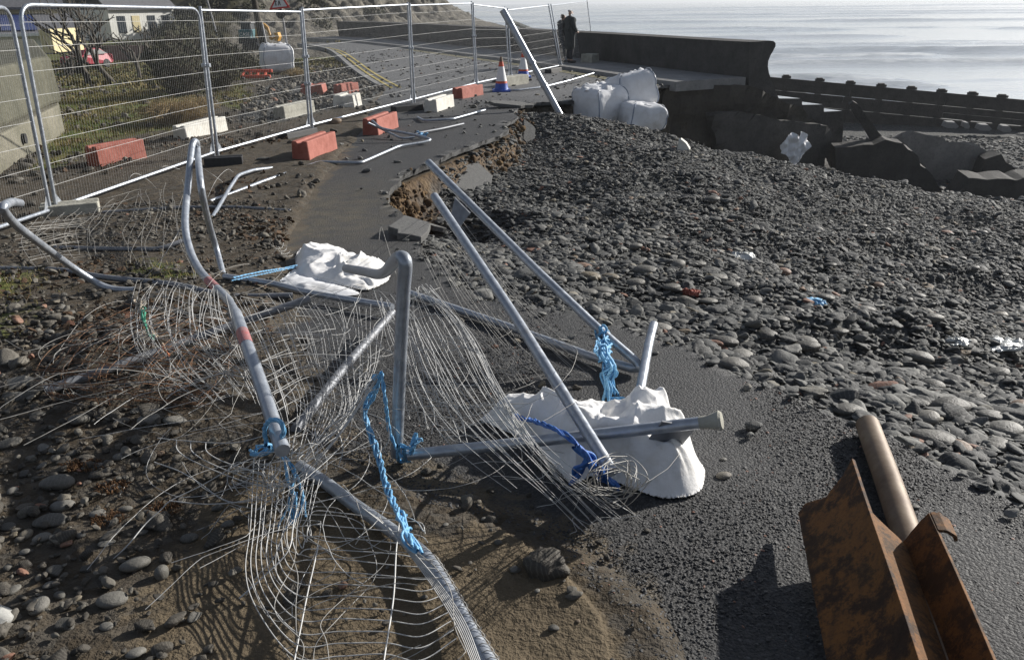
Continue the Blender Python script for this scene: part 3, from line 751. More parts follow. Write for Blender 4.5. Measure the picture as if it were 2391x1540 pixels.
block((1021, 262), (1062, 248), .3, .27, M['whiteblock'], 'bright white block on the asphalt at the fence foot', group=GB)
block((1080, 231), (1130, 221), .3, .26, M['redblock'], 'orange-red block beside the blue-based traffic cone', group=GB)
block((1181, 203), (1236, 195), .32, .26, M['greyblock'], 'olive grey block under the leaning pipe between two cones', group=GB, groove=False)
block((1355, 146), (1381, 147), .55, .3, M['greyblock'], 'grey block on the footpath against the sea wall', group=GB, zoff=.11)
GF_ = 'feet of the fence panels'
block((478, 395), (568, 390), .24, .13, M['rubber'], 'black rubber fence foot with open ends under the second post', 'fence foot', 'ballast_foot_block', GF_)
block((672, 326), (744, 311), .24, .11, M['rubber'], 'black fence foot lying behind the bright red block', 'fence foot', 'ballast_foot_block', GF_)
block((925, 263), (990, 257), .26, .13, M['rubber'], 'black fence foot beside the bright white block', 'fence foot', 'ballast_foot_block', GF_)
block((96, 516), (235, 504), .30, .12, M['greyblock'], 'grey ridged concrete fence foot under the nearest post', 'fence foot', 'ballast_foot_block', GF_)
block((1288, 172), (1313, 167), .26, .15, M['rubber'], 'black fence foot under the leaning double post on the road', 'fence foot', 'ballast_foot_block', GF_)

# ------------------------------------------------------------------ cones
def cone(px, py, h, label):
    b = onbase(px, py); b[2] = zground(b[0], b[1])
    e = empty('traffic_cone', b, label, 'traffic cone', 'traffic cones on the road')
    mb = MB(); mb.box((0, 0, .02), (.46, .46, .04)); mb.lathe([(.19, .04), (.165, .1), (.15, .2 * h / .85)], (0, 0, 0), 24)
    mb.build('base', M['cone_blue'], e)
    r = lambda z: .152 - (.152 - .03) * (z - .2 * h / .85) / (h * .98 - .2 * h / .85)
    for a, b_, m, nm in ((.235, .30, 'cone_orange', 'band'), (.30, .72, 'cone_white', 'sleeve'), (.72, .86, 'cone_orange', 'band'), (.86, 1.0, 'cone_top' if h > .8 else 'cone_orange', 'tip')):
        z0, z1 = a * h, b_ * h; MB().lathe([(r(z0), z0), (r(z1), z1 - .001)], (0, 0, 0), 24).build(nm, M[m], e)
cone(1171, 213, .84, 'tall traffic cone with blue base, white band and dirty top')
cone(1222, 181, .80, 'traffic cone half hidden behind the olive block, clean red tip')

# ------------------------------------------------------------------ fallen and bent tubes
def tubeobj(name, pts, r, mat, parent=None, base=None, smooth=False, rad=.12, n=12):
    P = np.array([PT(p) for p in pts]); P = spline(P, 6) if smooth else kinked(P, rad, 5)
    mb = MB(); mb.tube(P, r, n)
    return mb, P
def tube_thing(name, pts, r, label, cat='fence tube', mat='galv', group=None, smooth=False, rad=.12):
    mb, P = tubeobj(name, pts, r, mat, smooth=smooth, rad=rad)
    b = P[np.argmin(P[:, 2])].copy()
    o = mb.build(name, M[mat], None, b, angle=60); o.location = b
    return tag(o, label, cat, group)
GT = 'loose steel tubes from crushed fence panels'

class Patch:
    """a crumpled sheet of wire given by a grid of picture points with heights"""
    def __init__(s, grid, n=70):
        A = np.array([[PT(p) for p in row] for row in grid])
        per_c = max(2, n // (A.shape[1] - 1)); per_r = max(2, n // (A.shape[0] - 1))
        D = np.array([spline(r, per_c) for r in A]); D = np.array([spline(D[:, k], per_r) for k in range(D.shape[1])]).transpose(1, 0, 2)
        s.D = D; s.nr, s.nc = D.shape[:2]
    def at(s, u, v):
        u = np.clip(u, 0, 1) * (s.nc - 1.001); v = np.clip(v, 0, 1) * (s.nr - 1.001); i = v.astype(int); j = u.astype(int); a = (u - j)[:, None]; b = (v - i)[:, None]; D = s.D
        return (D[i, j] * (1 - a) + D[i, j + 1] * a) * (1 - b) + (D[i + 1, j] * (1 - a) + D[i + 1, j + 1] * a) * b
    def lines(s, nu, nv, jit=.3, lift=.01, seed=0, warp_u=1.0, warp_v=1.0, samples=46, drop=.15, ext=.0):
        r = np.random.default_rng(seed); out = []
        for kind, n, wp in (('u', nu, warp_v), ('v', nv, warp_u)):
            for k in range(n):
                a0, a1 = 0.0, 1.0
                if r.random() < drop: a0 = r.uniform(0, .35)
                if r.random() < drop: a1 = r.uniform(.65, 1)
                t = np.linspace(a0, a1, samples); c = ((k + .5) / n) ** wp
                w = c + jit / n * (fbm(t * 1.6 + k * 7.3, np.full(samples, seed + k * .37), seed, 2) * 1.8 + r.normal() * .35)
                P = s.at(t, w) if kind == 'u' else s.at(w, t)
                for ax in range(3): P[:, ax] += lift * fbm(t * 2.2 + k * 3.1, np.full(samples, ax * 9.1 + k), seed + ax, 2) * (1.6 if ax == 2 else 1)
                zmin = gbase(P[:, 1]) + .004; inb = P[:, 2] < zmin; P[:, 2] = np.where(inb, zmin + .002, P[:, 2]); out.append(P)
        return out
def wire_part(name, lines, r, mat, parent, base):
    V, Fq = wires(lines, r, 4); return obj(name, mesh_from(name, V - np.asarray(base), Fq, mat), parent)
def free_wires(lst, per=8):
    return [spline(np.array([PT(p) for p in l]), per) for l in lst]

# crushed panel 1: tall bent tube in the middle with its sheet of mesh
T1 = [(521, 641, .03), (505, 580, .18), (488, 522, .4), (470, 440, .72), (461, 352, None, 5.75), (459, 334, None, 5.72), (453, 331, None, 5.66), (447, 350, None, 5.6), (439, 430, None, 5.3), (432, 520, None, 4.85), (443, 583, None, 4.65), (470, 636, None, 4.4), (524, 691, None, 3.95), (546, 722, None, 3.6), (571, 790, None, 3.25), (612, 905, None, 2.92), (660, 1052, None, 2.62)]
P1 = np.array([PT(p) for p in T1]); base1 = onbase(660, 1052); 
cp = empty('crushed_fence', base1, 'crushed fence panel standing as a tall bent tube with red bands and torn mesh', 'crushed fence', 'crushed fence panels')
Q1 = spline(P1, 6); rr = np.full(len(Q1), .0225); kx = 13 * 6; rr[kx - 3:kx + 1] = .019; rr[kx + 1:] = .0255
mb = MB(); mb.tube(Q1, rr, 14)
mb.build('frame', M['galv'], cp, base1, angle=60)
def band(name, P, i0, i1, r, mat, parent, base): MB().tube(P[i0:i1 + 1], r, 14, cap=False).build(name, mat, parent, base)
band('red_band', Q1, 14 * 6 - 1, 14 * 6 + 1, .0262, M['paintred'], cp, base1)
band('red_band', Q1, 12 * 6 - 4, 12 * 6 - 2, .0232, M['paintred'], cp, base1)
pB = Patch([[(535, 690, .28), (640, 695, .2), (760, 706, .16), (905, 718, .16)],
            [(580, 790, .3), (680, 765, .22), (790, 768, .16), (895, 800, .25)],
            [(618, 890, .3), (715, 850, .16), (800, 868, .2), (885, 868, .38)],
            [(648, 975, .28), (735, 930, .12), (810, 960, .2), (830, 950, .3)],
            [(665, 1050, .2), (700, 1075, .2), (745, 1040, .24), (790, 985, .28)]])
wire_part('wire_mesh', pB.lines(20, 30, .35, .022, 3, samples=60), .0013, M['wire'], cp, base1)
pC = Patch([[(322, 668, .12), (395, 655, .25), (470, 668, .4), (530, 690, .42)],
            [(303, 735, .25), (380, 705, .45), (462, 715, .5), (545, 740, .42)],
            [(310, 800, .25), (372, 778, .4), (470, 790, .42), (575, 815, .35)],
            [(345, 862, .12), (425, 848, .28), (510, 850, .3), (600, 880, .25)],
            [(440, 935, .03), (505, 925, .12), (570, 920, .15), (640, 960, .2)]])
wire_part('wire_mesh', pC.lines(20, 30, .6, .04, 11, samples=60), .0013, M['wire'], cp, base1)
pG = Patch([[(560, 1070, .14), (620, 1065, .2), (680, 1062, .22), (730, 1040, .25)], [(545, 1110, .1), (610, 1115, .16), (680, 1105, .2), (760, 1050, .25)], [(560, 1165, .05), (620, 1160, .1), (690, 1140, .16), (790, 1060, .2)]])
fw = free_wires([[(368, 1022, .12), (430, 1028, .13), (545, 1033, .15), (640, 1010, .2)],
    [(412, 1027, .13), (416, 1052, .12), (460, 1080, .1), (560, 1120, .1), (660, 1146, .12)], [(445, 1030, .13), (450, 1055, .12), (500, 1085, .1), (600, 1122, .12), (690, 1140, .14)],
    [(480, 1032, .14), (485, 1056, .13), (535, 1082, .12), (640, 1112, .15)], [(360, 1078, .06), (420, 1100, .07), (470, 1130, .08), (515, 1162, .06), (560, 1172, .07), (640, 1152, .12), (720, 1092, .2)],
    [(257, 1304, .02), (266, 1302, .03), (300, 1270, .06), (340, 1222, .08), (375, 1190, .1), (400, 1167, .12), (470, 1133, .14), (560, 1082, .18), (655, 1045, .2)],
    [(395, 1168, .12), (480, 1176, .1), (560, 1170, .1), (622, 1150, .12), (700, 1090, .18), (780, 1030, .24), (880, 880, .4)],
    [(590, 1178, .08), (650, 1140, .12), (720, 1090, .17), (800, 1000, .25), (892, 862, .42)], [(600, 1190, .06), (680, 1128, .14), (740, 1078, .2), (815, 985, .27), (893, 865, .42)],
    [(885, 870, .42), (860, 900, .38), (845, 960, .3), (850, 1000, .22)], [(905, 985, .3), (907, 1030, .2), (880, 1060, .15)], [(735, 1000, .24), (742, 1060, .18), (735, 1105, .1)], [(770, 965, .26), (800, 1040, .16), (790, 1090, .1)]])
wire_part('torn_wires', fw, .0021, M['wire'], cp, base1)
wire_part('wire_mesh', pG.lines(14, 12, .9, .04, 23), .0013, M['wire'], cp, base1)

# crushed panel 2: upright post bent over at the top
T2 = [(926, 1062, .03), (935, 830, None, 2.84), (942, 680, None, 2.62), (946, 630, None, 2.56), (944, 606, None, 2.55), (932, 602, None, 2.6), (916, 616, None, 2.85), (900, 634, None, 3.25), (880, 640, None, 3.6), (850, 634, None, 3.95), (808, 626, None, 4.4)]
P2 = np.array([PT(p) for p in T2]); base2 = P2[0].copy(); base2[2] -= .03
cp2 = empty('crushed_fence', base2, 'crushed fence panel with straight upright post, top folded back over a white sack', 'crushed fence', 'crushed fence panels')
mb = MB(); mb.tube(spline(P2, 6), .0232, 14); mb.build('frame', M['galv'], cp2, base2, angle=60)
pA = Patch([[(950, 690, .62), (935, 760, .5), (950, 880, .3), (1010, 985, .16), (1110, 1090, .07), (1330, 1250, .02)],
            [(965, 680, .64), (985, 760, .5), (1050, 890, .35), (1120, 990, .28), (1215, 1090, .2), (1360, 1235, .02)],
            [(985, 672, .64), (1060, 760, .52), (1125, 880, .42), (1190, 985, .36), (1265, 1075, .25), (1410, 1220, .02)],
            [(1000, 668, .64), (1095, 780, .52), (1160, 900, .44), (1215, 985, .38), (1290, 1080, .27), (1500, 1205, .03)]])
wire_part('wire_mesh', pA.lines(27, 16, .9, .022, 31, warp_v=.8, drop=.35, samples=60), .0012, M['wire'], cp2, base2)
pA2 = Patch([[(870, 690, .3), (900, 760, .25), (930, 880, .2), (960, 980, .1)], [(940, 690, .5), (1000, 800, .32), (1060, 930, .2), (1130, 1060, .08)]])
wire_part('wire_mesh', pA2.lines(16, 9, .7, .04, 37), .0012, M['wire'], cp2, base2)
rw = np.random.default_rng(5); tang = []
for k in range(16):
    c = np.array([1440, 1120]); L = []
    a = rw.uniform(0, 6.3)
    for j in range(5):
        q = c + np.array([math.cos(a + j * 1.1) * rw.uniform(20, 85), math.sin(a + j * 1.1) * rw.uniform(15, 70)]); L.append((q[0], q[1], rw.uniform(.22, .42) if q[1] < 1130 else rw.uniform(.05, .2)))
    tang.append(L)
wire_part('torn_wires', free_wires(tang + [[(1340, 1190, .03), (1360, 1150, .1), (1385, 1120, .2)], [(1290, 1172, .03), (1400, 1140, .12), (1500, 1215, .02)]], 6), .0014, M['wireold'], cp2, base2)

# chaotic snapped wires between the bent tubes
def chaos(n, poly, h0, h1, seed, l0=.25, l1=.9):
    r = np.random.default_rng(seed); P = np.array(poly, float); lo, hi = P.min(0), P.max(0); out = []
    while len(out) < n:
        q = lo + (hi - lo) * r.random(2)
        if sdist(P, q[:1], q[1:])[0] < 0: continue
        p = onbase(q[0], q[1], r.uniform(h0, h1)); a = r.uniform(0, 6.28); cv = r.normal(0, 2.2); L = r.uniform(l0, l1); m = 26; Q = [p]; sl = r.normal(0, .25)
        for k in range(m):
            a += cv * L / m + r.normal(0, .06) + (r.normal(0, .9) if r.random() < .05 else 0); Q.append(Q[-1] + np.array([math.cos(a), math.sin(a), sl - .9 * sl * k / m * 2]) * L / m)
        Q = np.array(Q); Q[:, 2] = np.maximum(Q[:, 2], gbase(Q[:, 1]) + .012); out.append(Q)
    return out
wire_part('snapped_wires', chaos(60, [(540, 700), (900, 720), (900, 900), (700, 1080), (640, 1000)], .03, .3, 101), .0011, M['wire'], cp, base1)
wire_part('snapped_wires', chaos(60, [(310, 680), (530, 690), (600, 900), (420, 900), (310, 800)], .03, .4, 102), .0011, M['wireold'], cp, base1)
wire_part('snapped_wires', chaos(34, [(540, 1040), (760, 1040), (820, 1180), (760, 1300), (560, 1190)], .03, .16, 103), .0011, M['wire'], cp, base1)
wire_part('snapped_wires', chaos(26, [(950, 700), (1080, 760), (1240, 1000), (1350, 1180), (1100, 1020), (950, 850)], .03, .3, 104), .0011, M['wireold'], cp2, base2)
# horizontal tube tied to the post
tp = [(952, 1062, .06), (1300, 1024, None, 3.02), (1640, 986, None, 2.80)]
Pt = np.array([PT(p) for p in tp]); b3 = Pt[0].copy(); b3[2] = gbase(b3[1])
e3 = empty('fence_tube', b3, 'long level steel tube tied to the upright post, flared pale plug at its end', 'fence tube', GT)
MB().tube(Pt, .0222, 14).build('tube', M['galv'], e3, b3)
ax = Pt[2] - Pt[1]; ax /= np.linalg.norm(ax)
MB().lathe([(.0225, -.01), (.0235, .02), (.031, .045), (.036, .06), (.03, .068), (.01, .07)], Pt[2], 16, axis=ax).build('end_plug', M['greyblock'], e3, b3)
pl = MB(); pc = Pt[2] - ax * .1 + np.array([0, .02, -.04])
pl.box(pc, (.13, .006, .12), (.5, .25, .1)); pl.build('bracket_plate', M['galv_dull_shade'], e3, b3, smooth=False)

# V-shaped frame resting on the asphalt
T3 = [(1000, 379, None, 4.75), (1250, 628, None, 4.15), (1400, 770, None, 3.95), (1487, 845, None, 3.86), (1494, 857, None, 3.85), (1480, 861, None, 3.88), (1380, 832, .035), (1180, 760, .03), (956, 684, .03)]
P3 = np.array([PT(p) for p in T3]); b4 = P3[5].copy(); b4[2] = gbase(b4[1])
cp3 = empty('crushed_fence', b4, 'V-shaped bent fence frame, long free arm reaching over the hole in the road', 'crushed fence', 'crushed fence panels')
mb = MB(); mb.tube(kinked(P3, .05, 5), .0222, 14); mb.build('frame', M['galv'], cp3, b4, angle=60)
c = PT((1062, 462, None, 4.5)); d = (P3[1] - P3[0]) / np.linalg.norm(P3[1] - P3[0])
mb = MB(); mb.add(np.array([c, c + d * .16, c + d * .12 + [-.05, -.03, -.11], c + d * .02 + [-.04, -.02, -.1], c + [.004, .02, 0], c + d * .16 + [.004, .02, 0], c + d * .12 + [-.046, -.01, -.11], c + d * .02 + [-.036, 0, -.1]]), [(0, 1, 2, 3), (7, 6, 5, 4), (0, 4, 5, 1), (1, 5, 6, 2), (2, 6, 7, 3), (3, 7, 4, 0)])
mb.build('bracket_plate', M['galv_dull_shade'], cp3, b4, smooth=False)
pH = Patch([[(990, 600, .35), (1050, 720, .15), (1110, 800, .06), (1180, 900, .03)], [(1040, 560, .55), (1140, 700, .3), (1220, 800, .12), (1320, 890, .04)], [(1085, 520, None, 4.4), (1220, 690, .3), (1330, 790, .12), (1450, 860, .04)]])
wire_part('wire_mesh', pH.lines(22, 4, .6, .02, 47, drop=.3), .0012, M['wireold'], cp3, b4)
wire_part('torn_wires', free_wires([[(885, 560, .1), (890, 530, .16), (905, 575, .1), (925, 640, .02)], [(925, 518, .02), (980, 510, .1), (1040, 490, .5)], [(1080, 700, .2), (1180, 760, .06), (1270, 790, .02)], [(940, 560, .02), (1000, 520, .15), (1035, 500, .45)], [(1020, 585, .05), (1040, 560, .3), (1075, 600, .15), (1060, 630, .02)], [(1240, 800, .02), (1300, 790, .1), (1345, 800, .02)]]), .0016, M['wireold'], cp3, b4)

e = tube_thing('fence_tube', [(1014, 458, None, 4.35), (1200, 735, None, 3.5), (1430, 1102, None, 2.76)], .0225, 'long sloping steel tube running from the hole edge down onto the large white sack', group=GT)
tube_thing('fence_tube', [(1042, 500, None, 4.22), (1062, 531, None, 4.1), (1180, 705, None, 3.62)], .0155, 'short thin inner tube strapped along the long sloping tube', mat='galv_dull_shade', group=GT)
tube_thing('fence_tube', [(1474, 990, .03), (1496, 905, .07), (1515, 800, .13), (1526, 757, .17)], .0225, 'short bright tube leaning up behind the large white sack', group=GT)
tube_thing('fence_tube', [(106, 912, .05), (300, 845, .08), (540, 760, .14), (724, 697, .24)], .0222, 'dull straight tube lying through the rusty mesh on the stony ground', mat='galv_dull_shade', group=GT)
tube_thing('fence_tube', [(690, 1003, .05), (800, 862, .05), (880, 770, .07), (917, 728, .12)], .0222, 'straight tube on dark asphalt under the warped mesh between the two upright posts', mat='galv_dull_shade', group=GT)  # darker metal puts the shade under the mesh into this tube's colour
tube_thing('fence_tube', [(524, 645, .07), (640, 662, .06), (720, 683, .05), (800, 697, .05), (916, 716, .06)], .0215, 'nearly straight tube lying in front of the small white sack', group=GT)
tube_thing('fence_tube', [(-10, 627, .03), (60, 628, .03), (144, 631, .04), (250, 648, .05), (404, 664, .05), (490, 683, .04), (560, 692, .03), (683, 690, .03)], .021, 'long wavering tube half buried on the stones below the bent hooked tube', mat='galv_dull_shade', group=GT, smooth=True)
tube_thing('fence_tube', [(128, 578, .04), (240, 581, .05), (375, 582, .05), (427, 562, .1)], .021, 'dusty tube lying under the grey wire tangle', mat='galv_dull_shade', group=GT)
tube_thing('fence_tube', [(240, 496, .04), (418, 484, .05), (548, 483, .04), (678, 492, .03)], .019, 'thin dark tube with a black clamp lying along the soil towards the road', mat='galv_dull_shade', group=GT)
tube_thing('fence_tube', [(496, 507, .04), (538, 436, .1), (556, 409, .14), (591, 397, .1), (635, 392, .04)], .021, 'short dog-legged tube with rounded end on the leafy soil', group=GT)
tube_thing('fence_tube', [(490, 470, .05), (545, 450, .04), (615, 423, .03), (747, 378, .03), (843, 380, .03), (932, 341, .04), (990, 332, .05), (1008, 326, .07), (974, 316, .1), (889, 300, .2), (869, 282, .3)], .021, 'long zigzag pale tube on soil and asphalt, doubling back at the red block', group=GT, rad=.1)
tube_thing('fence_tube', [(860, 287, .26), (895, 303, .12), (938, 324, .03), (968, 320, .04)], .018, 'short pale tube splaying from the end of the red block onto the asphalt', group=GT)
tube_thing('fence_tube', [(975, 274, .03), (990, 282, .04), (1057, 278, .05), (1093, 268, .05), (1132, 257, .05)], .022, 'bent grey tube lying on the asphalt in front of the bright white block', group=GT)
tube_thing('fence_tube', [(968, 312, .04), (1030, 301, .04), (1082, 289, .04)], .02, 'straight blue-grey tube lying on the asphalt near the broken edge', mat='galv_dull_shade', group=GT)
tube_thing('thin_pole', [(1160, 210, .02), (1205, 211, .04), (1270, 203, .06), (1330, 188, .1), (1386, 171, .2)], .026, 'long thin pale pole lying across the road in front of the cones', 'pole')

# hooked tube at the far left, with wire tangle
T8 = [(47, 474, .74), (28, 472, .78), (12, 479, .8), (8, 490, .78), (30, 518, .68), (62, 545, .58), (150, 610, .28), (212, 652, .12), (250, 671, .06), (290, 677, .04), (345, 675, .04)]
P8 = np.array([PT(p) for p in T8]); b8 = P8[-1].copy(); b8[2] = gbase(b8[1])
cp8 = empty('crushed_fence', b8, 'crushed fence panel with hooked tube and grey wire tangle under the nearest fence post', 'crushed fence', 'crushed fence panels')
MB().tube(spline(P8, 5), .0222, 12).build('frame', M['galv'], cp8, b8, angle=60)
pF = Patch([[(110, 500, .1), (230, 475, .25), (340, 445, .3), (430, 425, .45)], [(60, 530, .2), (200, 512, .15), (330, 492, .22), (450, 480, .35)], [(40, 570, .2), (180, 552, .1), (320, 548, .15), (452, 560, .25)], [(80, 625, .06), (200, 605, .04), (330, 622, .06), (460, 640, .15)]])
wire_part('wire_mesh', pF.lines(30, 22, 1.5, .045, 53, drop=.3), .0014, M['wireold'], cp8, b8)
wire_part('torn_wires', free_wires([[(280, 485, .02), (295, 430, .4), (315, 405, .5), (345, 420, .4), (365, 440, .2)], [(360, 400, .3), (385, 388, .35), (420, 395, .2)], [(470, 390, .4), (500, 410, .3), (520, 425, .2)], [(485, 460, .05), (505, 420, .2), (530, 396, .2), (545, 402, .1)],
    [(110, 515, .1), (165, 525, .12), (215, 540, .05)], [(300, 690, .05), (380, 600, .4), (440, 500, .6)], [(640, 590, .05), (650, 575, .1), (660, 600, .02)]] +
    [[(628 + 8 * k, 560 + 6 * k, .14), (636 + 8 * k, 574 + 6 * k, .05), (650 + 8 * k, 572 + 6 * k, .02), (654 + 8 * k, 560 + 7 * k, .05)] for k in range(6)]), .0021, M['wire'], cp8, b8)
# rusty mesh
b9 = onbase(330, 860)
rm_ = empty('rusty_wire_mesh', b9, 'flattened sheet of rusty brown wire mesh spread over stones', 'wire mesh')
pD = Patch([[(560, 800, .06), (480, 760, .1), (400, 732, .12), (300, 708, .06)], [(545, 850, .08), (420, 810, .16), (280, 788, .18), (180, 768, .12)], [(545, 890, .08), (370, 862, .18), (225, 842, .22), (112, 828, .2)], [(520, 925, .06), (350, 908, .14), (200, 892, .18), (86, 882, .14)], [(480, 965, .02), (340, 952, .05), (220, 942, .05), (108, 930, .02)]])
wire_part('rusty_wires', pD.lines(34, 26, .7, .03, 61, drop=.25), .0014, M['rustwire'], rm_, b9)
wire_part('paler_wires', pD.lines(9, 9, 1.6, .06, 67, drop=.35), .0015, M['wireold'], rm_, b9)

# foreground tube with the big-celled mesh
T7 = [(700, 1088, .04), (760, 1126, .05), (820, 1172, .06), (935, 1252, .075), (990, 1296, .085), (1040, 1372, .085), (1100, 1478, .08), (1160, 1580, .08), (1200, 1660, .08)]
P7 = np.array([PT(p) for p in T7]); b7 = onbase(935, 1252)
cp7 = empty('crushed_fence', b7, 'crushed fence panel lying on the mud, curved tube with wide-celled mesh and blue rope', 'crushed fence', 'crushed fence panels')
MB().tube(spline(P7, 6), .0228, 14).build('frame', M['galv'], cp7, b7, angle=60)
pE = Patch([[(640, 1120, .14), (720, 1130, .16), (800, 1150, .15), (870, 1200, .17), (940, 1255, .2)],
            [(622, 1210, .13), (700, 1225, .15), (790, 1235, .16), (880, 1268, .18), (990, 1296, .22)],
            [(600, 1300, .12), (690, 1322, .15), (765, 1330, .16), (905, 1352, .15), (1030, 1352, .24)],
            [(592, 1390, .1), (640, 1430, .13), (735, 1442, .15), (905, 1445, .14), (1062, 1415, .22)],
            [(620, 1455, .06), (690, 1500, .11), (760, 1512, .12), (890, 1535, .12), (1095, 1490, .2)],
            [(660, 1500, .03), (690, 1560, .1), (770, 1580, .1), (885, 1600, .1), (1130, 1560, .2)]])
def K(x, y, h): return (.792 * x, 840 + .792 * y, h)
onion = []
for k in range(13):
    q = k * .95; j = rng.uniform(-5, 5)
    onion.append([K(748 + 17 * q, 285 + 6 * q + j, .15), K(735 + 16 * q + j, 480 - 2 * q, .14), K(724 + 16 * q, 620 - 12 * q, .12), K(758 + 14 * q, 735 - 19 * q, .11), K(868 + 4.5 * q, 872 - 37 * q + j * .4, .12), K(1000, 868 - 36.5 * q + j, .12), K(1134 + 3 * q, 866 - 34.5 * q, .14), K(1240, 880 - 35 * q + j, .13), K(1345 - 8 * q, 820 - 27 * q, .12)])
wire_part('wire_mesh', free_wires(onion, 8), .0017, M['wire'], cp7, b7)
wire_part('wire_mesh', [p_ for p_ in pE.lines(6, 5, .8, .03, 71, drop=.3)], .0012, M['wireold'], cp7, b7)
wire_part('stiff_rods', free_wires([[K(905, 330, .16), K(868, 470, .15), K(850, 560, .14), K(775, 640, .1), K(706, 702, .05)], [K(938, 548, .13), K(922, 620, .13), K(905, 695, .13), K(868, 884, .12), K(850, 980, .12)], [K(1178, 470, .19), K(1168, 560, .17), K(1160, 700, .15), K(1132, 884, .14), K(1120, 990, .13)]], 8), .0026, M['wire'], cp7, b7)
wire_part('torn_wires', free_wires([[(572, 1395, .03), (600, 1345, .08), (640, 1300, .12), (668, 1225, .14), (690, 1150, .16)], [(650, 1275, .1), (660, 1285, .1), (700, 1250, .12), (780, 1265, .1), (860, 1250, .16)], [(640, 1180, .1), (700, 1240, .08), (800, 1300, .04), (900, 1290, .1), (1010, 1310, .2)],
    [(700, 1200, .08), (800, 1205, .1), (850, 1230, .12), (830, 1270, .06)], [(800, 1130, .12), (850, 1180, .16), (960, 1210, .2), (990, 1240, .24)]] +
    [[(870 + 9 * k, 1200 + 6 * k, .2), (940 + 9 * k, 1265 + 8 * k, .22), (1010 + 7 * k, 1350 + 4 * k, .2), (1075 + 5 * k, 1450, .19), (1120 + 4 * k, 1560, .17)] for k in range(-3, 3)]), .0015, M['wire'], cp7, b7)
LP = [spline(P7, 6)]; co = []
for k in range(26, 46):
    c = LP[0][min(k, len(LP[0]) - 1)]; t = np.linspace(0, 6.4, 12); co.append(np.stack([c[0] + .027 * np.cos(t), c[1] + .012 * np.sin(t) + .02 * t / 6, c[2] + .027 * np.sin(t)], -1))
wire_part('wire_wrapping', co, .0014, M['wireold'], cp7, b7)

# ------------------------------------------------------------------ ropes
def rope_polys(P, r, strands=3, turns=60, per=10, loose=0.0, seed=0):
    P = spline(np.array(P), per); L = np.concatenate([[0], np.cumsum(np.linalg.norm(np.diff(P, axis=0), axis=1))]); n = max(40, int(L[-1] / (r * 1.2)))
    s = np.linspace(0, L[-1], n); Q = np.stack([np.interp(s, L, P[:, k]) for k in range(3)], -1); _, fr = frames(Q); out = []
    rr = np.random.default_rng(seed)
    for k in range(strands):
        a = s * turns + k * 2 * math.pi / strands; ph = rr.uniform(0, 9)
        wob = loose * np.stack([fbm(s * 9 + ph, s * 0 + j * 7, seed + k, 2) for j in range(3)], -1)
        out.append(np.array([q + r * .62 * (math.cos(t) * N + math.sin(t) * B) for q, (N, B), t in zip(Q, fr, a)]) + wob)
    return out
def rope_thing(name, lst, label, cat='rope', mat='rope', group='blue ropes'):
    LN = []
    for pts, r, st, lo in lst: LN += [(p, r) for p in rope_polys([PT(p) for p in pts], r * .72, st, .9 / r * .55, loose=lo, seed=len(LN))]
    VV = []; FF = []; o = 0
    for p, r in LN:
        V, Fq = wires([p], r * .56, 6); VV.append(V); FF.append(Fq + o); o += len(V)
    V = np.vstack(VV); b = V[np.argmin(V[:, 2])].copy()
    ob = obj(name, mesh_from(name, V - b, np.vstack(FF), M[mat], True)); ob.location = b
    return tag(ob, label, cat, group)
D1 = 2.62
rope_thing('blue_rope', [([(622, 1035, None, 2.72), (618, 1000, None, 2.68), (632, 980, None, 2.6), (655, 985, None, 2.6), (662, 1005, None, 2.62), (658, 1020, None, 2.64)], .009, 3, 0), ([(624, 1040, None, 2.7), (632, 1050, .2), (605, 1060, .18), (588, 1057, .16)], .010, 3, .01), ([(630, 1045, .2), (610, 1045, .2), (600, 1062, .14)], .006, 3, .02),
    ([(664, 1066, .2), (672, 1120, .16), (684, 1165, .1), (680, 1222, .04)], .007, 2, .006), ([(668, 1068, .2), (692, 1110, .16), (708, 1160, .1), (715, 1206, .05)], .0065, 2, .006), ([(666, 1070, .2), (682, 1120, .16), (690, 1175, .09), (676, 1215, .03)], .007, 2, .02), ([(688, 1160, .1), (684, 1200, .06), (672, 1228, .03)], .006, 3, .03)],
    'blue rope looped round the foot of the tall bent tube with frayed hanging ends')
rope_thing('blue_rope', [([(890, 868, .42), (880, 900, .36), (852, 945, .26), (858, 1000, .2), (872, 1040, .16), (888, 1090, .14), (905, 1150, .16), (932, 1205, .2), (955, 1250, .24), (975, 1285, .24)], .0085, 2, .003), ([(889, 870, .42), (872, 925, .31), (853, 960, .24), (868, 1010, .19), (884, 1060, .15), (900, 1120, .15), (925, 1180, .18), (950, 1240, .23), (965, 1275, .24)], .0085, 2, .004),
    ([(892, 872, .42), (899, 930, .35), (908, 1000, .2), (922, 1040, .12), (938, 1068, .08)], .008, 2, .002), ([(930, 1200, .2), (958, 1255, .24), (978, 1282, .23)], .008, 4, .03), ([(880, 872, .4), (874, 878, .4), (884, 880, .4)], .01, 3, .01)],
    'long braided blue rope from the torn mesh down to the curved tube on the mud')
rope_thing('blue_rope', [([(930, 1040, .16), (930, 1072, .02), (942, 1075, .02), (943, 1045, .12)], .009, 3, 0), ([(943, 1040, .13), (946, 1074, .02), (958, 1070, .04), (960, 1040, .12)], .009, 3, 0), ([(935, 1040, .13), (955, 1046, .13), (968, 1030, .15), (972, 1012, .18)], .009, 3, .006), ([(965, 1032, .15), (980, 1022, .16), (984, 1026, .15)], .006, 2, .01), ([(955, 1070, .03), (965, 1045, .12), (970, 1020, .17)], .008, 2, .004)],
    'blue rope knotted where the level tube meets the upright post')
DR = 3.93
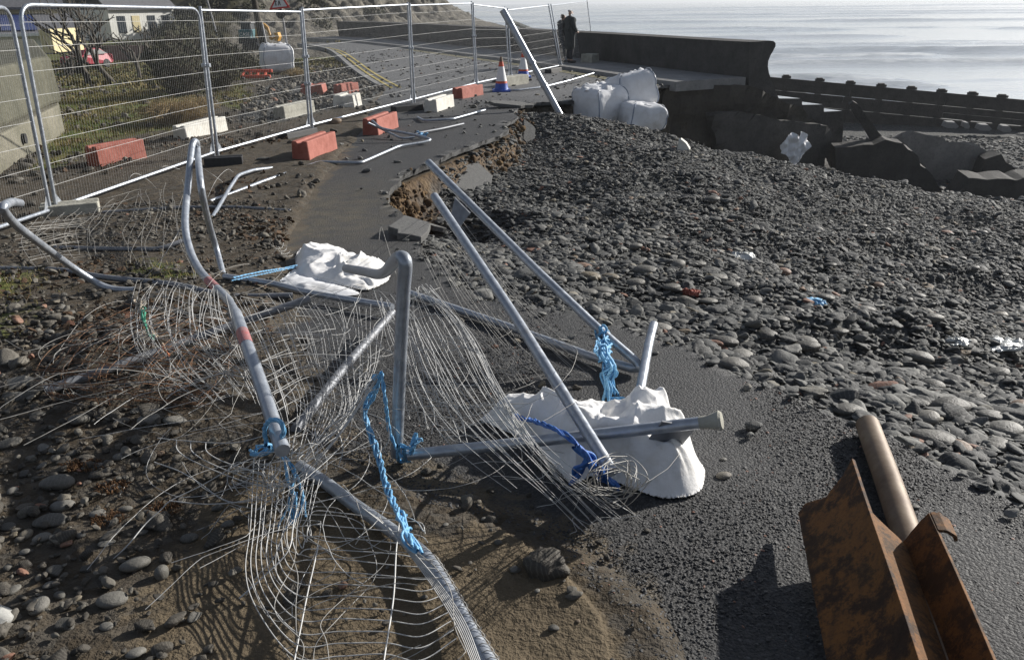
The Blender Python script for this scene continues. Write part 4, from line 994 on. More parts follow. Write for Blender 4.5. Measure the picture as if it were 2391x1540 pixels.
rope_thing('blue_rope', [([(1396, 775, None, DR), (1404, 765, None, DR - .03), (1412, 772, None, DR - .03), (1414, 800, None, DR), (1416, 850, .18), (1418, 900, .1), (1416, 938, .03)], .011, 3, .025), ([(1400, 778, None, DR), (1396, 810, None, DR), (1412, 850, .2), (1408, 890, .1), (1424, 936, .03)], .010, 3, .035),
    ([(1408, 770, None, DR), (1420, 790, None, DR), (1414, 830, .24), (1426, 870, .14), (1412, 925, .03)], .010, 3, .035), ([(1420, 830, .22), (1430, 850, .18), (1422, 880, .12), (1432, 920, .04)], .009, 3, .04), ([(1425, 930, .03), (1460, 930, .04), (1490, 936, .06), (1525, 945, .06)], .007, 3, .02), ([(1430, 935, .03), (1470, 938, .03), (1500, 960, .08)], .006, 2, .02), ([(1400, 790, None, DR), (1392, 815, .3), (1394, 830, .25)], .005, 2, .02)],
    'frayed bundle of bright blue rope hanging from the V-shaped frame')
rope_thing('blue_rope', [([(545, 648, .12), (600, 636, .1), (650, 628, .06), (694, 619, .05)], .006, 2, .002), ([(540, 655, .1), (600, 642, .08), (690, 624, .04)], .005, 2, .003)], 'thin blue cord stretched to the small white sack')
rope_thing('blue_rope', [([(973, 308, .05), (985, 312, .08), (978, 318, .05), (995, 311, .1), (990, 318, .03)], .012, 3, .03)], 'small tuft of pale blue rope on the zigzag tube')
M['dirtyrope'] = simple('dirty_frayed_cord', (.22, .17, .12), (.45, .4, .33), 40, .85)
M['greenrope'] = simple('green_cord', (.03, .22, .14), (.08, .36, .24), 40, .7)
dr = empty('frayed_cord', onbase(355, 770), 'dirty frayed cord with green and orange strands hanging in the mesh', 'rope')
for pts, r, st, lo, m, nm in (([(318, 708, .34), (330, 722, .36), (338, 750, .33), (352, 775, .28), (368, 795, .22), (378, 822, .12)], .012, 4, .02, 'dirtyrope', 'pale_strands'), ([(328, 715, .36), (335, 745, .35), (345, 765, .31), (350, 780, .27), (360, 790, .25)], .009, 3, .02, 'greenrope', 'green_strands')):
    V, Fq = wires(rope_polys([PT(p) for p in pts], r * .72, st, 40, loose=lo, seed=3), r * .5, 5); obj(nm, mesh_from(nm, V - onbase(355, 770), Fq, M[m], True), dr)
V, Fq = wires(rope_polys([PT(p) for p in [(374, 800, .2), (380, 815, .14), (388, 828, .08)]], .008, 3, 40, loose=.02, seed=9), .004, 5); M['orange'] = simple('orange_cord', (.5, .14, .05), (.6, .22, .1), 30, .7)
obj('orange_strands', mesh_from('orange_strands', V - onbase(355, 770), Fq, M['orange'], True), dr)
# ------------------------------------------------------------------ bags and sacks
def bulk_bag(name, c, size, rot, label, seed, crease=.03, group=None, loops=4, frill=True, squash=1.0, mat='bag'):
    """filled woven bag: rounded block with wrinkles, seams, gathered mouth and lifting loops. c = centre of its base"""
    w, d_, h = np.array(size) / 2; n = 44; m = 30; V = []; nrm = []
    e1, e2 = .30, .27
    f = lambda x, p: np.sign(x) * np.abs(x) ** p
    for i in range(m + 1):
        ph = -math.pi / 2 + math.pi * i / m
        for k in range(n):
            th = 2 * math.pi * k / n
            p = np.array([w * f(math.cos(ph), e1) * f(math.cos(th), e2), d_ * f(math.cos(ph), e1) * f(math.sin(th), e2), h * f(math.sin(ph), .6)])
            bulge = 1 + .03 * math.cos(ph) * math.sin(math.pi * (i / m)) ; p[:2] *= bulge * (1 + .06 * (.5 - i / m))
            V.append(p)
    V = np.array(V)
    a = np.arctan2(V[:, 1], V[:, 0]); zz = V[:, 2]
    wr = fbm(a * 2.2 + seed, zz * 3.5, seed, 4) * crease * 1.6 + crease * .9 * np.abs(fbm(a * 5 + zz * 4, zz * 1.2 - a, seed + 5, 3))
    V[:, :2] *= (1 + wr / w)[:, None]; V[:, 2] += crease * fbm(V[:, 0] * 4, V[:, 1] * 4, seed + 9, 3) * (zz > 0)
    V[:, 2] = V[:, 2] * squash + h * squash
    Fc = [(i * n + k, i * n + (k + 1) % n, (i + 1) * n + (k + 1) % n, (i + 1) * n + k) for i in range(m) for k in range(n)]
    RM = np.array(Euler(rot).to_matrix()); tr = lambda P: np.asarray(P, float) @ RM.T
    e = empty(name, c, label, 'bag', group)
    MB().add(tr(V), Fc).build('bag_body', M[mat], e, angle=0)
    top = h * 2 * squash
    for k in range(4):
        sx, sy = ((1, 1), (1, -1), (-1, -1), (-1, 1))[k]
        ii = np.arange(3, m - 2); kk = int(round((math.atan2(sy * d_, sx * w) / (2 * math.pi) % 1) * n)) % n
        ang = (math.atan2(sy, sx) / (2 * math.pi)) % 1; kk = int(round(ang * n)) % n
        P = V.reshape(m + 1, n, 3)[ii, kk]; P = P * np.array([1.012, 1.012, 1.0]); MB().tube(tr(P), .012, 6).build('seam', M['seam'], e)
    rr = np.random.default_rng(seed)
    if frill:
        Vf = []; nf = 40
        for j, (rad, hh) in enumerate(((.86, -.05), (.78, .02), (.62, .05), (.3, .0))):
            for k in range(nf):
                th = 2 * math.pi * k / nf; nz_ = float(fbm(np.array([th * 2.2]), np.array([j * 1.3 + seed]), seed, 3)[0]); q = 1 + (.05 + .1 * j) * nz_ + .02 * rr.normal() * (j > 0)
                Vf.append([w * rad * q * math.cos(th), d_ * rad * q * math.sin(th), top - .05 + hh * (1 + 2.2 * nz_) + (.012 * rr.normal() if j > 0 else 0)])
        Ff = [(j * nf + k, j * nf + (k + 1) % nf, (j + 1) * nf + (k + 1) % nf, (j + 1) * nf + k) for j in range(3) for k in range(nf)]
        o = MB().add(tr(Vf), Ff).build('gathered_mouth', M[mat], e, angle=0); sm = o.modifiers.new('thickness', 'SOLIDIFY'); sm.thickness = .006
    for k in range(loops):
        sx, sy = ((1, 1), (1, -1), (-1, -1), (-1, 1))[k]; q = np.array([sx * w * .72, sy * d_ * .72, top - .06])
        P = spline(np.array([q + [-.09 * sx, 0, -.03], q + [-.05 * sx, 0, .03 + .03 * rr.random()], q + [.02 * sx, .03 * sy, .06], q + [.07 * sx, .04 * sy, .0], q + [.05 * sx, .0, -.08]]), 6)
        MB().tube(tr(P), .011, 6).build('lifting_loop', M[mat], e)
    return e
M['seam'] = simple('grey_blue_seam', (.16, .20, .28), (.24, .28, .35), 20, .7)
GBG = 'bulk bags on the bank'
def cbase(px, py, Y): return atY(px, py, Y)
bulk_bag('bulk_bag', cbase(1397, 289, 19.2), (.98, .98, .86), (R(3), R(-6), R(40)), 'squat white bulk bag with torn patches, left of the three bags by the wall', 3, .045, GBG)
bulk_bag('bulk_bag', cbase(1490, 300, 18.9), (.92, .9, .58), (R(0), R(5), R(20)), 'sagging white bulk bag at the bottom of the heap of three', 8, .06, GBG, loops=2)
bulk_bag('bulk_bag', cbase(1483, 256, 19.6), (.98, .92, .86), (R(-8), R(-12), R(18)), 'white bulk bag on top of the heap, tipped with a raised bright corner', 5, .03, GBG)
# raised flap of the tipped bag
bb = onbase(648, 168)
bulk_bag('bulk_bag', bb, (1.0, .92, .9), (0, R(2), R(24)), 'square grey-white bulk bag standing by the sign post behind the fence', 12, .03, None)

def crumple(name, outline, hfun, label, cat, mat, group=None, res=70, thick=.05, fold=.05, seed=0, fs=6.0, parts=None, ncrease=60, pinch=None):
    """crumpled cloth lying on the ground: outline in the picture, heights from hfun(px, py)"""
    O = polyw(outline); O = spline(np.column_stack([np.vstack([O, O[:1]]), np.zeros(len(O) + 1)]), 5)[:-1, :2]
    O = O + .012 * np.stack([fbm(O[:, 0] * 9, O[:, 1] * 9, seed, 2), fbm(O[:, 0] * 9, O[:, 1] * 9, seed + 4, 2)], -1)
    lo, hi = O.min(0) - .02, O.max(0) + .02
    xs, ys = np.linspace(lo[0], hi[0], res), np.linspace(lo[1], hi[1], int(res * .8)); X, Y = np.meshgrid(xs, ys)
    s = sdist(O, X, Y); cell = max(xs[1] - xs[0], ys[1] - ys[0]) * 1.1
    gy, gx = np.gradient(s, ys, xs); near = np.abs(s) < cell
    X2 = np.where(near, X - gx * s, X); Y2 = np.where(near, Y - gy * s, Y); s2 = np.where(near, 0, s)
    H = hfun(X2, Y2, np.maximum(s2, 0)) * .72
    rc = np.random.default_rng(seed + 100); F_ = np.zeros(X2.shape); ext = hi - lo; wx = X2 + .02 * fbm(X2 * 7, Y2 * 7, seed, 2); wy = Y2 + .02 * fbm(X2 * 7 + 9, Y2 * 7, seed, 2)
    for kk in range(ncrease):
        c0 = lo + ext * rc.random(2); th = rc.uniform(0, 3.14)
        if pinch is not None and rc.random() < .6:
            v_ = np.array(pinch) - c0; th = math.atan2(v_[1], v_[0]) + rc.normal(0, .25)
        ca_, sa_ = math.cos(th), math.sin(th); al = (wx - c0[0]) * ca_ + (wy - c0[1]) * sa_; ac = -(wx - c0[0]) * sa_ + (wy - c0[1]) * ca_
        ln_ = rc.uniform(.1, .34); wd_ = rc.uniform(.012, .05); sg_ = 1 if rc.random() < .68 else -.8
        prof_ = np.where(ac > 0, np.exp(-np.abs(ac) / wd_), np.exp(-np.abs(ac) / (wd_ * 2.2)))
        F_ += sg_ * fold * rc.uniform(.4, 1.1) * prof_ * np.exp(-(al / ln_) ** 2)
    F_ = (F_ + .006 * fbm(X2 * 22, Y2 * 22, seed + 2, 2)) * sstep(0, .08, s2)
    Z = np.array([gbase(y) for y in Y2.ravel()]).reshape(Y2.shape)
    Zt = Z + .012 + np.maximum(H + F_, .0); Zb = np.maximum(Z + .002, Zt - thick - H * .0)
    keep = s2 >= -1e-9; ny, nx = X.shape; i = np.arange(ny - 1)[:, None] * nx; j = np.arange(nx - 1)[None]
    Fq = np.stack([i + j, i + j + 1, i + j + 1 + nx, i + j + nx], -1).reshape(-1, 4); Fq = Fq[keep.ravel()[Fq].all(1)]
    V = np.stack([X2, Y2, Zt], -1).reshape(-1, 3); c = np.array([O[:, 0].mean(), O[:, 1].mean(), 0]); c[2] = gbase(c[1])
    used = np.unique(Fq); rm = np.full(len(V), -1); rm[used] = np.arange(len(used))
    o = obj(name, mesh_from(name, V[used] - c, rm[Fq], M[mat], True)); o.location = c
    sm = o.modifiers.new('thickness', 'SOLIDIFY'); sm.thickness = .004; sm.offset = -1
    return tag(o, label, cat, group), c
cs = [onbase(1560, 1060)[:2], onbase(1310, 1000)[:2], onbase(1440, 1060)[:2], onbase(1200, 985)[:2]]
def hA(X, Y, s):
    q = .125 * np.exp(-((X - cs[0][0]) ** 2 / .06 + (Y - cs[0][1]) ** 2 / .09)) + .115 * np.exp(-((X - cs[1][0]) ** 2 / .13 + (Y - cs[1][1]) ** 2 / .10)) + .04 * np.exp(-((X - cs[2][0]) ** 2 / .03 + (Y - cs[2][1] - .1) ** 2 / .1)) + .04 * np.exp(-((X - cs[3][0]) ** 2 + (Y - cs[3][1]) ** 2) / .06)
    return (q + .04) * (1 - np.exp(-s / .075))
bigsack, bsc = crumple('white_sack', [(1118, 985), (1190, 960), (1280, 975), (1380, 985), (1450, 995), (1520, 1000), (1590, 1035), (1625, 1075), (1645, 1110), (1630, 1145), (1595, 1162), (1545, 1166), (1490, 1150), (1430, 1128), (1385, 1118), (1330, 1130), (1290, 1088), (1240, 1040), (1180, 1012)],
        hA, 'large crumpled white woven sack pinned down by the tubes', 'sack', 'sack', seed=4, fold=.03, res=200, ncrease=150, pinch=onbase(1425, 1075)[:2])
rope_thing('webbing_strap', [([(1195, 968, .1), (1250, 985, .26), (1300, 1000, .32), (1340, 1030, .3), (1362, 1060, .24), (1375, 1090, .14)], .007, 5, .01), ([(1345, 1040, .3), (1380, 1080, .22), (1400, 1110, .12), (1425, 1128, .05)], .011, 6, .015), ([(1375, 1070, .2), (1350, 1100, .1), (1338, 1126, .03)], .013, 6, .015), ([(1400, 1090, .2), (1420, 1115, .1), (1440, 1135, .03)], .011, 6, .015)],
           'dark blue webbing strap lying over the large white sack', 'strap', 'ropedark', None)
c1 = onbase(770, 612)[:2]; c2 = onbase(870, 640)[:2]
def hB(X, Y, s): return (.1 * np.exp(-((X - c1[0]) ** 2 / .1 + (Y - c1[1]) ** 2 / .12)) + .07 * np.exp(-((X - c2[0]) ** 2 / .03 + (Y - c2[1]) ** 2 / .05)) + .04) * (1 - np.exp(-s / .06))
crumple('white_sack', [(694, 592), (712, 578), (745, 590), (800, 596), (838, 606), (860, 622), (880, 612), (905, 622), (910, 645), (900, 660), (858, 680), (800, 670), (740, 658), (700, 645), (690, 618)], hB, 'smaller crumpled white sack on the asphalt behind the folded post', 'sack', 'sack', seed=9, fold=.042, res=140, ncrease=60)
crumple('grey_sheet', [(655, 658), (690, 632), (720, 648), (800, 672), (840, 688), (790, 694), (720, 688), (670, 676)], lambda X, Y, s: .015 * sstep(0, .1, s), 'flat pale grey sheet sticking out under the smaller white sack', 'sheet', 'bag', seed=15, fold=.012, fs=5, res=50)
M['clear'] = simple('clear_plastic', (.5, .52, .5), (.66, .67, .66), 12, .25, bump=.6, dist=.02, spec=.7)

def onbank(px, py): return onterr(px, py)
def litter(name, px, py, size, mat, label, cat, seed, flat=.4):
    c = onbank(px, py); n = 22; V = []
    u = np.linspace(-1, 1, n); U, Vv = np.meshgrid(u, u); r = np.sqrt(U ** 2 + Vv ** 2)
    X = U * size[0] / 2 * (1 - .15 * r) + .05 * fbm(U * 2, Vv * 2, seed, 2); Y = Vv * size[1] / 2 * (1 - .15 * r) + .05 * fbm(U * 2 + 9, Vv * 2, seed, 2)
    Z = size[2] * (np.maximum(0, 1 - r ** 2 * .7) * .6 + .6 * (1 - np.abs(fbm(U * 2.4, Vv * 2.4, seed + 3, 3)) * 2.4)) 
    i = np.arange(n - 1)[:, None] * n; j = np.arange(n - 1)[None]; Fq = np.stack([i + j, i + j + 1, i + j + 1 + n, i + j + n], -1).reshape(-1, 4)
    o = obj(name, mesh_from(name, np.stack([X, Y, Z], -1), Fq, M[mat], True)); o.location = c; s = o.modifiers.new('thickness', 'SOLIDIFY'); s.thickness = .004
    return tag(o, label, cat)
litter('plastic_scrap', 1722, 605, (.42, .3, .09), 'clear', 'crumpled clear plastic bag among cobbles halfway down the shingle', 'plastic scrap', 3)
litter('plastic_sheet', 2335, 812, (.55, .32, .07), 'clear', 'large glinting plastic sheet on the cobbles at the far edge of the shingle', 'plastic sheet', 6)
litter('plastic_sheet', 2225, 805, (.22, .2, .06), 'clear', 'small glinting plastic piece beside the large plastic sheet', 'plastic sheet', 8)
litter('plastic_scrap', 1893, 708, (.26, .14, .04), 'rope', 'flat bright blue plastic scrap lying in the cobbles', 'plastic scrap', 11)
litter('brick', 1612, 690, (.17, .12, .06), 'redblock', 'small worn orange brick piece among the cobbles', 'brick', 21)

# white rag caught on the broken wall
RP = np.array([onplane(*p) for p in [(1777, 329), (1784, 316), (1795, 305), (1808, 300), (1818, 312), (1826, 297), (1838, 303), (1844, 328), (1833, 346), (1823, 363), (1811, 377), (1798, 364), (1790, 350), (1779, 347)]])
lo, hi = RP.min(0), RP.max(0); n = 40; U, Vv = np.meshgrid(np.linspace(lo[0], hi[0], n), np.linspace(lo[1], hi[1], n)); ins = sdist(RP, U, Vv)
gv, gu = np.gradient(ins, Vv[:, 0], U[0]); nr = np.abs(ins) < .035; U = np.where(nr, U - gu * ins, U); Vv = np.where(nr, Vv - gv * ins, Vv); ins = np.where(nr, 0, ins)
dep = .82 + .16 * (1 - np.abs(fbm(U * 3.2 - Vv * 2.0, Vv * 1.2 + U, 33, 3)) * 2.2) + .05 * fbm(U * 9, Vv * 9, 5, 2)
Vx = np.stack([WQ[0] + WA[0] * U - WW[0] * dep, WQ[1] + WA[1] * U - WW[1] * dep, Vv], -1).reshape(-1, 3)
i = np.arange(n - 1)[:, None] * n; j = np.arange(n - 1)[None]; Fq = np.stack([i + j, i + j + 1, i + j + 1 + n, i + j + n], -1).reshape(-1, 4); Fq = Fq[(ins.ravel() >= -1e-9)[Fq].all(1)]
used = np.unique(Fq); rm = np.full(len(Vx), -1); rm[used] = np.arange(len(used)); c = Vx[used].mean(0)
o = obj('white_rag', mesh_from('white_rag', Vx[used] - c, rm[Fq], M['bag'], True)); o.location = c; sm = o.modifiers.new('t', 'SOLIDIFY'); sm.thickness = .006
tag(o, 'folded white rag snagged on the broken end of the sea wall', 'rag')

# ------------------------------------------------------------------ big leaning pipe
pb, ptp = atY(1318, 286, 17.4), atY(1174, 24, 17.9); pb = pb - (ptp - pb) * .04
lp = empty('leaning_pipe', pb, 'thick galvanised pipe leaning against the fence with its foot in the shingle', 'pipe')
MB().tube([pb, pb + (ptp - pb) * .55], .066, 18).build('lower_tube', M['galv'], lp, pb)
MB().tube([pb + (ptp - pb) * .553, ptp], .074, 18).build('upper_tube', M['galv'], lp, pb)
ax = (ptp - pb) / np.linalg.norm(ptp - pb)
for k, r in ((.55, .09), (.36, .08), (.9, .083)): MB().lathe([(r * .8, -.02), (r, -.018), (r, .018), (r * .8, .02)], pb + (ptp - pb) * k, 18, axis=ax).build('collar', M['galv'], lp, pb)

# ------------------------------------------------------------------ rusty beam and pipe in the foreground
dirb = np.array([.2256, 1, 0]); dirb /= np.linalg.norm(dirb)
YL, YR_ = 2.27, 2.06
A_ = atY(1865, 1190, YL); A_[2] = max(A_[2], gbase(YL) + .0)
B_ = atY(1995, 1072, YL)
rbm = empty('rusty_beam', (A_ * [1, 1, 0] + [0, 0, gbase(YL)]), 'rusty steel beam with torn flanges lying on the asphalt beside a brown pipe', 'steel beam')
rb0 = np.array(rbm.location)
def plate(name, pts, starts, L, th, seed):
    """bent steel plate: section points extruded along the beam, ragged far end"""
    P = np.array(pts); T = np.gradient(P, axis=0); nn = np.cross(T, dirb); nn /= np.linalg.norm(nn, axis=1)[:, None]
    s = np.interp(np.linspace(0, 1, 17), np.linspace(0, 1, len(P)), np.arange(len(P))); Q = np.array([[np.interp(t, np.arange(len(P)), P[:, k]) for k in range(3)] for t in s]); N2 = np.array([[np.interp(t, np.arange(len(P)), nn[:, k]) for k in range(3)] for t in s])
    st = np.interp(s, np.arange(len(P)), starts) + .012 * fbm(s * 2.1, s * 0 + seed, seed, 3); V = []; ne = 15
    for e_ in range(ne):
        for q, n_, t0 in zip(Q, N2, st):
            l = t0 + (L - t0) * (e_ / (ne - 1)) ** 1.4; wob = .004 * math.sin(l * 5 + seed)
            V.append(q - dirb * l + n_ * (th / 2 + wob))
        for q, n_, t0 in zip(Q[::-1], N2[::-1], st[::-1]):
            l = t0 + (L - t0) * (e_ / (ne - 1)) ** 1.4; V.append(q - dirb * l - n_ * (th / 2 - .004 * math.sin(l * 5 + seed)))
    k = 34; Fc = [(i * k + a, i * k + (a + 1) % k, (i + 1) * k + (a + 1) % k, (i + 1) * k + a) for i in range(ne - 1) for a in range(k)]
    for b_ in (0, (ne - 1) * k): Fc += [(b_ + a, b_ + a + 1, b_ + 32 - a, b_ + 33 - a) for a in range(16)]
    o = MB().add(np.array(V), Fc).build(name, M['rust'], rbm, rb0, smooth=False, bevel=.002)
    bm = bmesh.new(); bm.from_mesh(o.data); bmesh.ops.recalc_face_normals(bm, faces=bm.faces); bm.to_mesh(o.data); bm.free()
plate('flange', [A_, atY(1885, 1178, YL), atY(1930, 1140, YL), atY(1970, 1104, YL), B_], [0.02, 0.0, .05, .03, 0.0], 2.0, .014, 1)
W0, W1 = atY(1968, 1168, YR_ + .1), atY(2108, 1264, YR_)
plate('web', [W0, (W0 + W1) / 2, W1], [.0, -.04, .03], 1.75, .013, 2)
R0, R1, R2 = atY(2066, 1318, YR_), atY(2172, 1197, YR_), atY(2214, 1214, YR_ - .01)
plate('inner_flange', [R0, (R0 * .5 + R1 * .5), R1], [.0, .0, .0], 1.75, .012, 3)
plate('curled_lip', [R1 + [0, 0, .002], R1 * .55 + R2 * .45 + [0, 0, .012], R2 + [0, 0, .006], R2 + [.006, 0, -.012]], [.0, .0, .0, .01], .09, .010, 4)
pp = [(2026, 992, .046), (2075, 1125, .046), (2122, 1262, .046), (2200, 1490, .046), (2260, 1660, .046)]
PP = np.array([onbase(*p) for p in pp]); b = PP[0].copy(); b[2] -= .046
V_, F_ = tube(PP, .0465, 20); Vi, Fi = tube(PP[:2], .041, 20, cap=False)
mb = MB(); mb.add(V_, F_[:-2] + F_[-1:]); mb.add(Vi, [f[::-1] for f in Fi]); mb.add(np.vstack([V_[:20], Vi[:20]]), [(k, 20 + k, 20 + (k + 1) % 20, (k + 1) % 20) for k in range(20)])
o = mb.build('steel_pipe', M['pipe'], None, b, angle=50); o.location = b
tag(o, 'brown weathered steel pipe with open end lying along the rusty beam', 'pipe')

# ------------------------------------------------------------------ concrete debris on the beach
M['debris'] = m_concrete('fallen_concrete', (.035, .033, .031), (.07, .066, .06)); M['sandy'] = m_concrete('sandy_concrete', (.17, .16, .15), (.25, .235, .215))
def slab_poly(name, pts, Y, thick, mat, label, cat='concrete slab', tilt=0.0, amp=.05, skew=0.0, group=None):
    P = np.array([atY(px, py, Y + skew * (px - pts[0][0]) / 100) for px, py in pts]); c = P.mean(0); c[2] = P[:, 2].min()
    Pj = [];
    rr = np.random.default_rng(len(pts) + int(Y * 10))
    for a, b_ in zip(P, np.roll(P, -1, 0)):
        L = np.linalg.norm(b_ - a); k = max(1, int(L / .25))
        for t in range(k): Pj.append(a + (b_ - a) * t / k + (rr.uniform(-amp, amp, 3) * [1, .3, 1] if t else 0))
    Pj = np.array(Pj) - c; n = len(Pj); back = np.array([.25 * thick, thick, tilt * thick]); B2 = Pj + back + rr.uniform(-amp, amp, (n, 3)) * .7
    bm = bmesh.new(); va = [bm.verts.new(v) for v in Pj]; vb = [bm.verts.new(v) for v in B2]
    bm.faces.new(va); bm.faces.new(vb[::-1])
    for k in range(n): bm.faces.new((va[k], vb[k], vb[(k + 1) % n], va[(k + 1) % n]))
    bmesh.ops.recalc_face_normals(bm, faces=bm.faces); bmesh.ops.triangulate(bm, faces=[f for f in bm.faces if len(f.verts) > 4]); bmesh.ops.subdivide_edges(bm, edges=bm.edges, cuts=1)
    for v in bm.verts: v.co += Vector((0, 1, .3)) * float(amp * fbm(np.array([v.co.x * 2.0]), np.array([v.co.z * 2.0]), 4, 3)[0])
    me = bpy.data.meshes.new(name); bm.to_mesh(me); bm.free(); me.materials.append(M[mat]); o = obj(name, me); o.location = c
    return tag(o, label, cat, group)
GD = 'broken concrete on the beach'
slab_poly('concrete_slab', [(1950, 345), (2040, 338), (2067, 326), (2108, 335), (2120, 349), (2131, 353), (2187, 428), (2205, 462), (2100, 480), (1950, 460)], 23.2, .9, 'debris', 'big dark concrete slab leaning on the beach beside the wall end', group=GD)
slab_poly('concrete_post', [(1983, 243), (1993, 237), (2003, 243), (2074, 338), (2062, 352), (2044, 344)], 23.9, .3, 'debris', 'dark square post leaning on the big concrete slab', 'concrete post', amp=.02)
slab_poly('sandy_mound', [(2085, 328), (2105, 310), (2130, 307), (2160, 314), (2200, 319), (2240, 331), (2290, 345), (2338, 362), (2385, 415), (2392, 445), (2200, 450), (2150, 380)], 25.2, 2.2, 'sandy', 'rounded grey sandy block behind the dark slabs', amp=.12, tilt=-.25, group=GD)
slab_poly('concrete_slab', [(2300, 372), (2338, 360), (2386, 414), (2470, 440), (2470, 470), (2270, 470)], 24.4, .8, 'debris', 'dark broken slab behind the low flat-topped one at the frame edge', group=GD)
slab_poly('concrete_slab', [(2228, 465), (2262, 415), (2330, 416), (2520, 418), (2540, 500), (2235, 492)], 22.2, 1.1, 'debris', 'low flat-topped dark slab at the foot of the shingle bank', group=GD)
for k, (px, py, w) in enumerate([(2222, 291, 34), (2258, 292, 14), (2300, 297, 32), (2350, 300, 26)]):  # pale colour stands in for the glint on wet rocks
    slab_poly('wet_rock', [(px - w / 2, py + 5), (px - w / 3, py - 6), (px + w / 4, py - 5), (px + w / 2, py + 4), (px + w / 3, py + 9), (px - w / 3, py + 8)], 34, .5, 'pave', ['widest pale wet rock at the groyne foot', 'smallest pale wet rock at the groyne foot', 'pale rock between two others at the groyne foot', 'pale wet rock at the groyne foot, farthest along the beach'][k], 'rock', amp=.03, group='pale rocks at the groyne foot')
c = onterr(1593, 352)
o = slab_poly('white_boulder', [(1580, 352), (1584, 330), (1590, 325), (1602, 335), (1611, 350), (1607, 362), (1595, 362)], float(c[1]), .22, 'whiteblock', 'pale angular boulder standing out on the upper shingle', 'boulder', amp=.01)
# rocks, beach boulders and slanting timber beyond the wall
tj = empty('timber_ramp', atY(1225, 80, 62), 'slanting timber ramp with pale uprights and an orange end beyond the sea wall', 'timber ramp'); tb = np.array(tj.location)
MB().tube([atY(1196, 52, 62), atY(1246, 72, 62)], .15, 4).build('beam', M['greyblock'], tj, tb, smooth=False)
MB().tube([atY(1246, 72, 61.9), atY(1256, 76.5, 61.9)], .2, 4).build('orange_end', M['cone_orange'], tj, tb, smooth=False)
for px in (1186, 1200, 1212, 1222, 1232): MB().box(atY(px, 73, 62.2), (.22, .15, .45), (0, .35, 0)).build('upright', M['whiteblock'], tj, tb, smooth=False)

# ------------------------------------------------------------------ two people at the wall
M['coat'] = simple('dark_coat', (.014, .015, .017), (.028, .03, .034), 10, .85); M['coatb'] = simple('dark_green_coat', (.02, .025, .026), (.035, .042, .042), 10, .85)
M['skin'] = simple('skin', (.42, .27, .2), (.5, .33, .25), 10, .6); M['hairg'] = simple('grey_hair', (.38, .36, .34), (.55, .53, .5), 40, .8); M['hairb'] = simple('brown_hair', (.05, .035, .025), (.1, .07, .05), 40, .8)
M['jeans'] = simple('dark_trousers', (.016, .017, .022), (.03, .032, .04), 14, .85); M['sunlitcoat'] = simple('sunlit_coat_edge', (.3, .32, .3), (.4, .42, .4), 10, .8)  # last one is the coat's sunlit edge as a colour, not assigned anywhere
def skin_chain(name, verts, edges, radii, root, mat, parent, sub=2):
    me = bpy.data.meshes.new(name); me.from_pydata([tuple(v) for v in verts], edges, []); o = obj(name, me, parent)
    o.modifiers.new('skin', 'SKIN'); sk = me.skin_vertices[0].data
    for v, r in zip(sk, radii): v.radius = (r, r) if not isinstance(r, tuple) else r
    sk[root].use_root = True; s = o.modifiers.new('sub', 'SUBSURF'); s.levels = sub; s.render_levels = sub
    me.materials.append(mat); return o
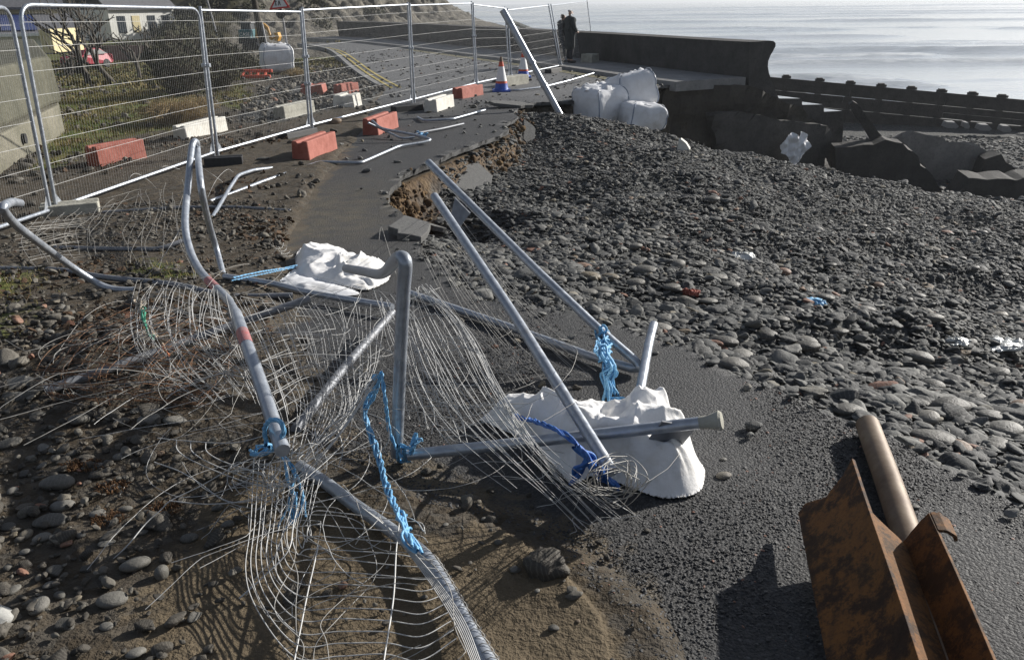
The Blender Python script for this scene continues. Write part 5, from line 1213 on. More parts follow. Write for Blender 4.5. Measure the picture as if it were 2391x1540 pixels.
def person(px, py, h, face, label, coat, hair, lean, skirt=.0):
    b = atz(px, py, .11); e = empty('person', b, label, 'person', 'couple looking out to sea', rz=face); k = h / 1.75
    v = []; E = []; rad = []
    def add(p, r, par=None):
        v.append((p[0] * k, p[1] * k, p[2] * k)); rad.append((r[0] * k, r[1] * k) if isinstance(r, tuple) else r * k)
        if par is not None: E.append((par, len(v) - 1))
        return len(v) - 1
    pel = add((0, 0, .93), (.17, .12)); wa = add((0, 0, 1.08), (.155, .11), pel); ch = add((lean * .3, 0, 1.27), (.175, .125), wa); ns = add((lean * .6, 0, 1.43), (.11, .09), ch); nk = add((lean * .8, .01, 1.5), .055, ns); hd0 = add((lean, .015, 1.585), (.075, .085), nk); hd1 = add((lean * 1.1, .02, 1.68), (.07, .08), hd0)
    for s in (-1, 1):
        hp = add((s * .09, 0, .86), .1, pel); kn = add((s * .1, .02, .49), .068, hp); an = add((s * .1, -.01, .09), .045, kn); to = add((s * .11, .15, .03), .04, an)
        sh = add((s * .19 + lean * .5, 0, 1.4), .075, ns); el = add((s * .25 + lean * .2, .03, 1.14), .056, sh); wr = add((s * .2, .17, .99), .04, el); ha = add((s * .17, .24, .98), .036, wr)
    body = skin_chain('person_body', v, E, rad, 0, M['skin'], e)
    body.name = 'body'
    cv = []; CE = []; cr = []
    def ca(p, r, par=None):
        cv.append((p[0] * k, p[1] * k, p[2] * k)); cr.append((r[0] * k * 1.2, r[1] * k * 1.2) if isinstance(r, tuple) else r * k * 1.12)
        if par is not None: CE.append((par, len(cv) - 1))
        return len(cv) - 1
    a0 = ca((0, 0, .62 - skirt), (.205, .15)); a1 = ca((0, 0, .9), (.2, .145), a0); a2 = ca((0, 0, 1.1), (.185, .135), a1); a3 = ca((lean * .3, 0, 1.28), (.2, .145), a2); a4 = ca((lean * .6, 0, 1.44), (.13, .105), a3); a5 = ca((lean * .8, .01, 1.5), (.085, .08), a4)
    for s in (-1, 1):
        sh = ca((s * .2 + lean * .5, 0, 1.4), .09, a4); el = ca((s * .265 + lean * .2, .03, 1.14), .073, sh); wr = ca((s * .21, .16, 1.0), .056, el)
    skin_chain('coat', cv, CE, cr, 1, coat, e)
    for s in (-1, 1):
        skin_chain('trouser_leg', [(s * .09 * k, 0, .88 * k), (s * .1 * k, .02 * k, .49 * k), (s * .1 * k, -.01 * k, .1 * k)], [(0, 1), (1, 2)], [.115 * k, .086 * k, .07 * k], 0, M['jeans'], e)
        skin_chain('shoe', [(s * .1 * k, -.05 * k, .05 * k), (s * .11 * k, .08 * k, .045 * k), (s * .115 * k, .19 * k, .035 * k)], [(0, 1), (1, 2)], [.055 * k, .052 * k, .04 * k], 1, M['rubber'], e)
    hv = [(lean * 1.0 * k, -.02 * k, 1.62 * k), (lean * 1.1 * k, -.005 * k, 1.7 * k)]
    if hair == 'hairb': hv = [(lean * k, -.04 * k, 1.54 * k), (lean * k, -.03 * k, 1.64 * k), (lean * 1.1 * k, -.005 * k, 1.71 * k)]
    skin_chain('hair', hv, [(i, i + 1) for i in range(len(hv) - 1)], [(.085 * k, .085 * k)] * len(hv), 0, M[hair], e)
    mb = MB(); mb.lathe([(.012, -.012), (.017, 0), (.006, .02)], (lean * k, .105 * k, 1.6 * k), 8, axis=(0, 1, -.3)); mb.build('nose', M['skin'], e)
    mb = MB()
    for s in (-1, 1): mb.lathe([(.008, -.006), (.01, 0), (.003, .006)], ((lean + s * .033) * k, .095 * k, 1.635 * k), 8, axis=(0, 1, 0))
    mb.box((lean * k, .093 * k, 1.555 * k), (.045, .01, .008)); mb.build('face', M['rubber'], e)
    return e
person(1312, 145, 1.64, R(-62), 'shorter person with brown hair in dark coat, leaning against a companion at the wall', M['coat'], 'hairb', .05)
person(1330, 147, 1.80, R(-70), 'taller person with grey hair in long dark green coat at the sea wall', M['coatb'], 'hairg', -.03, .25)

# ------------------------------------------------------------------ pole, sign, digger, barrier
M['polewood'] = simple('dark_pole_wood', (.035, .028, .02), (.07, .058, .042), 14, .85, bump=.4); M['white'] = simple('white_paint', (.7, .7, .7), (.8, .8, .8), 8, .5); M['black'] = simple('black_paint', (.012, .012, .012), (.02, .02, .02), 8, .5)
M['signred'] = simple('sign_red', (.5, .03, .03), (.58, .05, .04), 8, .4); M['greypost'] = simple('grey_post', (.2, .2, .21), (.3, .3, .31), 8, .6, .3)
pbse = onbase(617, 118); ptop = atY(586, -40, pbse[1]); ptop2 = pbse + (ptop - pbse) * 2.6
tp_ = empty('telegraph_pole', pbse, 'dark leaning telegraph pole behind the white bag', 'telegraph pole')
MB().tube([pbse - [0, 0, .3], ptop2], [.17, .12], 12).build('pole', M['polewood'], tp_, pbse)
MB().tube([pbse + [.2, -.1, 0], pbse + (ptop - pbse) * .42 + [.17, -.1, 0]], .06, 8).build('sunlit_strip', M['greypost'], tp_, pbse)  # pale strip added in place of the pole's sunlit side
MB().tube([ptop2 + [-.6, 0, -.35], ptop2 + [.6, 0, -.35]], .05, 6).build('crossarm', M['polewood'], tp_, pbse)
g0 = onbase(511, 98); MB_ = MB().tube([g0, atY(482, -4, g0[1]), atY(470, -60, g0[1])], .06, 6).build('stay_post', M['greypost'], None, g0); MB_.location = g0; tag(MB_, 'thin slanting pole on the scrubby slope behind the fence', 'pole')
sb = onbase(680, 166)
sg = empty('road_sign', sb, 'triangular red-bordered warning sign with two walking figures on a grey post', 'road sign')
s_top = atY(650, -22, sb[1] - .3)
MB().tube([sb - [0, 0, .2], s_top], .038, 10).build('post', M['greypost'], sg, sb)
Bl, Br_, Ap = atY(628.5, 23.5, sb[1] - .42), atY(677.5, 18.5, sb[1] - .36), atY(651, -23, sb[1] - .4)
def flatpoly(name, pts, mat, parent, base, back=.012):
    P = np.array(pts); n = len(P); V = np.vstack([P, P + [0, back, 0]]); F_ = [tuple(range(n)), tuple(range(2 * n - 1, n - 1, -1))] + [(k, n + k, n + (k + 1) % n, (k + 1) % n) for k in range(n)]
    bm = bmesh.new(); vs = [bm.verts.new(v - base) for v in V]; [bm.faces.new([vs[i] for i in f]) for f in F_]; bmesh.ops.recalc_face_normals(bm, faces=bm.faces); bmesh.ops.triangulate(bm, faces=[f for f in bm.faces if len(f.verts) > 4])
    me = bpy.data.meshes.new(name); bm.to_mesh(me); bm.free(); me.materials.append(mat); return obj(name, me, parent)
cen = (Bl + Br_ + Ap) / 3
flatpoly('red_triangle', [cen + (q - cen) * 1.0 for q in (Bl, Br_, Ap)], M['signred'], sg, sb)
flatpoly('white_triangle', [cen + (q - cen) * .72 - [0, .006, 0] for q in (Bl, Br_, Ap)], M['white'], sg, sb, .004)
ex = (Br_ - Bl); ey = np.array([0, 0, np.linalg.norm(ex)]); o0 = Bl - [0, .012, 0]
def fig(name, x, y, s):
    pts = [(0, .0), (.045, 0), (.06, .14), (.10, 0), (.14, .0), (.10, .2), (.105, .34), (.15, .24), (.17, .27), (.115, .42), (.03, .42), (-.03, .27), (-.005, .25), (.03, .33), (.04, .2)]
    ob = flatpoly(name, [o0 + ex * (x + a * s) + ey * (y + b_ * s) for a, b_ in pts], M['black'], sg, sb, .003)
    hp = [o0 + ex * (x + (.07 + .04 * math.cos(t)) * s) + ey * (y + (.475 + .045 * math.sin(t)) * s) for t in np.arange(10) * .628]
    hd = flatpoly('head', hp, M['black'], None, sb, .003); hd.parent = ob
fig('walking_figure', .44, .15, .95); fig('walking_figure', .30, .15, .62)
cc = atY(655, 33, sb[1] - .38); mb = MB(); mb.lathe([(.125, -.006), (.15, -.006), (.15, .006), (.125, .006)], cc, 24, axis=(0, 1, 0)); mb.build('round_plate_rim', M['black'], sg, sb)
MB().lathe([(.124, -.004), (.124, .004)], cc, 24, axis=(0, 1, 0)).build('round_plate', M['greypost'], sg, sb)

M['digyel'] = simple('digger_yellow', (.5, .24, .03), (.58, .32, .05), 6, .5); M['digteal'] = simple('digger_dark_teal', (.03, .10, .12), (.05, .15, .17), 6, .5); M['glassd'] = simple('dark_glass', (.02, .025, .03), (.03, .035, .04), 4, .5)
db = atY(600, 113, 50.0); dg = empty('excavator', db, 'yellow and teal tracked excavator parked on the rubble behind the telegraph pole', 'excavator')
def dp(px, py, dy=0): return atY(px, py, 50.0 + dy)
for dy in (-.5, .8):
    a, b_ = dp(566, 108, dy), dp(606, 108, dy); mb = MB(); c = (a + b_) / 2; L = np.linalg.norm(b_ - a)
    mb.add(np.array([[c[0] + x, c[1] + y, c[2] + z] for y in (-.18, .18) for x, z in ((-L / 2 + .12, -.22), (L / 2 - .12, -.22), (L / 2, -.02), (L / 2 - .1, .2), (-L / 2 + .1, .2), (-L / 2, -.02))]), [(0, 1, 2, 3, 4, 5), (11, 10, 9, 8, 7, 6)] + [(k, 6 + k, 6 + (k + 1) % 6, (k + 1) % 6) for k in range(6)]); mb.build('track', M['black'], dg, db, smooth=False, bevel=.03)
MB().box(dp(579, 82, .15), (.7, 1.3, .62)).build('engine_cover', M['digteal'], dg, db, smooth=False, bevel=.05)
MB().box(dp(587, 95, .15), (1.1, 1.4, .3)).build('turntable', M['black'], dg, db, smooth=False, bevel=.04)
MB().box(dp(578, 62, .3), (.62, .8, .5), taper=.9).build('cab', M['glassd'], dg, db, smooth=False, bevel=.05)
MB().box(dp(578, 53, .3), (.66, .84, .06)).build('cab_roof', M['greypost'], dg, db, smooth=False, bevel=.02)
MB().tube(kinked(np.array([dp(599, 90), dp(601, 62), dp(614, 56), dp(626, 68)]), .4, 6), .11, 8).build('boom', M['digyel'], dg, db)
MB().tube([dp(625, 66, -.05), dp(633, 92, -.05)], .08, 8).build('dipper', M['digyel'], dg, db)
MB().tube([dp(603, 72, -.13), dp(614, 61, -.13)], .04, 6).build('ram', M['greypost'], dg, db)
mb = MB(); q = dp(648, 86); mb.add(np.array([[q[0] + x, q[1] + y, q[2] + z] for y in (-.3, .3) for x, z in ((-.14, .22), (.1, .24), (.17, 0), (.06, -.24), (-.12, -.2), (-.02, 0))]), [(0, 1, 2, 3, 4, 5), (11, 10, 9, 8, 7, 6)] + [(k, 6 + k, 6 + (k + 1) % 6, (k + 1) % 6) for k in range(6)]); mb.tube([dp(633, 92, -.05), q], .06, 6); mb.build('bucket', M['digyel'], dg, db, smooth=False)
fc = bpy.data.curves.new('lettering', 'FONT'); fc.body = 'CASE'; fc.size = .26; fc.extrude = .005; fc.align_x = 'CENTER'; fc.align_y = 'CENTER'; fo_ = bpy.data.objects.new('lettering_curve', fc); COL.objects.link(fo_); bpy.context.view_layer.update(); fme = bpy.data.meshes.new_from_object(fo_.evaluated_get(bpy.context.evaluated_depsgraph_get())); bpy.data.objects.remove(fo_); fme.materials.clear(); fme.materials.append(M['white']); fo = obj('lettering', fme, dg)
fo.location = Vector(dp(579, 80, .15) - db + np.array([0, -.67, 0])); fo.rotation_euler = (R(90), 0, 0)

bp = onbase(562, 185); bq = onbase(633, 183); mid = (bp + bq) / 2; br = empty('plastic_barrier', mid, 'bright red plastic barrier lying flat beside the white bag', 'barrier', rz=0.08)
L = np.linalg.norm(bq - bp); M['barred'] = simple('barrier_red', (.5, .07, .03), (.58, .1, .05), 6, .45)
for z in (.06, .2): MB().box((0, .35 * (z > .1), z), (L, .12, .1)).build('rail', M['barred'], br, smooth=False, bevel=.02)
for x in (-.45, -.2, .05, .3): MB().box((x * L, .17, .13), (.07, .34, .05), (.35, 0, 0)).build('slat', M['barred'], br, smooth=False, bevel=.01)
for x in (-.4, .42): MB().box((x * L, .0, .03), (.12, .55, .06)).build('foot', M['rubber'], br, smooth=False, bevel=.015)

# ------------------------------------------------------------------ mossy concrete structure
M['moss'] = m_concrete('mossy_top', (.075, .074, .052), (.13, .125, .092))
ca_, cb_ = np.array([-6.5, 9.6]), np.array([-8.0, 14.7]); u_ = (cb_ - ca_) / np.linalg.norm(cb_ - ca_); n_ = np.array([-u_[1], u_[0]])
ms = empty('concrete_structure', ((ca_ + cb_)[0] / 2, (ca_ + cb_)[1] / 2, 0), 'massive mossy concrete block on a paler concrete base, cut by the frame edge', 'concrete structure')
mb_ = np.array(ms.location)
def prismxy(poly, z0, z1, inset=0.0, dz=0.0):
    c = np.mean(poly, 0); n = len(poly); V = [[*p, z0] for p in poly] + [[*(c + (np.array(p) - c) * (1 - inset)), z1] for p in poly]
    return np.array(V), [tuple(range(n))[::-1], tuple(range(n, 2 * n))] + [(k, (k + 1) % n, n + (k + 1) % n, n + k) for k in range(n)]
pb_ = [ca_ - u_ * 3.5, cb_, np.array([-12.7, 23]), np.array([-17, 20]), np.array([-12, 6])]
V, F_ = prismxy(pb_, -.4, .50); MB().add(V, F_).build('base_wall', M['oldconc'], ms, mb_, smooth=False, bevel=.03)
pu = [ca_ - u_ * 3.2 + n_ * .25, cb_ + n_ * .1, cb_ + u_ * .35 + n_ * .02, np.array([-13.1, 23.6]), np.array([-17.5, 20]), np.array([-12, 6.3])]
V, F_ = prismxy(pu, .503, 1.30, .015); MB().add(V, F_).build('upper_block', M['moss'], ms, mb_, smooth=False, bevel=.06)
q = ca_ + u_ * 2.6; dq = np.array([q[0], q[1], .30]) - np.array([n_[0], n_[1], 0]) * .01
MB().lathe([(.045, -.02), (.075, -.02), (.075, .04), (.045, .04)], dq, 16, axis=(-n_[0], -n_[1], 0)).build('drain_ring', M['rubber'], ms, mb_)
MB().lathe([(.046, -.01), (.046, .012)], dq, 16, axis=(-n_[0], -n_[1], 0)).build('drain_mouth_shade', M['black'], ms, mb_)  # black disc painted for the darkness inside the drain

# ------------------------------------------------------------------ houses, garden wall, car
M['cream'] = simple('cream_render', (.62, .53, .30), (.68, .59, .36), 2, .85); M['whitewall'] = simple('white_render', (.66, .66, .62), (.74, .74, .70), 2, .85)
M['slate'] = simple('slate_roof', (.09, .09, .10), (.15, .15, .16), 6, .7, bump=.4); M['solar'] = simple('solar_glass', (.012, .03, .14), (.02, .05, .2), 3, .2); M['pane'] = simple('window_glass', (.03, .04, .05), (.06, .07, .08), 2, .1)
M['brickw'] = simple('garden_brick', (.2, .12, .09), (.28, .19, .15), 4, .9)
ha = empty('house', (-45.5, 70, -1.5), 'cream house with dark blue solar panels on its slate roof', 'house', 'houses by the hillside', rz=R(30)); hb = np.array([-48, 70, -1.5])
KH = 1.75
def hbox(nm, x0, x1, y0, y1, z0, z1, m, par=None, base=None): return MB().box(((x0 + x1) / 2, (y0 + y1) / 2, (z0 + z1) / 2), (x1 - x0, y1 - y0, z1 - z0)).build(nm, M[m], par or ha, base if base is not None else hb, smooth=False)
def roof(nm, x0, x1, ys, zs, m, par, base, t=.12):
    V = []; k = len(ys)
    for x in (x0, x1):
        for y, z in zip(ys, zs): V.append([x, y, z])
        for y, z in zip(ys[::-1], zs[::-1]): V.append([x, y, z + t])
    n = 2 * k; return MB().add(np.array(V), [tuple(range(n)), tuple(range(2 * n - 1, n - 1, -1))] + [(a, n + a, n + (a + 1) % n, (a + 1) % n) for a in range(n)]).build(nm, M[m], par, base, smooth=False)
hbox('extension_wall', -58, -39.4, 66.5, 75, -2.4, .1, 'whitewall'); hbox('main_wall', -60, -39.9, 75.2, 87, -2.4, 1.93, 'cream')
roof('extension_roof', -58.3, -38.9, [65.8, 75.1], [.05, 1.45], 'slate', ha, hb); roof('main_roof', -60.3, -39.3, [74.6, 81, 87.6], [1.93, 5.6, 1.93], 'slate', ha, hb, .2)
for k in range(4): roof('solar_panel', -52.3 + k * 2.6, -49.8 + k * 2.6, [66.6, 73.8], [.36, 1.44], 'solar', ha, hb, .06)
hbox('window', -41.2, -40.1, 66.44, 66.52, -1.6, -.3, 'pane'); hbox('window', -44.8, -42.6, 75.12, 75.22, .2, 1.6, 'pane'); hbox('window', -50, -47.6, 75.12, 75.22, .2, 1.6, 'pane')
hbox('downpipe', -43.9, -43.65, 74.9, 75.18, -1, 1.9, 'white'); hbox('fascia', -58.3, -38.9, 65.62, 65.78, -.05, .17, 'white')
h2c = (atY(246, 60, 99) + atY(352, 60, 99)) / 2; h2 = empty('house', (h2c[0] - 1.5, 102, -1.2), 'white house front with tall windows behind bare trees', 'house', 'houses by the hillside', rz=R(60)); h2b = np.zeros(3)
hbox('wall', -4.4, 4.4, -3.2, 3.2, -1.2, 2.95, 'whitewall', h2, h2b); roof('roof', -4.7, 4.7, [-3.6, 0, 3.6], [2.95, 5.6, 2.95], 'slate', h2, h2b, .15)
for x in (-3.4, -1.5, .6, 2.6): hbox('window', x, x + 1.0, -3.26, -3.18, .5, 2.3, 'pane' if x != -1.5 else 'cream', h2, h2b)
gw = atY(160, 112, 60); ge = atY(365, 112, 60); o = MB().box(((gw[0] + ge[0]) / 2, 60, -1.2), (ge[0] - gw[0], .35, 1.5)).build('garden_wall', M['brickw'], None, None, smooth=False)
gl = np.array([(gw[0] + ge[0]) / 2, 60, -1.9]); o.data.transform(Matrix.Translation(Vector(-gl))); o.location = gl; tag(o, 'low reddish garden wall in front of the white house', 'wall')
cw = empty('garden_gatepost_wall', atY(148, 108, 44), 'short cream garden wall beside the cream house', 'wall'); cwb = np.array(cw.location); MB().box(cwb + [0, 0, .3], (.6, 3, 1.1)).build('wall', M['cream'], cw, cwb, smooth=False)
# red car
kb = atY(203, 139, 52); kb[2] = zground(kb[0], kb[1]) + .1; car = empty('parked_car', kb, 'small red car parked below the garden wall behind the bare trees', 'car', rz=1.15); car.scale = (.8, .8, .8)
M['carred'] = simple('car_red', (.32, .02, .04), (.36, .03, .05), 4, .5, spec=.4)
prof = [(-1.75, .3), (-1.8, .62), (-1.7, .85), (-.95, .95), (-.45, 1.38), (.75, 1.42), (1.45, 1.0), (1.75, .92), (1.8, .4), (1.6, .28)]
V = np.array([[x, y * (1 if z < .96 else .84), z] for y in (-.78, .78) for x, z in prof]); n = len(prof)
MB().add(V, [tuple(range(n)), tuple(range(2 * n - 1, n - 1, -1))] + [(k, n + k, n + (k + 1) % n, (k + 1) % n) for k in range(n)]).build('body', M['carred'], car, smooth=False, bevel=.06); MB().box((-1.7, 0, .45), (.12, 1.3, .2)).build('bumper', M['carred'], car, smooth=False, bevel=.03)
for s in (-1, 1):
    V = np.array([[-.85, s * .79, .97], [-.42, s * .68, 1.32], [.7, s * .68, 1.35], [1.3, s * .79, 1.0], [-.85, s * .74, .97], [-.42, s * .63, 1.32], [.7, s * .63, 1.35], [1.3, s * .74, 1.0]]); MB().add(V, [(0, 1, 2, 3), (7, 6, 5, 4), (0, 4, 5, 1), (1, 5, 6, 2), (2, 6, 7, 3), (3, 7, 4, 0)]).build('side_window', M['glassd'], car, smooth=False)
    for x in (-1.1, 1.1): MB().lathe([(.3, -.09), (.31, 0), (.3, .09)], (x, s * .72, .3), 18, axis=(0, 1, 0)).build('wheel', M['rubber'], car)
    MB().box((-1.78, s * .55, .7), (.04, .2, .1)).build('headlight', M['greypost'], car, smooth=False)
# ------------------------------------------------------------------ pebbles and other loose matter
def m_stone(name, lo, mid, hi, instanced=True, wet=.5):
    t = NT(name); v = t.oco()
    ti = t.attr('tint', 'Fac', 'INSTANCER') if instanced else t.n('ObjectInfo').outputs['Random']
    c = t.ramp(ti, [(.0, lo), (.45, mid), (.86, hi), (.95, (hi[0] * 1.1, hi[1] * .93, hi[2] * .68)), (1.0, (.3, .15, .1))])
    n = t.noise(v, 2.2, 5, .65); n2 = t.noise(v, 9, 3, .6); w = t.n('TexWave'); w.inputs['Scale'].default_value = 1.3; w.inputs['Distortion'].default_value = 6; w.inputs['Detail'].default_value = 3; t.l(v, w.inputs[0])
    c = t.mix(t.mr(n, .35, .7, 0, .55), c, tuple(x * .55 for x in mid)); c = t.mix(t.math('MULTIPLY', t.mr(w.outputs[1], .7, .95), .25), c, hi)
    return t.fin(c, wet, 0, t.bump(t.math('ADD', n, t.math('MULTIPLY', n2, .4)), .25, .06), .3)
M['shingle'] = m_stone('grey_shingle', (.035, .036, .037), (.09, .091, .089), (.225, .222, .205), wet=.72)
M['gravel'] = m_stone('brown_gravel', (.036, .032, .027), (.09, .08, .066), (.21, .195, .165), wet=.7)
M['cobble'] = m_stone('beach_cobble', (.06, .056, .049), (.12, .114, .10), (.21, .20, .178), False, .55)
def scatter_group(mat, amp=.55, facet=False):
    ng = bpy.data.node_groups.new('scatter', 'GeometryNodeTree')
    ng.interface.new_socket('Geometry', in_out='INPUT', socket_type='NodeSocketGeometry'); ng.interface.new_socket('Geometry', in_out='OUTPUT', socket_type='NodeSocketGeometry')
    N = lambda t: ng.nodes.new(t); L = ng.links.new
    gi, go = N('NodeGroupInput'), N('NodeGroupOutput'); jn = N('GeometryNodeGeometryToInstance')
    for k in range(6):
        ico = N('GeometryNodeMeshIcoSphere'); ico.inputs['Radius'].default_value = 1; ico.inputs['Subdivisions'].default_value = 3
        nz = N('ShaderNodeTexNoise'); nz.noise_dimensions = '4D'; nz.inputs['W'].default_value = k * 3.7; nz.inputs['Scale'].default_value = .75 if k < 4 else 1.2; nz.inputs['Detail'].default_value = 1.0
        sub = N('ShaderNodeVectorMath'); sub.operation = 'SUBTRACT'; sub.inputs[1].default_value = (.5, .5, .5); L(nz.outputs['Color'], sub.inputs[0])
        sc = N('ShaderNodeVectorMath'); sc.operation = 'SCALE'; sc.inputs['Scale'].default_value = amp * (2.2 if k < 4 else 2.6); L(sub.outputs[0], sc.inputs[0])
        sp = N('GeometryNodeSetPosition'); L(ico.outputs[0], sp.inputs['Geometry']); L(sc.outputs[0], sp.inputs['Offset'])
        sm = N('GeometryNodeSetShadeSmooth'); L(sp.outputs[0], sm.inputs[0])
        mt = N('GeometryNodeSetMaterial'); mt.inputs['Material'].default_value = mat; L(sm.outputs[0], mt.inputs['Geometry']); L(mt.outputs[0], jn.inputs[0])
    ip = N('GeometryNodeInstanceOnPoints'); L(gi.outputs[0], ip.inputs['Points']); L(jn.outputs[0], ip.inputs['Instance']); ip.inputs['Pick Instance'].default_value = True
    def na(nm, ty):
        a = N('GeometryNodeInputNamedAttribute'); a.data_type = ty; a.inputs['Name'].default_value = nm; return a.outputs[0]
    L(na('var', 'INT'), ip.inputs['Instance Index']); er = N('FunctionNodeEulerToRotation'); L(na('rot', 'FLOAT_VECTOR'), er.inputs[0]); L(er.outputs[0], ip.inputs['Rotation']); L(na('scl', 'FLOAT_VECTOR'), ip.inputs['Scale'])
    L(ip.outputs[0], go.inputs[0]); return ng
def scatter(name, P, rot, scl, tint, mat, label, amp=.55):
    n = len(P); me = bpy.data.meshes.new(name); me.vertices.add(n); me.vertices.foreach_set('co', np.asarray(P, np.float32).ravel())
    for nm, ty, v in (('rot', 'FLOAT_VECTOR', rot), ('scl', 'FLOAT_VECTOR', scl)):
        a = me.attributes.new(nm, ty, 'POINT'); a.data.foreach_set('vector', np.asarray(v, np.float32).ravel())
    a = me.attributes.new('tint', 'FLOAT', 'POINT'); a.data.foreach_set('value', np.asarray(tint, np.float32))
    a = me.attributes.new('var', 'INT', 'POINT'); a.data.foreach_set('value', rng.integers(0, 6, n).astype(np.int32))
    me.materials.append(mat); o = obj(name, me); md = o.modifiers.new('scatter', 'NODES'); md.node_group = scatter_group(mat, amp)
    return tag(o, label, None, None, 'stuff')
def heights(X, Y):
    s = sdist(SEAPOLY, X, Y); A = sdist(ASPH, X, Y); z = zterr(X, Y, s)
    return np.where((s < 0) & (A > 0), np.maximum(z, gbase(Y)), z), s, A
def stones(regions, med, spread, tint_rng, accept, flat=.42, lift=.25, emb=1.0, tilt=.28):
    PP_, RR_, SS_, TT_ = [], [], [], []
    for (x0, x1, y0, y1), dens, sc in regions:
        n = int(abs((x1 - x0) * (y1 - y0)) * dens); X = rng.uniform(x0, x1, n); Y = rng.uniform(y0, y1, n)
        keep = np.abs(X) < Y * .74 + 1.1; X, Y = X[keep], Y[keep]; z, s, A = heights(X, Y); k = rng.random(len(X)) < accept(X, Y, s, A); X, Y, z = X[k], Y[k], z[k]; n = len(X)
        L = med * sc * np.exp(rng.normal(0, spread, n)); L = np.clip(L, med * .3, med * 3.0) / 2
        S_ = np.stack([L, L * rng.uniform(.55, .9, n), L * flat * rng.uniform(.6, 1.3, n)], -1)
        PP_.append(np.stack([X, Y, z + S_[:, 2] * lift * emb + rng.uniform(0, .02, n) * emb * (emb > .5)], -1)); SS_.append(S_)
        RR_.append(np.stack([rng.normal(0, tilt, n), rng.normal(.0, tilt, n), rng.uniform(0, 6.28, n)], -1)); TT_.append(np.clip(rng.beta(1.15, 1.5, n) * (tint_rng[1] - tint_rng[0]) + tint_rng[0] + (rng.random(n) < .018) * .6, 0, 1))
    return np.vstack(PP_), np.vstack(RR_), np.vstack(SS_), np.concatenate(TT_)
band_ = [((-1, 6, 2.2, 5), 1150, .58), ((-1, 8, 5, 8), 950, .6), ((-1, 11, 8, 12), 620, .62), ((-1, 15, 12, 18.5), 460, .56), ((0, 22, 18.5, 34), 60, 1.2)]
acc = lambda X, Y, s, A: sstep(-.01, .05, s) * np.where(Y > 18.4, .8, 1)
P_, Ro, Sc, Ti = stones(band_, .078, .5, (0, .97), acc, flat=.31, tilt=.24)
scatter('shingle', P_, Ro, Sc, Ti, M['shingle'], 'grey rounded cobbles and shingle covering the bank')
# stones that spilled on to the asphalt edge and road
acc = lambda X, Y, s, A: np.where((A > 0) & (s < 0), np.maximum(.9 * np.exp(-(-s) / .05), .05 * sstep(10, 17, Y) + .012) + .35 * np.exp(-((X + .6) ** 2 / .5 + (Y - 18.6) ** 2 / .8)), 0)
P_, Ro, Sc, Ti = stones([((-1, 5, 2, 8), 150, .8), ((-8, 5, 8, 20), 70, .9), ((-10, 6, 20, 42), 60, 1.3)], .055, .5, (.1, .95), acc)
scatter('loose_stones', P_, Ro, Sc, Ti, M['shingle'], 'small stones strewn over the asphalt')
LEFTST = polyw([(-300, 700), (60, 720), (330, 690), (420, 900), (520, 1000), (600, 1080), (480, 1180), (440, 1300), (330, 1420), (300, 1700), (-300, 1700)])
def lw(X, Y): return sstep(-.25, .3, sdist(LEFTST, X, Y) + .25 * fbm(X * 1.3, Y * 1.3, 71, 3))
acc = lambda X, Y, s, A: np.where((A < .25), .12 + .88 * lw(X, Y), .02) * (s < 0)
P_, Ro, Sc, Ti = stones([((-5, .5, .9, 4.4), 520, .42), ((-6.5, .5, .9, 5.2), 26, 1.15)], .05, .5, (0, .93), acc, flat=.5, lift=.15)
P2_, R2_, S2_, T2_ = stones([((-10, .5, 4.4, 9), 300, .62), ((-8, .5, 4.4, 7.5), 8, 1.5)], .042, .5, (0, .9), lambda X, Y, s, A: np.where(A < .1, .25 + .75 * sstep(-.4, .5, fbm(X * .8, Y * .8, 15, 3) + .3), 0.0) * (s < 0), flat=.5, lift=.1)
P3_, R3_, S3_, T3_ = stones([((-14, -.5, 9, 16), 60, 1.1), ((-18, -.5, 16, 34), 34, 1.5)], .06, .45, (.1, .95), lambda X, Y, s, A: np.where(A < .1, np.maximum(sstep(-.6, .4, sdist(GRAV, X, Y)), .3 * sstep(.0, .4, fbm(X * .5, Y * .5, 55, 3))), 0) * (s < 0), flat=.55, lift=.3)
scatter('gravel', np.vstack([P_, P2_, P3_]), np.vstack([R_ for R_ in (Ro, R2_, R3_)]), np.vstack([Sc, S2_, S3_]), np.concatenate([Ti, T2_, T3_]), M['gravel'], 'brownish stones and gravel on the bare ground left of the road')
# clods of earth in the broken edge
M['clod'] = m_stone('earth_clod', (.03, .02, .012), (.09, .055, .027), (.2, .13, .06), wet=.95)
P_, Ro, Sc, Ti = stones([((PIT[0] - 1.2, PIT[0] + .9, PIT[1] - 1.3, PIT[1] + 1.2), 900, 1.0), ((-.6, 1.2, 9, 17.5), 160, 1.2)], .05, .5, (0, .9), lambda X, Y, s, A: sstep(-.02, .03, s) * sstep(.4, .15, s) * np.where(Y > PIT[1] + 1.2, .6, np.exp(-((X - PIT[0]) ** 2 + (Y - PIT[1]) ** 2) / .6) * 1.4), flat=.8, lift=.3)
scatter('earth_clods', P_, Ro, Sc, Ti, M['clod'], 'brown lumps of earth crumbling out of the broken road edge')
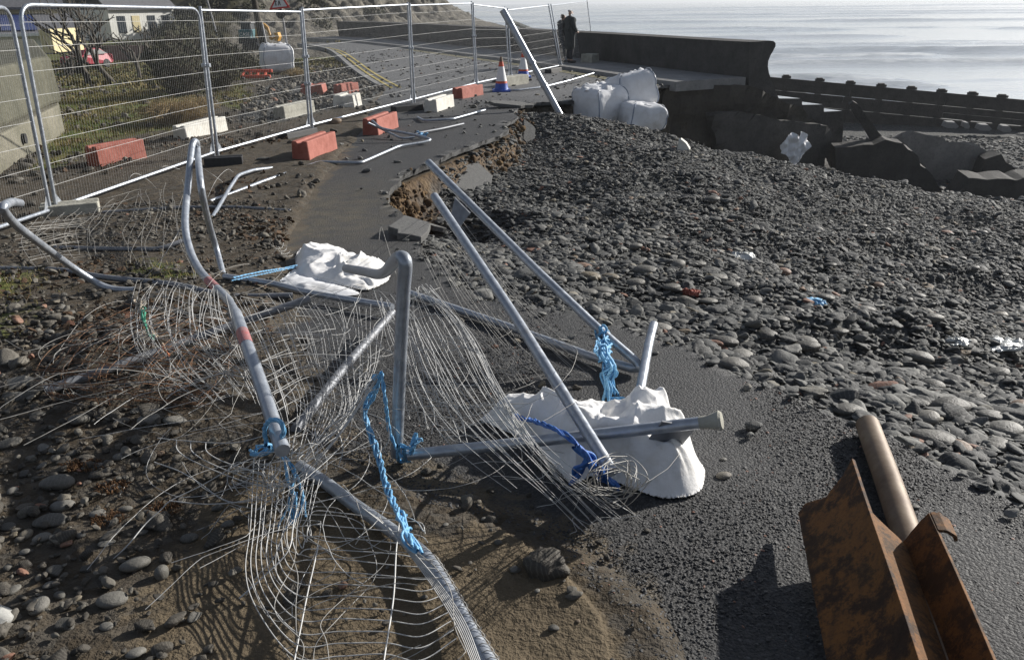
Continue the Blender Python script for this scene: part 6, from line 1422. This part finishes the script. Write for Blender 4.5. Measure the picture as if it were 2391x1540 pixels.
# loose chippings on the near asphalt
M['chip'] = m_stone('asphalt_chip', (.022, .022, .023), (.05, .05, .051), (.12, .12, .122), wet=.55)
P_, Ro, Sc, Ti = stones([((-2, 4, 1.2, 3.4), 7000, .85), ((-2.5, 3, 3.4, 6), 3500, .9)], .0095, .3, (0, .93), lambda X, Y, s, A: np.where((A > .0) & (s < -.005), sstep(.1, -.25, sdist(MUD, X, Y) + .1 * fbm(X * 4, Y * 4, 5, 2)) * sstep(5.6, 3.6, Y), 0), flat=.36, lift=-.35, emb=.1, tilt=.22)
scatter('road_grit', P_, Ro, Sc, Ti, M['chip'], 'dark chippings standing out of the worn asphalt')
# dead leaves
M['leaf'] = m_stone('dead_leaf', (.05, .032, .02), (.10, .06, .035), (.17, .11, .06), wet=.85)
P_, Ro, Sc, Ti = stones([((-6, .2, 4, 9), 330, .7), ((-10, -3, 9, 14), 60, 1.1)], .045, .35, (0, .9), lambda X, Y, s, A: np.where(A < .1, sstep(-.05, .35, fbm(X * .9 + 3, Y * .9, 85, 3)), 0) * (s < 0), flat=.1, lift=2.5, tilt=.5)
scatter('leaf_litter', P_, Ro, Sc, Ti, M['leaf'], 'brown dead leaves and plant litter on the soil', .9)

# larger cobbles that can be told apart: (px, py, width in the picture, flatness, turn)
def cobble_mesh(seed, amp=.3, ang=False):
    bm = bmesh.new(); bmesh.ops.create_icosphere(bm, subdivisions=4, radius=1); V = np.array([v.co for v in bm.verts]); r_ = np.random.default_rng(seed)
    D = np.zeros(len(V))
    for k in range(5):
        d = r_.normal(size=3); d /= np.linalg.norm(d); D += amp * r_.uniform(.3, 1) * np.sin(V @ d * r_.uniform(1.2, 2.6) + r_.uniform(0, 6))/2
    if ang:
        for k in range(9):
            d = r_.normal(size=3); d /= np.linalg.norm(d); h = V @ d * (1 + D); cut = r_.uniform(.55, .8); D = np.where(h > cut, D - (h - cut) * .9, D)
    V = V * (1 + D)[:, None] + .012 * np.stack([fbm(V[:, 0] * 5, V[:, 1] * 5 + V[:, 2] * 3, seed + j, 3) for j in range(3)], -1)
    for v, c in zip(bm.verts, V): v.co = c
    me = bpy.data.meshes.new('cobble'); bm.to_mesh(me); bm.free(); me.materials.append(M['cobble']); me.polygons.foreach_set('use_smooth', np.ones(len(me.polygons), bool)); return me
CM = [cobble_mesh(k, .25, k > 4) for k in range(8)]
LPALE = simple('pale_stone', (.36, .36, .34), (.46, .455, .43), 5, .8, bump=.4, dist=.02)
cs_ = [(134, 1135, 78, .6, .4, 'large dark half-buried stone in the left stones, brown weed beside it'), (149, 1183, 52, .62, .2, 'rounded grey-brown stone just below the largest dark stone'), (317, 1326, 70, .6, .3, 'biggest dark stone at the edge of the mud, a paler one leaning on it'), (381, 1345, 42, 1.1, 1.3, 'upright pale oval stone leaning by the biggest dark stone'),
       (261, 1404, 60, .62, .2, 'brown rounded stone alone on the mud below the biggest dark stone'), (152, 1461, 48, .7, .1, 'tan rounded stone near the pale slab at the corner'), (455, 1442, 36, .8, 1.0, 'egg-shaped stone on the mud in the shadow band'), (507, 1190, 34, .6, .1, 'smooth oval grey stone alone on the mud under the torn wires'),
       (532, 1228, 33, .75, .5, 'ribbed grey stone on the mud right of the smooth oval one'), (444, 1258, 38, .7, .3, 'wedge-shaped dark stone on the mud below the torn wires'), (188, 988, 50, .75, .2, 'round grey stone at the lower edge of the rusty mesh'), (348, 986, 58, .5, .2, 'long dark flat stone shaded by mesh shadows'), (407, 985, 46, .55, .4, 'flat brown stone right of the long dark stone'),
       (41, 898, 84, .3, .55, 'long pale slab lying at the end of the dull tube'), (44, 930, 50, .5, .2, 'tan block-shaped stone under the long pale slab'), (19, 851, 38, .6, .1, 'grey rounded stone above the long pale slab'), (117, 1221, 76, .4, .1, 'broad flat slaty stone among the left stones'), (1690, 1111, 34, .55, .1, 'olive-brown oval pebble alone on the asphalt below the white sack'), (1690, 1074, 16, .6, .1, 'tiny pale pebble on the asphalt right of the flared tube end'),
       (783, 288, 34, .55, .1, 'large smooth pale boulder behind the fence rail by the red block'), (613, 373, 28, .4, .2, 'pale flat stone on the leafy soil right of the black fence foot'), (1201, 1332, 30, .75, .4, 'round grey pebble on the mud nearest the asphalt'), (556, 1333, 24, .9, .4, 'chunky stone pair piece on the mud below the blue rope'), (801, 1371, 27, .8, .2, 'dark angular stone under the wide-celled mesh'), (1292, 1468, 28, .6, .2, 'pale oval pebble on the mud near the lower frame edge'),
       (2135, 1184, 24, .5, .1, 'smooth blue-grey pebble on the asphalt beside the rusty beam'), (2165, 985, 70, .6, .5, 'angular grey boulder at the shingle edge beyond the brown pipe'), (2120, 945, 60, .5, .2, 'large flat cobble above the angular boulder at the shingle edge'), (2310, 975, 64, .5, .1, 'broad rust-topped cobble near the frame edge on the shingle'), (2240, 1050, 70, .55, .3, 'long smooth cobble at the lip of the broken asphalt'),
       (1602, 712, 56, .7, .3, 'big rounded cobble below the orange brick piece'), (1400, 693, 52, .4, .1, 'flat pale slab on the shingle next to the leaning frame'), (1225, 790 - 110, 30, .8, 1.2, 'dark upright stone at the shingle edge beyond the level tube'), (1660, 470, 42, .55, .2, 'large pale cobble in the middle of the shingle bank'), (318, 1530, 46, .6, .2, 'grey stone half out of frame at the lower edge')]
def place_stone(px, py, w, fl, rz, lab, mesh, grp=None, nm='cobble', mat=None):
    p = onterr(px, py); dpt = (p - CAM) @ _f; L = w / FL * dpt / 2
    o = obj(nm, mesh); h = L * fl * .72; z = float(p[2])
    if sdist(SEAPOLY, np.array([p[0]]), np.array([p[1]]))[0] < 0: z = zground(p[0], p[1])
    o.location = (p[0], p[1], z + h * .55); o.scale = (L, L * random.uniform(.65, .85), h); o.rotation_euler = (random.uniform(-.12, .12), random.uniform(-.12, .12), rz + random.uniform(-.2, .2))
    return tag(o, lab, 'stone', grp)
for k, (px, py, w, fl, rz, lab) in enumerate(cs_): place_stone(px, py, w, fl, rz, lab, CM[k % 8])
bp_ = cobble_mesh(31, .25, True); bp_.materials.clear(); bp_.materials.append(LPALE)
place_stone(4, 1462, 92, 1.1, 1.2, 'large pale grey rock cut by the frame edge at the lower corner', bp_, None, 'pale_rock')
many = [(70, 1199, 28), (295, 1190, 29), (228, 1203, 36), (64, 1250, 38), (97, 1258, 38), (157, 1270, 40), (251, 1267, 37), (129, 1337, 42), (116, 1368, 32), (137, 1393, 33), (97, 1419, 58), (20, 1328, 24), (20, 1038, 48), (100, 1046, 26), (41, 753, 32), (63, 780, 28), (110, 761, 30), (113, 778, 26), (56, 813, 22), (90, 814, 20), (85, 800, 22), (38, 802, 28), (24, 831, 28), (286, 989, 42), (325, 1030, 28), (19, 1036, 34), (104, 1048, 28), (60, 1290, 30), (30, 1380, 34), (200, 1330, 30), (240, 1350, 26), (180, 1400, 28), (250, 1465, 34), (90, 1350, 26), (20, 1230, 34), (190, 1250, 26), (330, 1245, 26), (350, 1170, 22), (270, 1140, 30), (60, 1110, 34), (30, 1150, 30), (230, 1090, 26), (100, 1090, 28), (280, 1070, 34), (170, 1060, 30), (375, 1060, 26), (320, 960, 30), (240, 960, 28), (90, 970, 34), (140, 720, 26), (165, 735, 24), (190, 660, 24), (230, 690, 26), (150, 690, 22), (260, 720, 20), (210, 745, 24), (990, 1395, 18), (1131, 1212, 17), (1164, 1267, 20), (1255, 1380, 16), (1040, 1225, 14), (700, 1395, 16), (620, 1420, 18), (905, 1325, 14), (1350, 1450, 14)]
for k, (px, py, w) in enumerate(many): place_stone(px, py, w, random.uniform(.45, .75), random.uniform(0, 3), 'grey or brown beach cobble, one of many lying on the bare ground and mud', CM[k % 8], 'cobbles scattered over the bare ground')
# larger cobbles on the shingle bank
rb = np.random.default_rng(44); cnt = 0
while cnt < 110:
    px, py = rb.uniform(1150, 2391), rb.uniform(520, 1060)
    p = onterr(px, py)
    if sdist(SEAPOLY, np.array([p[0]]), np.array([p[1]]))[0] < .12: continue
    dpt = (p - CAM) @ _f; place_stone(px, py, rb.uniform(.11, .2) * FL / dpt, rb.uniform(.4, .62), rb.uniform(-.6, .6), 'larger grey rounded cobble, one of many lying on the shingle bank', CM[cnt % 5], 'larger cobbles on the shingle bank'); cnt += 1
# chunks of broken asphalt at the hole
M['greyasph'] = simple('worn_asphalt', (.09, .09, .088), (.15, .148, .142), 40, .9, bump=.6, dist=.01)
for k, (px, py, sx, sy, rx, ry, rz, lab) in enumerate([(955, 545, .2, .4, .05, .12, .2, 'grey broken piece of asphalt tilting down into the hole'), (1095, 430, .5, .75, .15, .42, -.25, 'larger broken slab of asphalt sliding down the shingle behind the bent frame'), (1232, 318, .2, .3, .9, .2, .5, 'upright lump of broken road edge at the top of the shingle'), (1010, 540, .14, .22, .1, .3, 1.0, 'small dark asphalt fragment on the stones in the hole'), (1190, 250, .5, .25, .1, .1, .3, 'ragged asphalt chunk under stones at the road edge')]):
    p = onterr(px, py); r_ = np.random.default_rng(k); a = np.sort(r_.uniform(0, 6.28, 9)); rad = r_.uniform(.75, 1.1, 9); V = [[sx * rr_ * math.cos(t), sy * rr_ * math.sin(t), z] for z in (-.035, .035) for t, rr_ in zip(a, rad)]
    o = MB().add(np.array(V), [tuple(range(9))[::-1], tuple(range(9, 18))] + [(i, (i + 1) % 9, 9 + (i + 1) % 9, 9 + i) for i in range(9)]).build('asphalt_chunk', M['greyasph'], smooth=False, bevel=.008)
    o.location = p + [0, 0, .06]; o.rotation_euler = (rx, ry, rz); tag(o, lab, 'asphalt chunk', 'broken pieces of asphalt')
# ------------------------------------------------------------------ grass, shrubs, trees
M['grass'] = simple('grass_blades', (.10, .10, .025), (.20, .155, .06), .6, .85); M['drygrass'] = simple('dry_grass', (.2, .14, .06), (.34, .25, .12), 3, .85); M['twig'] = simple('dark_twigs', (.045, .036, .028), (.10, .082, .062), 5, .9); M['bark'] = simple('tree_bark', (.045, .038, .03), (.10, .088, .07), 6, .9, bump=.5)
M['scrub'] = simple('scrub_leaves', (.022, .026, .012), (.07, .065, .03), 1.5, .9)
def blades(N_, region, acc_, h, wd, seed, lean=.6):
    r_ = np.random.default_rng(seed); (x0, x1, y0, y1) = region; X = r_.uniform(x0, x1, N_); Y = r_.uniform(y0, y1, N_); k = (np.abs(X) < Y * .74 + 1.1) & (r_.random(N_) < acc_(X, Y)); X, Y = X[k], Y[k]; z, s, A = heights(X, Y); k = (s < 0) & (A < .05); X, Y, z = X[k], Y[k], z[k]; n = len(X); V = []; 
    B = 5; X = np.repeat(X, B) + r_.normal(0, .03, n * B); Y = np.repeat(Y, B) + r_.normal(0, .03, n * B); z = np.repeat(z, B); n *= B
    a = r_.uniform(0, 6.28, n); hh = h * r_.uniform(.5, 1.3, n); ln = hh * lean * r_.random(n); w = wd * np.maximum(1, Y / 10)
    p0 = np.stack([X - w * np.sin(a), Y + w * np.cos(a), z - .01], -1); p1 = np.stack([X + w * np.sin(a), Y - w * np.cos(a), z - .01], -1); p2 = np.stack([X + ln * np.cos(a), Y + ln * np.sin(a), z + hh], -1)
    return np.stack([p0, p1, p2], 1).reshape(-1, 3), np.arange(n * 3).reshape(-1, 3)
def gmask(X, Y):
    m = np.zeros(X.shape)
    for q in GRASS: m = np.maximum(m, sstep(-.3, .4, sdist(q, X, Y) + .5 * fbm(X * .9, Y * .9, 77, 3)))
    return np.maximum(m, sstep(26, 32, Y) * (X < -6)) * (.3 + .7 * sstep(-.3, .3, fbm(X * 1.2, Y * 1.2, 12, 3)))
V1, F1 = blades(26000, (-16, 0, 9, 24), gmask, .055, .007, 1); V2, F2 = blades(16000, (-34, -4, 24, 60), gmask, .10, .022, 2); V3, F3 = blades(9000, (-5, 0, 3, 8), gmask, .035, .004, 3, 1.2)
tag(obj('grass', mesh_from('grass', np.vstack([V1, V2, V3]), np.vstack([F1, F2 + len(V1), F3 + len(V1) + len(V2)]), M['grass'])), 'mossy green and brown grass on the land side', None, None, 'stuff')
def twigs(N_, c, rad, h, seed, up=.8, thick=.006, bend=.5, seg=7, basew=.35):
    r_ = np.random.default_rng(seed); out = []
    for k in range(N_):
        a = r_.uniform(0, 6.28); q = np.sqrt(r_.random()) ; b0 = np.array([c[0] + rad[0] * basew * q * math.cos(a), c[1] + rad[1] * basew * q * math.sin(a), c[2]]); e_ = np.array([c[0] + rad[0] * q * math.cos(a) * r_.uniform(.7, 1.2), c[1] + rad[1] * q * math.sin(a) * r_.uniform(.7, 1.2), c[2] + h * (1 - .55 * q * q) * r_.uniform(.6, 1.1)])
        t = np.linspace(0, 1, seg)[:, None]; m = b0 * (1 - t) + e_ * t; m[:, 2] += bend * h * np.sin(t[:, 0] * 3.14) * r_.uniform(.0, .6) ; m += r_.normal(0, .025 * h, m.shape) * t; out.append(m)
    return out
def leafcards(N_, c, rad, h, size, seed):
    r_ = np.random.default_rng(seed); P = r_.normal(size=(N_, 3)); P /= np.linalg.norm(P, axis=1)[:, None]; P *= (r_.random(N_) ** .45)[:, None]; cl = 1 + .45 * fbm(P[:, 0] * 2.4 + seed, P[:, 1] * 2.4 + P[:, 2] * 1.7, seed, 3); P *= cl[:, None]
    P = P * np.array([rad[0], rad[1], h * .55]) + np.array(c) + [0, 0, h * .5]; P = P[P[:, 2] > c[2]]; n = len(P); A = r_.normal(size=(n, 3)); A /= np.linalg.norm(A, axis=1)[:, None]; B = np.cross(A, r_.normal(size=(n, 3))); B /= np.linalg.norm(B, axis=1)[:, None]; s_ = size * r_.uniform(.5, 1.4, (n, 1))
    return np.stack([P - A * s_, P + B * s_ * .5, P + A * s_, P - B * s_ * .5], 1).reshape(-1, 3), np.arange(n * 4).reshape(-1, 4)
def bush(px, py, Y, w, h, label, seed, leaf=2500, nt=150, mat='scrub', grp='dark bramble bushes beyond the fence'):
    c = atY(px, py, Y); c[2] = zground(c[0], c[1]) if Y < 60 else c[2]; e = empty('bramble_bush', c, label, 'bush', grp)
    V, Fq = wires(twigs(nt, c, (w / 2, w / 2.4), h * 1.1, seed), .006 if Y < 25 else .012, 3); obj('stems', mesh_from('stems', V - c, Fq, M['twig']), e)
    V, Fq = leafcards(leaf, c, (w / 2, w / 2.3), h, .035 if Y < 25 else .07, seed + 1); obj('foliage', mesh_from('foliage', V - c, Fq, M[mat]), e)
bush(425, 212, 20.5, 1.7, 1.1, 'dark bramble bush behind the second fence post', 3, 2600, 260); bush(505, 205, 22, 1.7, .95, 'dark bramble bush left of the red barrier', 5, 2600, 240); bush(418, 165, 28, 2.0, 1.4, 'large dark bramble thicket left of the taller scrub', 7, 3000, 300); bush(520, 150, 32, 2.6, 1.2, 'dark thicket behind the red barrier', 9, 3000, 240); bush(462, 130, 38, 3.4, 2.1, 'tall dark thicket at the foot of the hillside', 11, 4000, 300); bush(560, 128, 40, 2.4, 1.0, 'dark scrub left of the excavator', 15, 2200, 160); bush(163, 106, 48, 1.6, .8, 'dark hedge beside the cream house', 17, 1600, 90)
def dryclump(px, py, Y, w, h, label, seed, n=420):
    c = atY(px, py, Y); c[2] = zground(c[0], c[1]); V, Fq = wires(twigs(n, c, (w / 2, w / 2.2), h, seed, bend=.9, basew=.25), .0035, 3); o = obj('dry_grass_clump', mesh_from('dry_grass_clump', V - c, Fq, M['drygrass'])); o.location = c; tag(o, label, 'dry grass', 'clumps of dead grass')
dryclump(405, 282, 15.6, 1.5, .45, 'tan clump of dead grass behind the long pale block', 3, 700); dryclump(455, 268, 16.5, 1.0, .4, 'tan clump of dead grass right behind the fence post', 5); dryclump(690, 180, 25.5, .9, .3, 'dead grass tuft at the foot of the sign post', 8, 260)
def tree(px, py, Y, h, label, seed, spread=.45, mat='bark', wind=0.0, r0=.11, lv=3):
    r_ = np.random.default_rng(seed); b = atY(px, py, Y); b[2] = zground(b[0], b[1]) - .1; e = empty('bare_tree', b, label, 'tree', 'bare trees beyond the fence'); tr_, br_ = [], []
    def grow(p, d, L, r, lev):
        n = 6; P = [p]
        for k in range(n):
            d = d + r_.normal(0, .13, 3) + np.array([wind * .06, 0, .05 if lev else .02]); d /= np.linalg.norm(d); P.append(P[-1] + d * L / n)
        P = np.array(P); (tr_ if lev == 0 else br_).append((P, np.linspace(r, r * .62, len(P))))
        if lev < lv:
            for k in range(r_.integers(3, 5) if lev else r_.integers(4, 6)):
                i = r_.integers(3, n + 1); a = r_.normal(0, 1, 3); a -= d * (a @ d); a /= np.linalg.norm(a); nd = d * r_.uniform(.5, .9) + a * spread * r_.uniform(.8, 1.8); nd /= np.linalg.norm(nd); grow(P[i], nd, L * r_.uniform(.55, .8), r * .56, lev + 1)
    grow(b, np.array([wind * .3, 0, 1.0]), h * .4, r0, 0)
    for nm, lst, n in (('trunk', tr_, 9), ('crown', br_, 4)):
        VV, FF, o_ = [], [], 0
        for P, r in lst:
            Vt, Ft = wires([P], 1.0, n); Vt = (Vt.reshape(len(P), n, 3) - P[:, None]) * r[:, None, None] + P[:, None]; VV.append(Vt.reshape(-1, 3)); FF.append(Ft + o_); o_ += len(P) * n
        obj(nm, mesh_from(nm, np.vstack(VV) - b, np.vstack(FF), M[mat], True), e)
tree(203, 180, 27, 3.2, 'bare tree standing in front of the red car', 3, wind=-.2); tree(268, 186, 26, 3.2, 'darkest leaning bare tree right of the red car', 8, .5, wind=-.35, r0=.09); tree(320, 140, 42, 3.6, 'bare tree before the white house', 12, .45, wind=-.5, lv=2); tree(362, 132, 50, 4.2, 'tall bare tree at the corner of the white house', 15, .4, lv=2); tree(152, 118, 47, 3.0, 'bare bushy tree between the cream house and the red car', 21, .5, lv=2); tree(235, 120, 56, 4.6, 'bare tree left of the white house', 25, .4, lv=2)
# scrub on the hillside
r_ = np.random.default_rng(9); VV, FF, o_ = [], [], 0
for k in range(420):
    X0, Y0 = r_.uniform(-60, -12), r_.uniform(54, 112); q = np.argmin(np.abs(hill_x - X0)); w_ = np.argmin(np.abs(hill_y - Y0)); z0 = hill_z[w_, q]
    if z0 < -.2 or z0 > 26 or (hill_c[w_, q] > .6 and r_.random() < .8): continue
    if abs(X0) > Y0 * .72: continue
    V, Fq = leafcards(160, (X0, Y0, z0 - .2), (r_.uniform(.8, 1.8), r_.uniform(.8, 1.6)), r_.uniform(.6, 1.7), .16, k); VV.append(V); FF.append(Fq + o_); o_ += len(V)
tag(obj('scrub', mesh_from('scrub', np.vstack(VV), np.vstack(FF), M['scrub'])), 'dark winter scrub covering the hillside', None, None, 'stuff')
# lane past the trees
ln = spline(np.array([atz(*p, -.55) for p in [(90, 178), (160, 168), (230, 160), (330, 150), (420, 142)]]), 5)[:, :2]
# weed tufts in the stones
M['weed'] = simple('red_brown_weed', (.11, .055, .025), (.2, .11, .05), 8, .85)
for k, (px, py) in enumerate([(205, 1090), (262, 1140), (385, 1190), (180, 1090), (250, 1215)]):
    c = onterr(px, py); V, Fq = wires(twigs(120, c, (.07, .05), .022, 70 + k, bend=1.2, basew=.8), .0013, 3); o = obj('weed_tuft', mesh_from('weed_tuft', V - c, Fq, M['weed'])); o.location = c; tag(o, 'small reddish-brown dried weed tuft among the left stones', 'weed tuft', 'dried weed tufts')
# ------------------------------------------------------------------ sea haze
hz = bpy.data.materials.new('sea_haze'); hz.use_nodes = True; ht = hz.node_tree; ht.nodes.remove(ht.nodes['Principled BSDF'])
hv_ = ht.nodes.new('ShaderNodeVolumePrincipled'); hv_.inputs['Color'].default_value = (.86, .90, .95, 1); hv_.inputs['Density'].default_value = .00045; hv_.inputs['Anisotropy'].default_value = .25
ht.links.new(hv_.outputs[0], ht.nodes['Material Output'].inputs['Volume'])
ho = MB().box((0, 2800, 7.0), (16000, 9000, 42.0)).build('haze', hz, smooth=False)
tag(ho, 'thin pale sea haze', None, None, 'stuff')
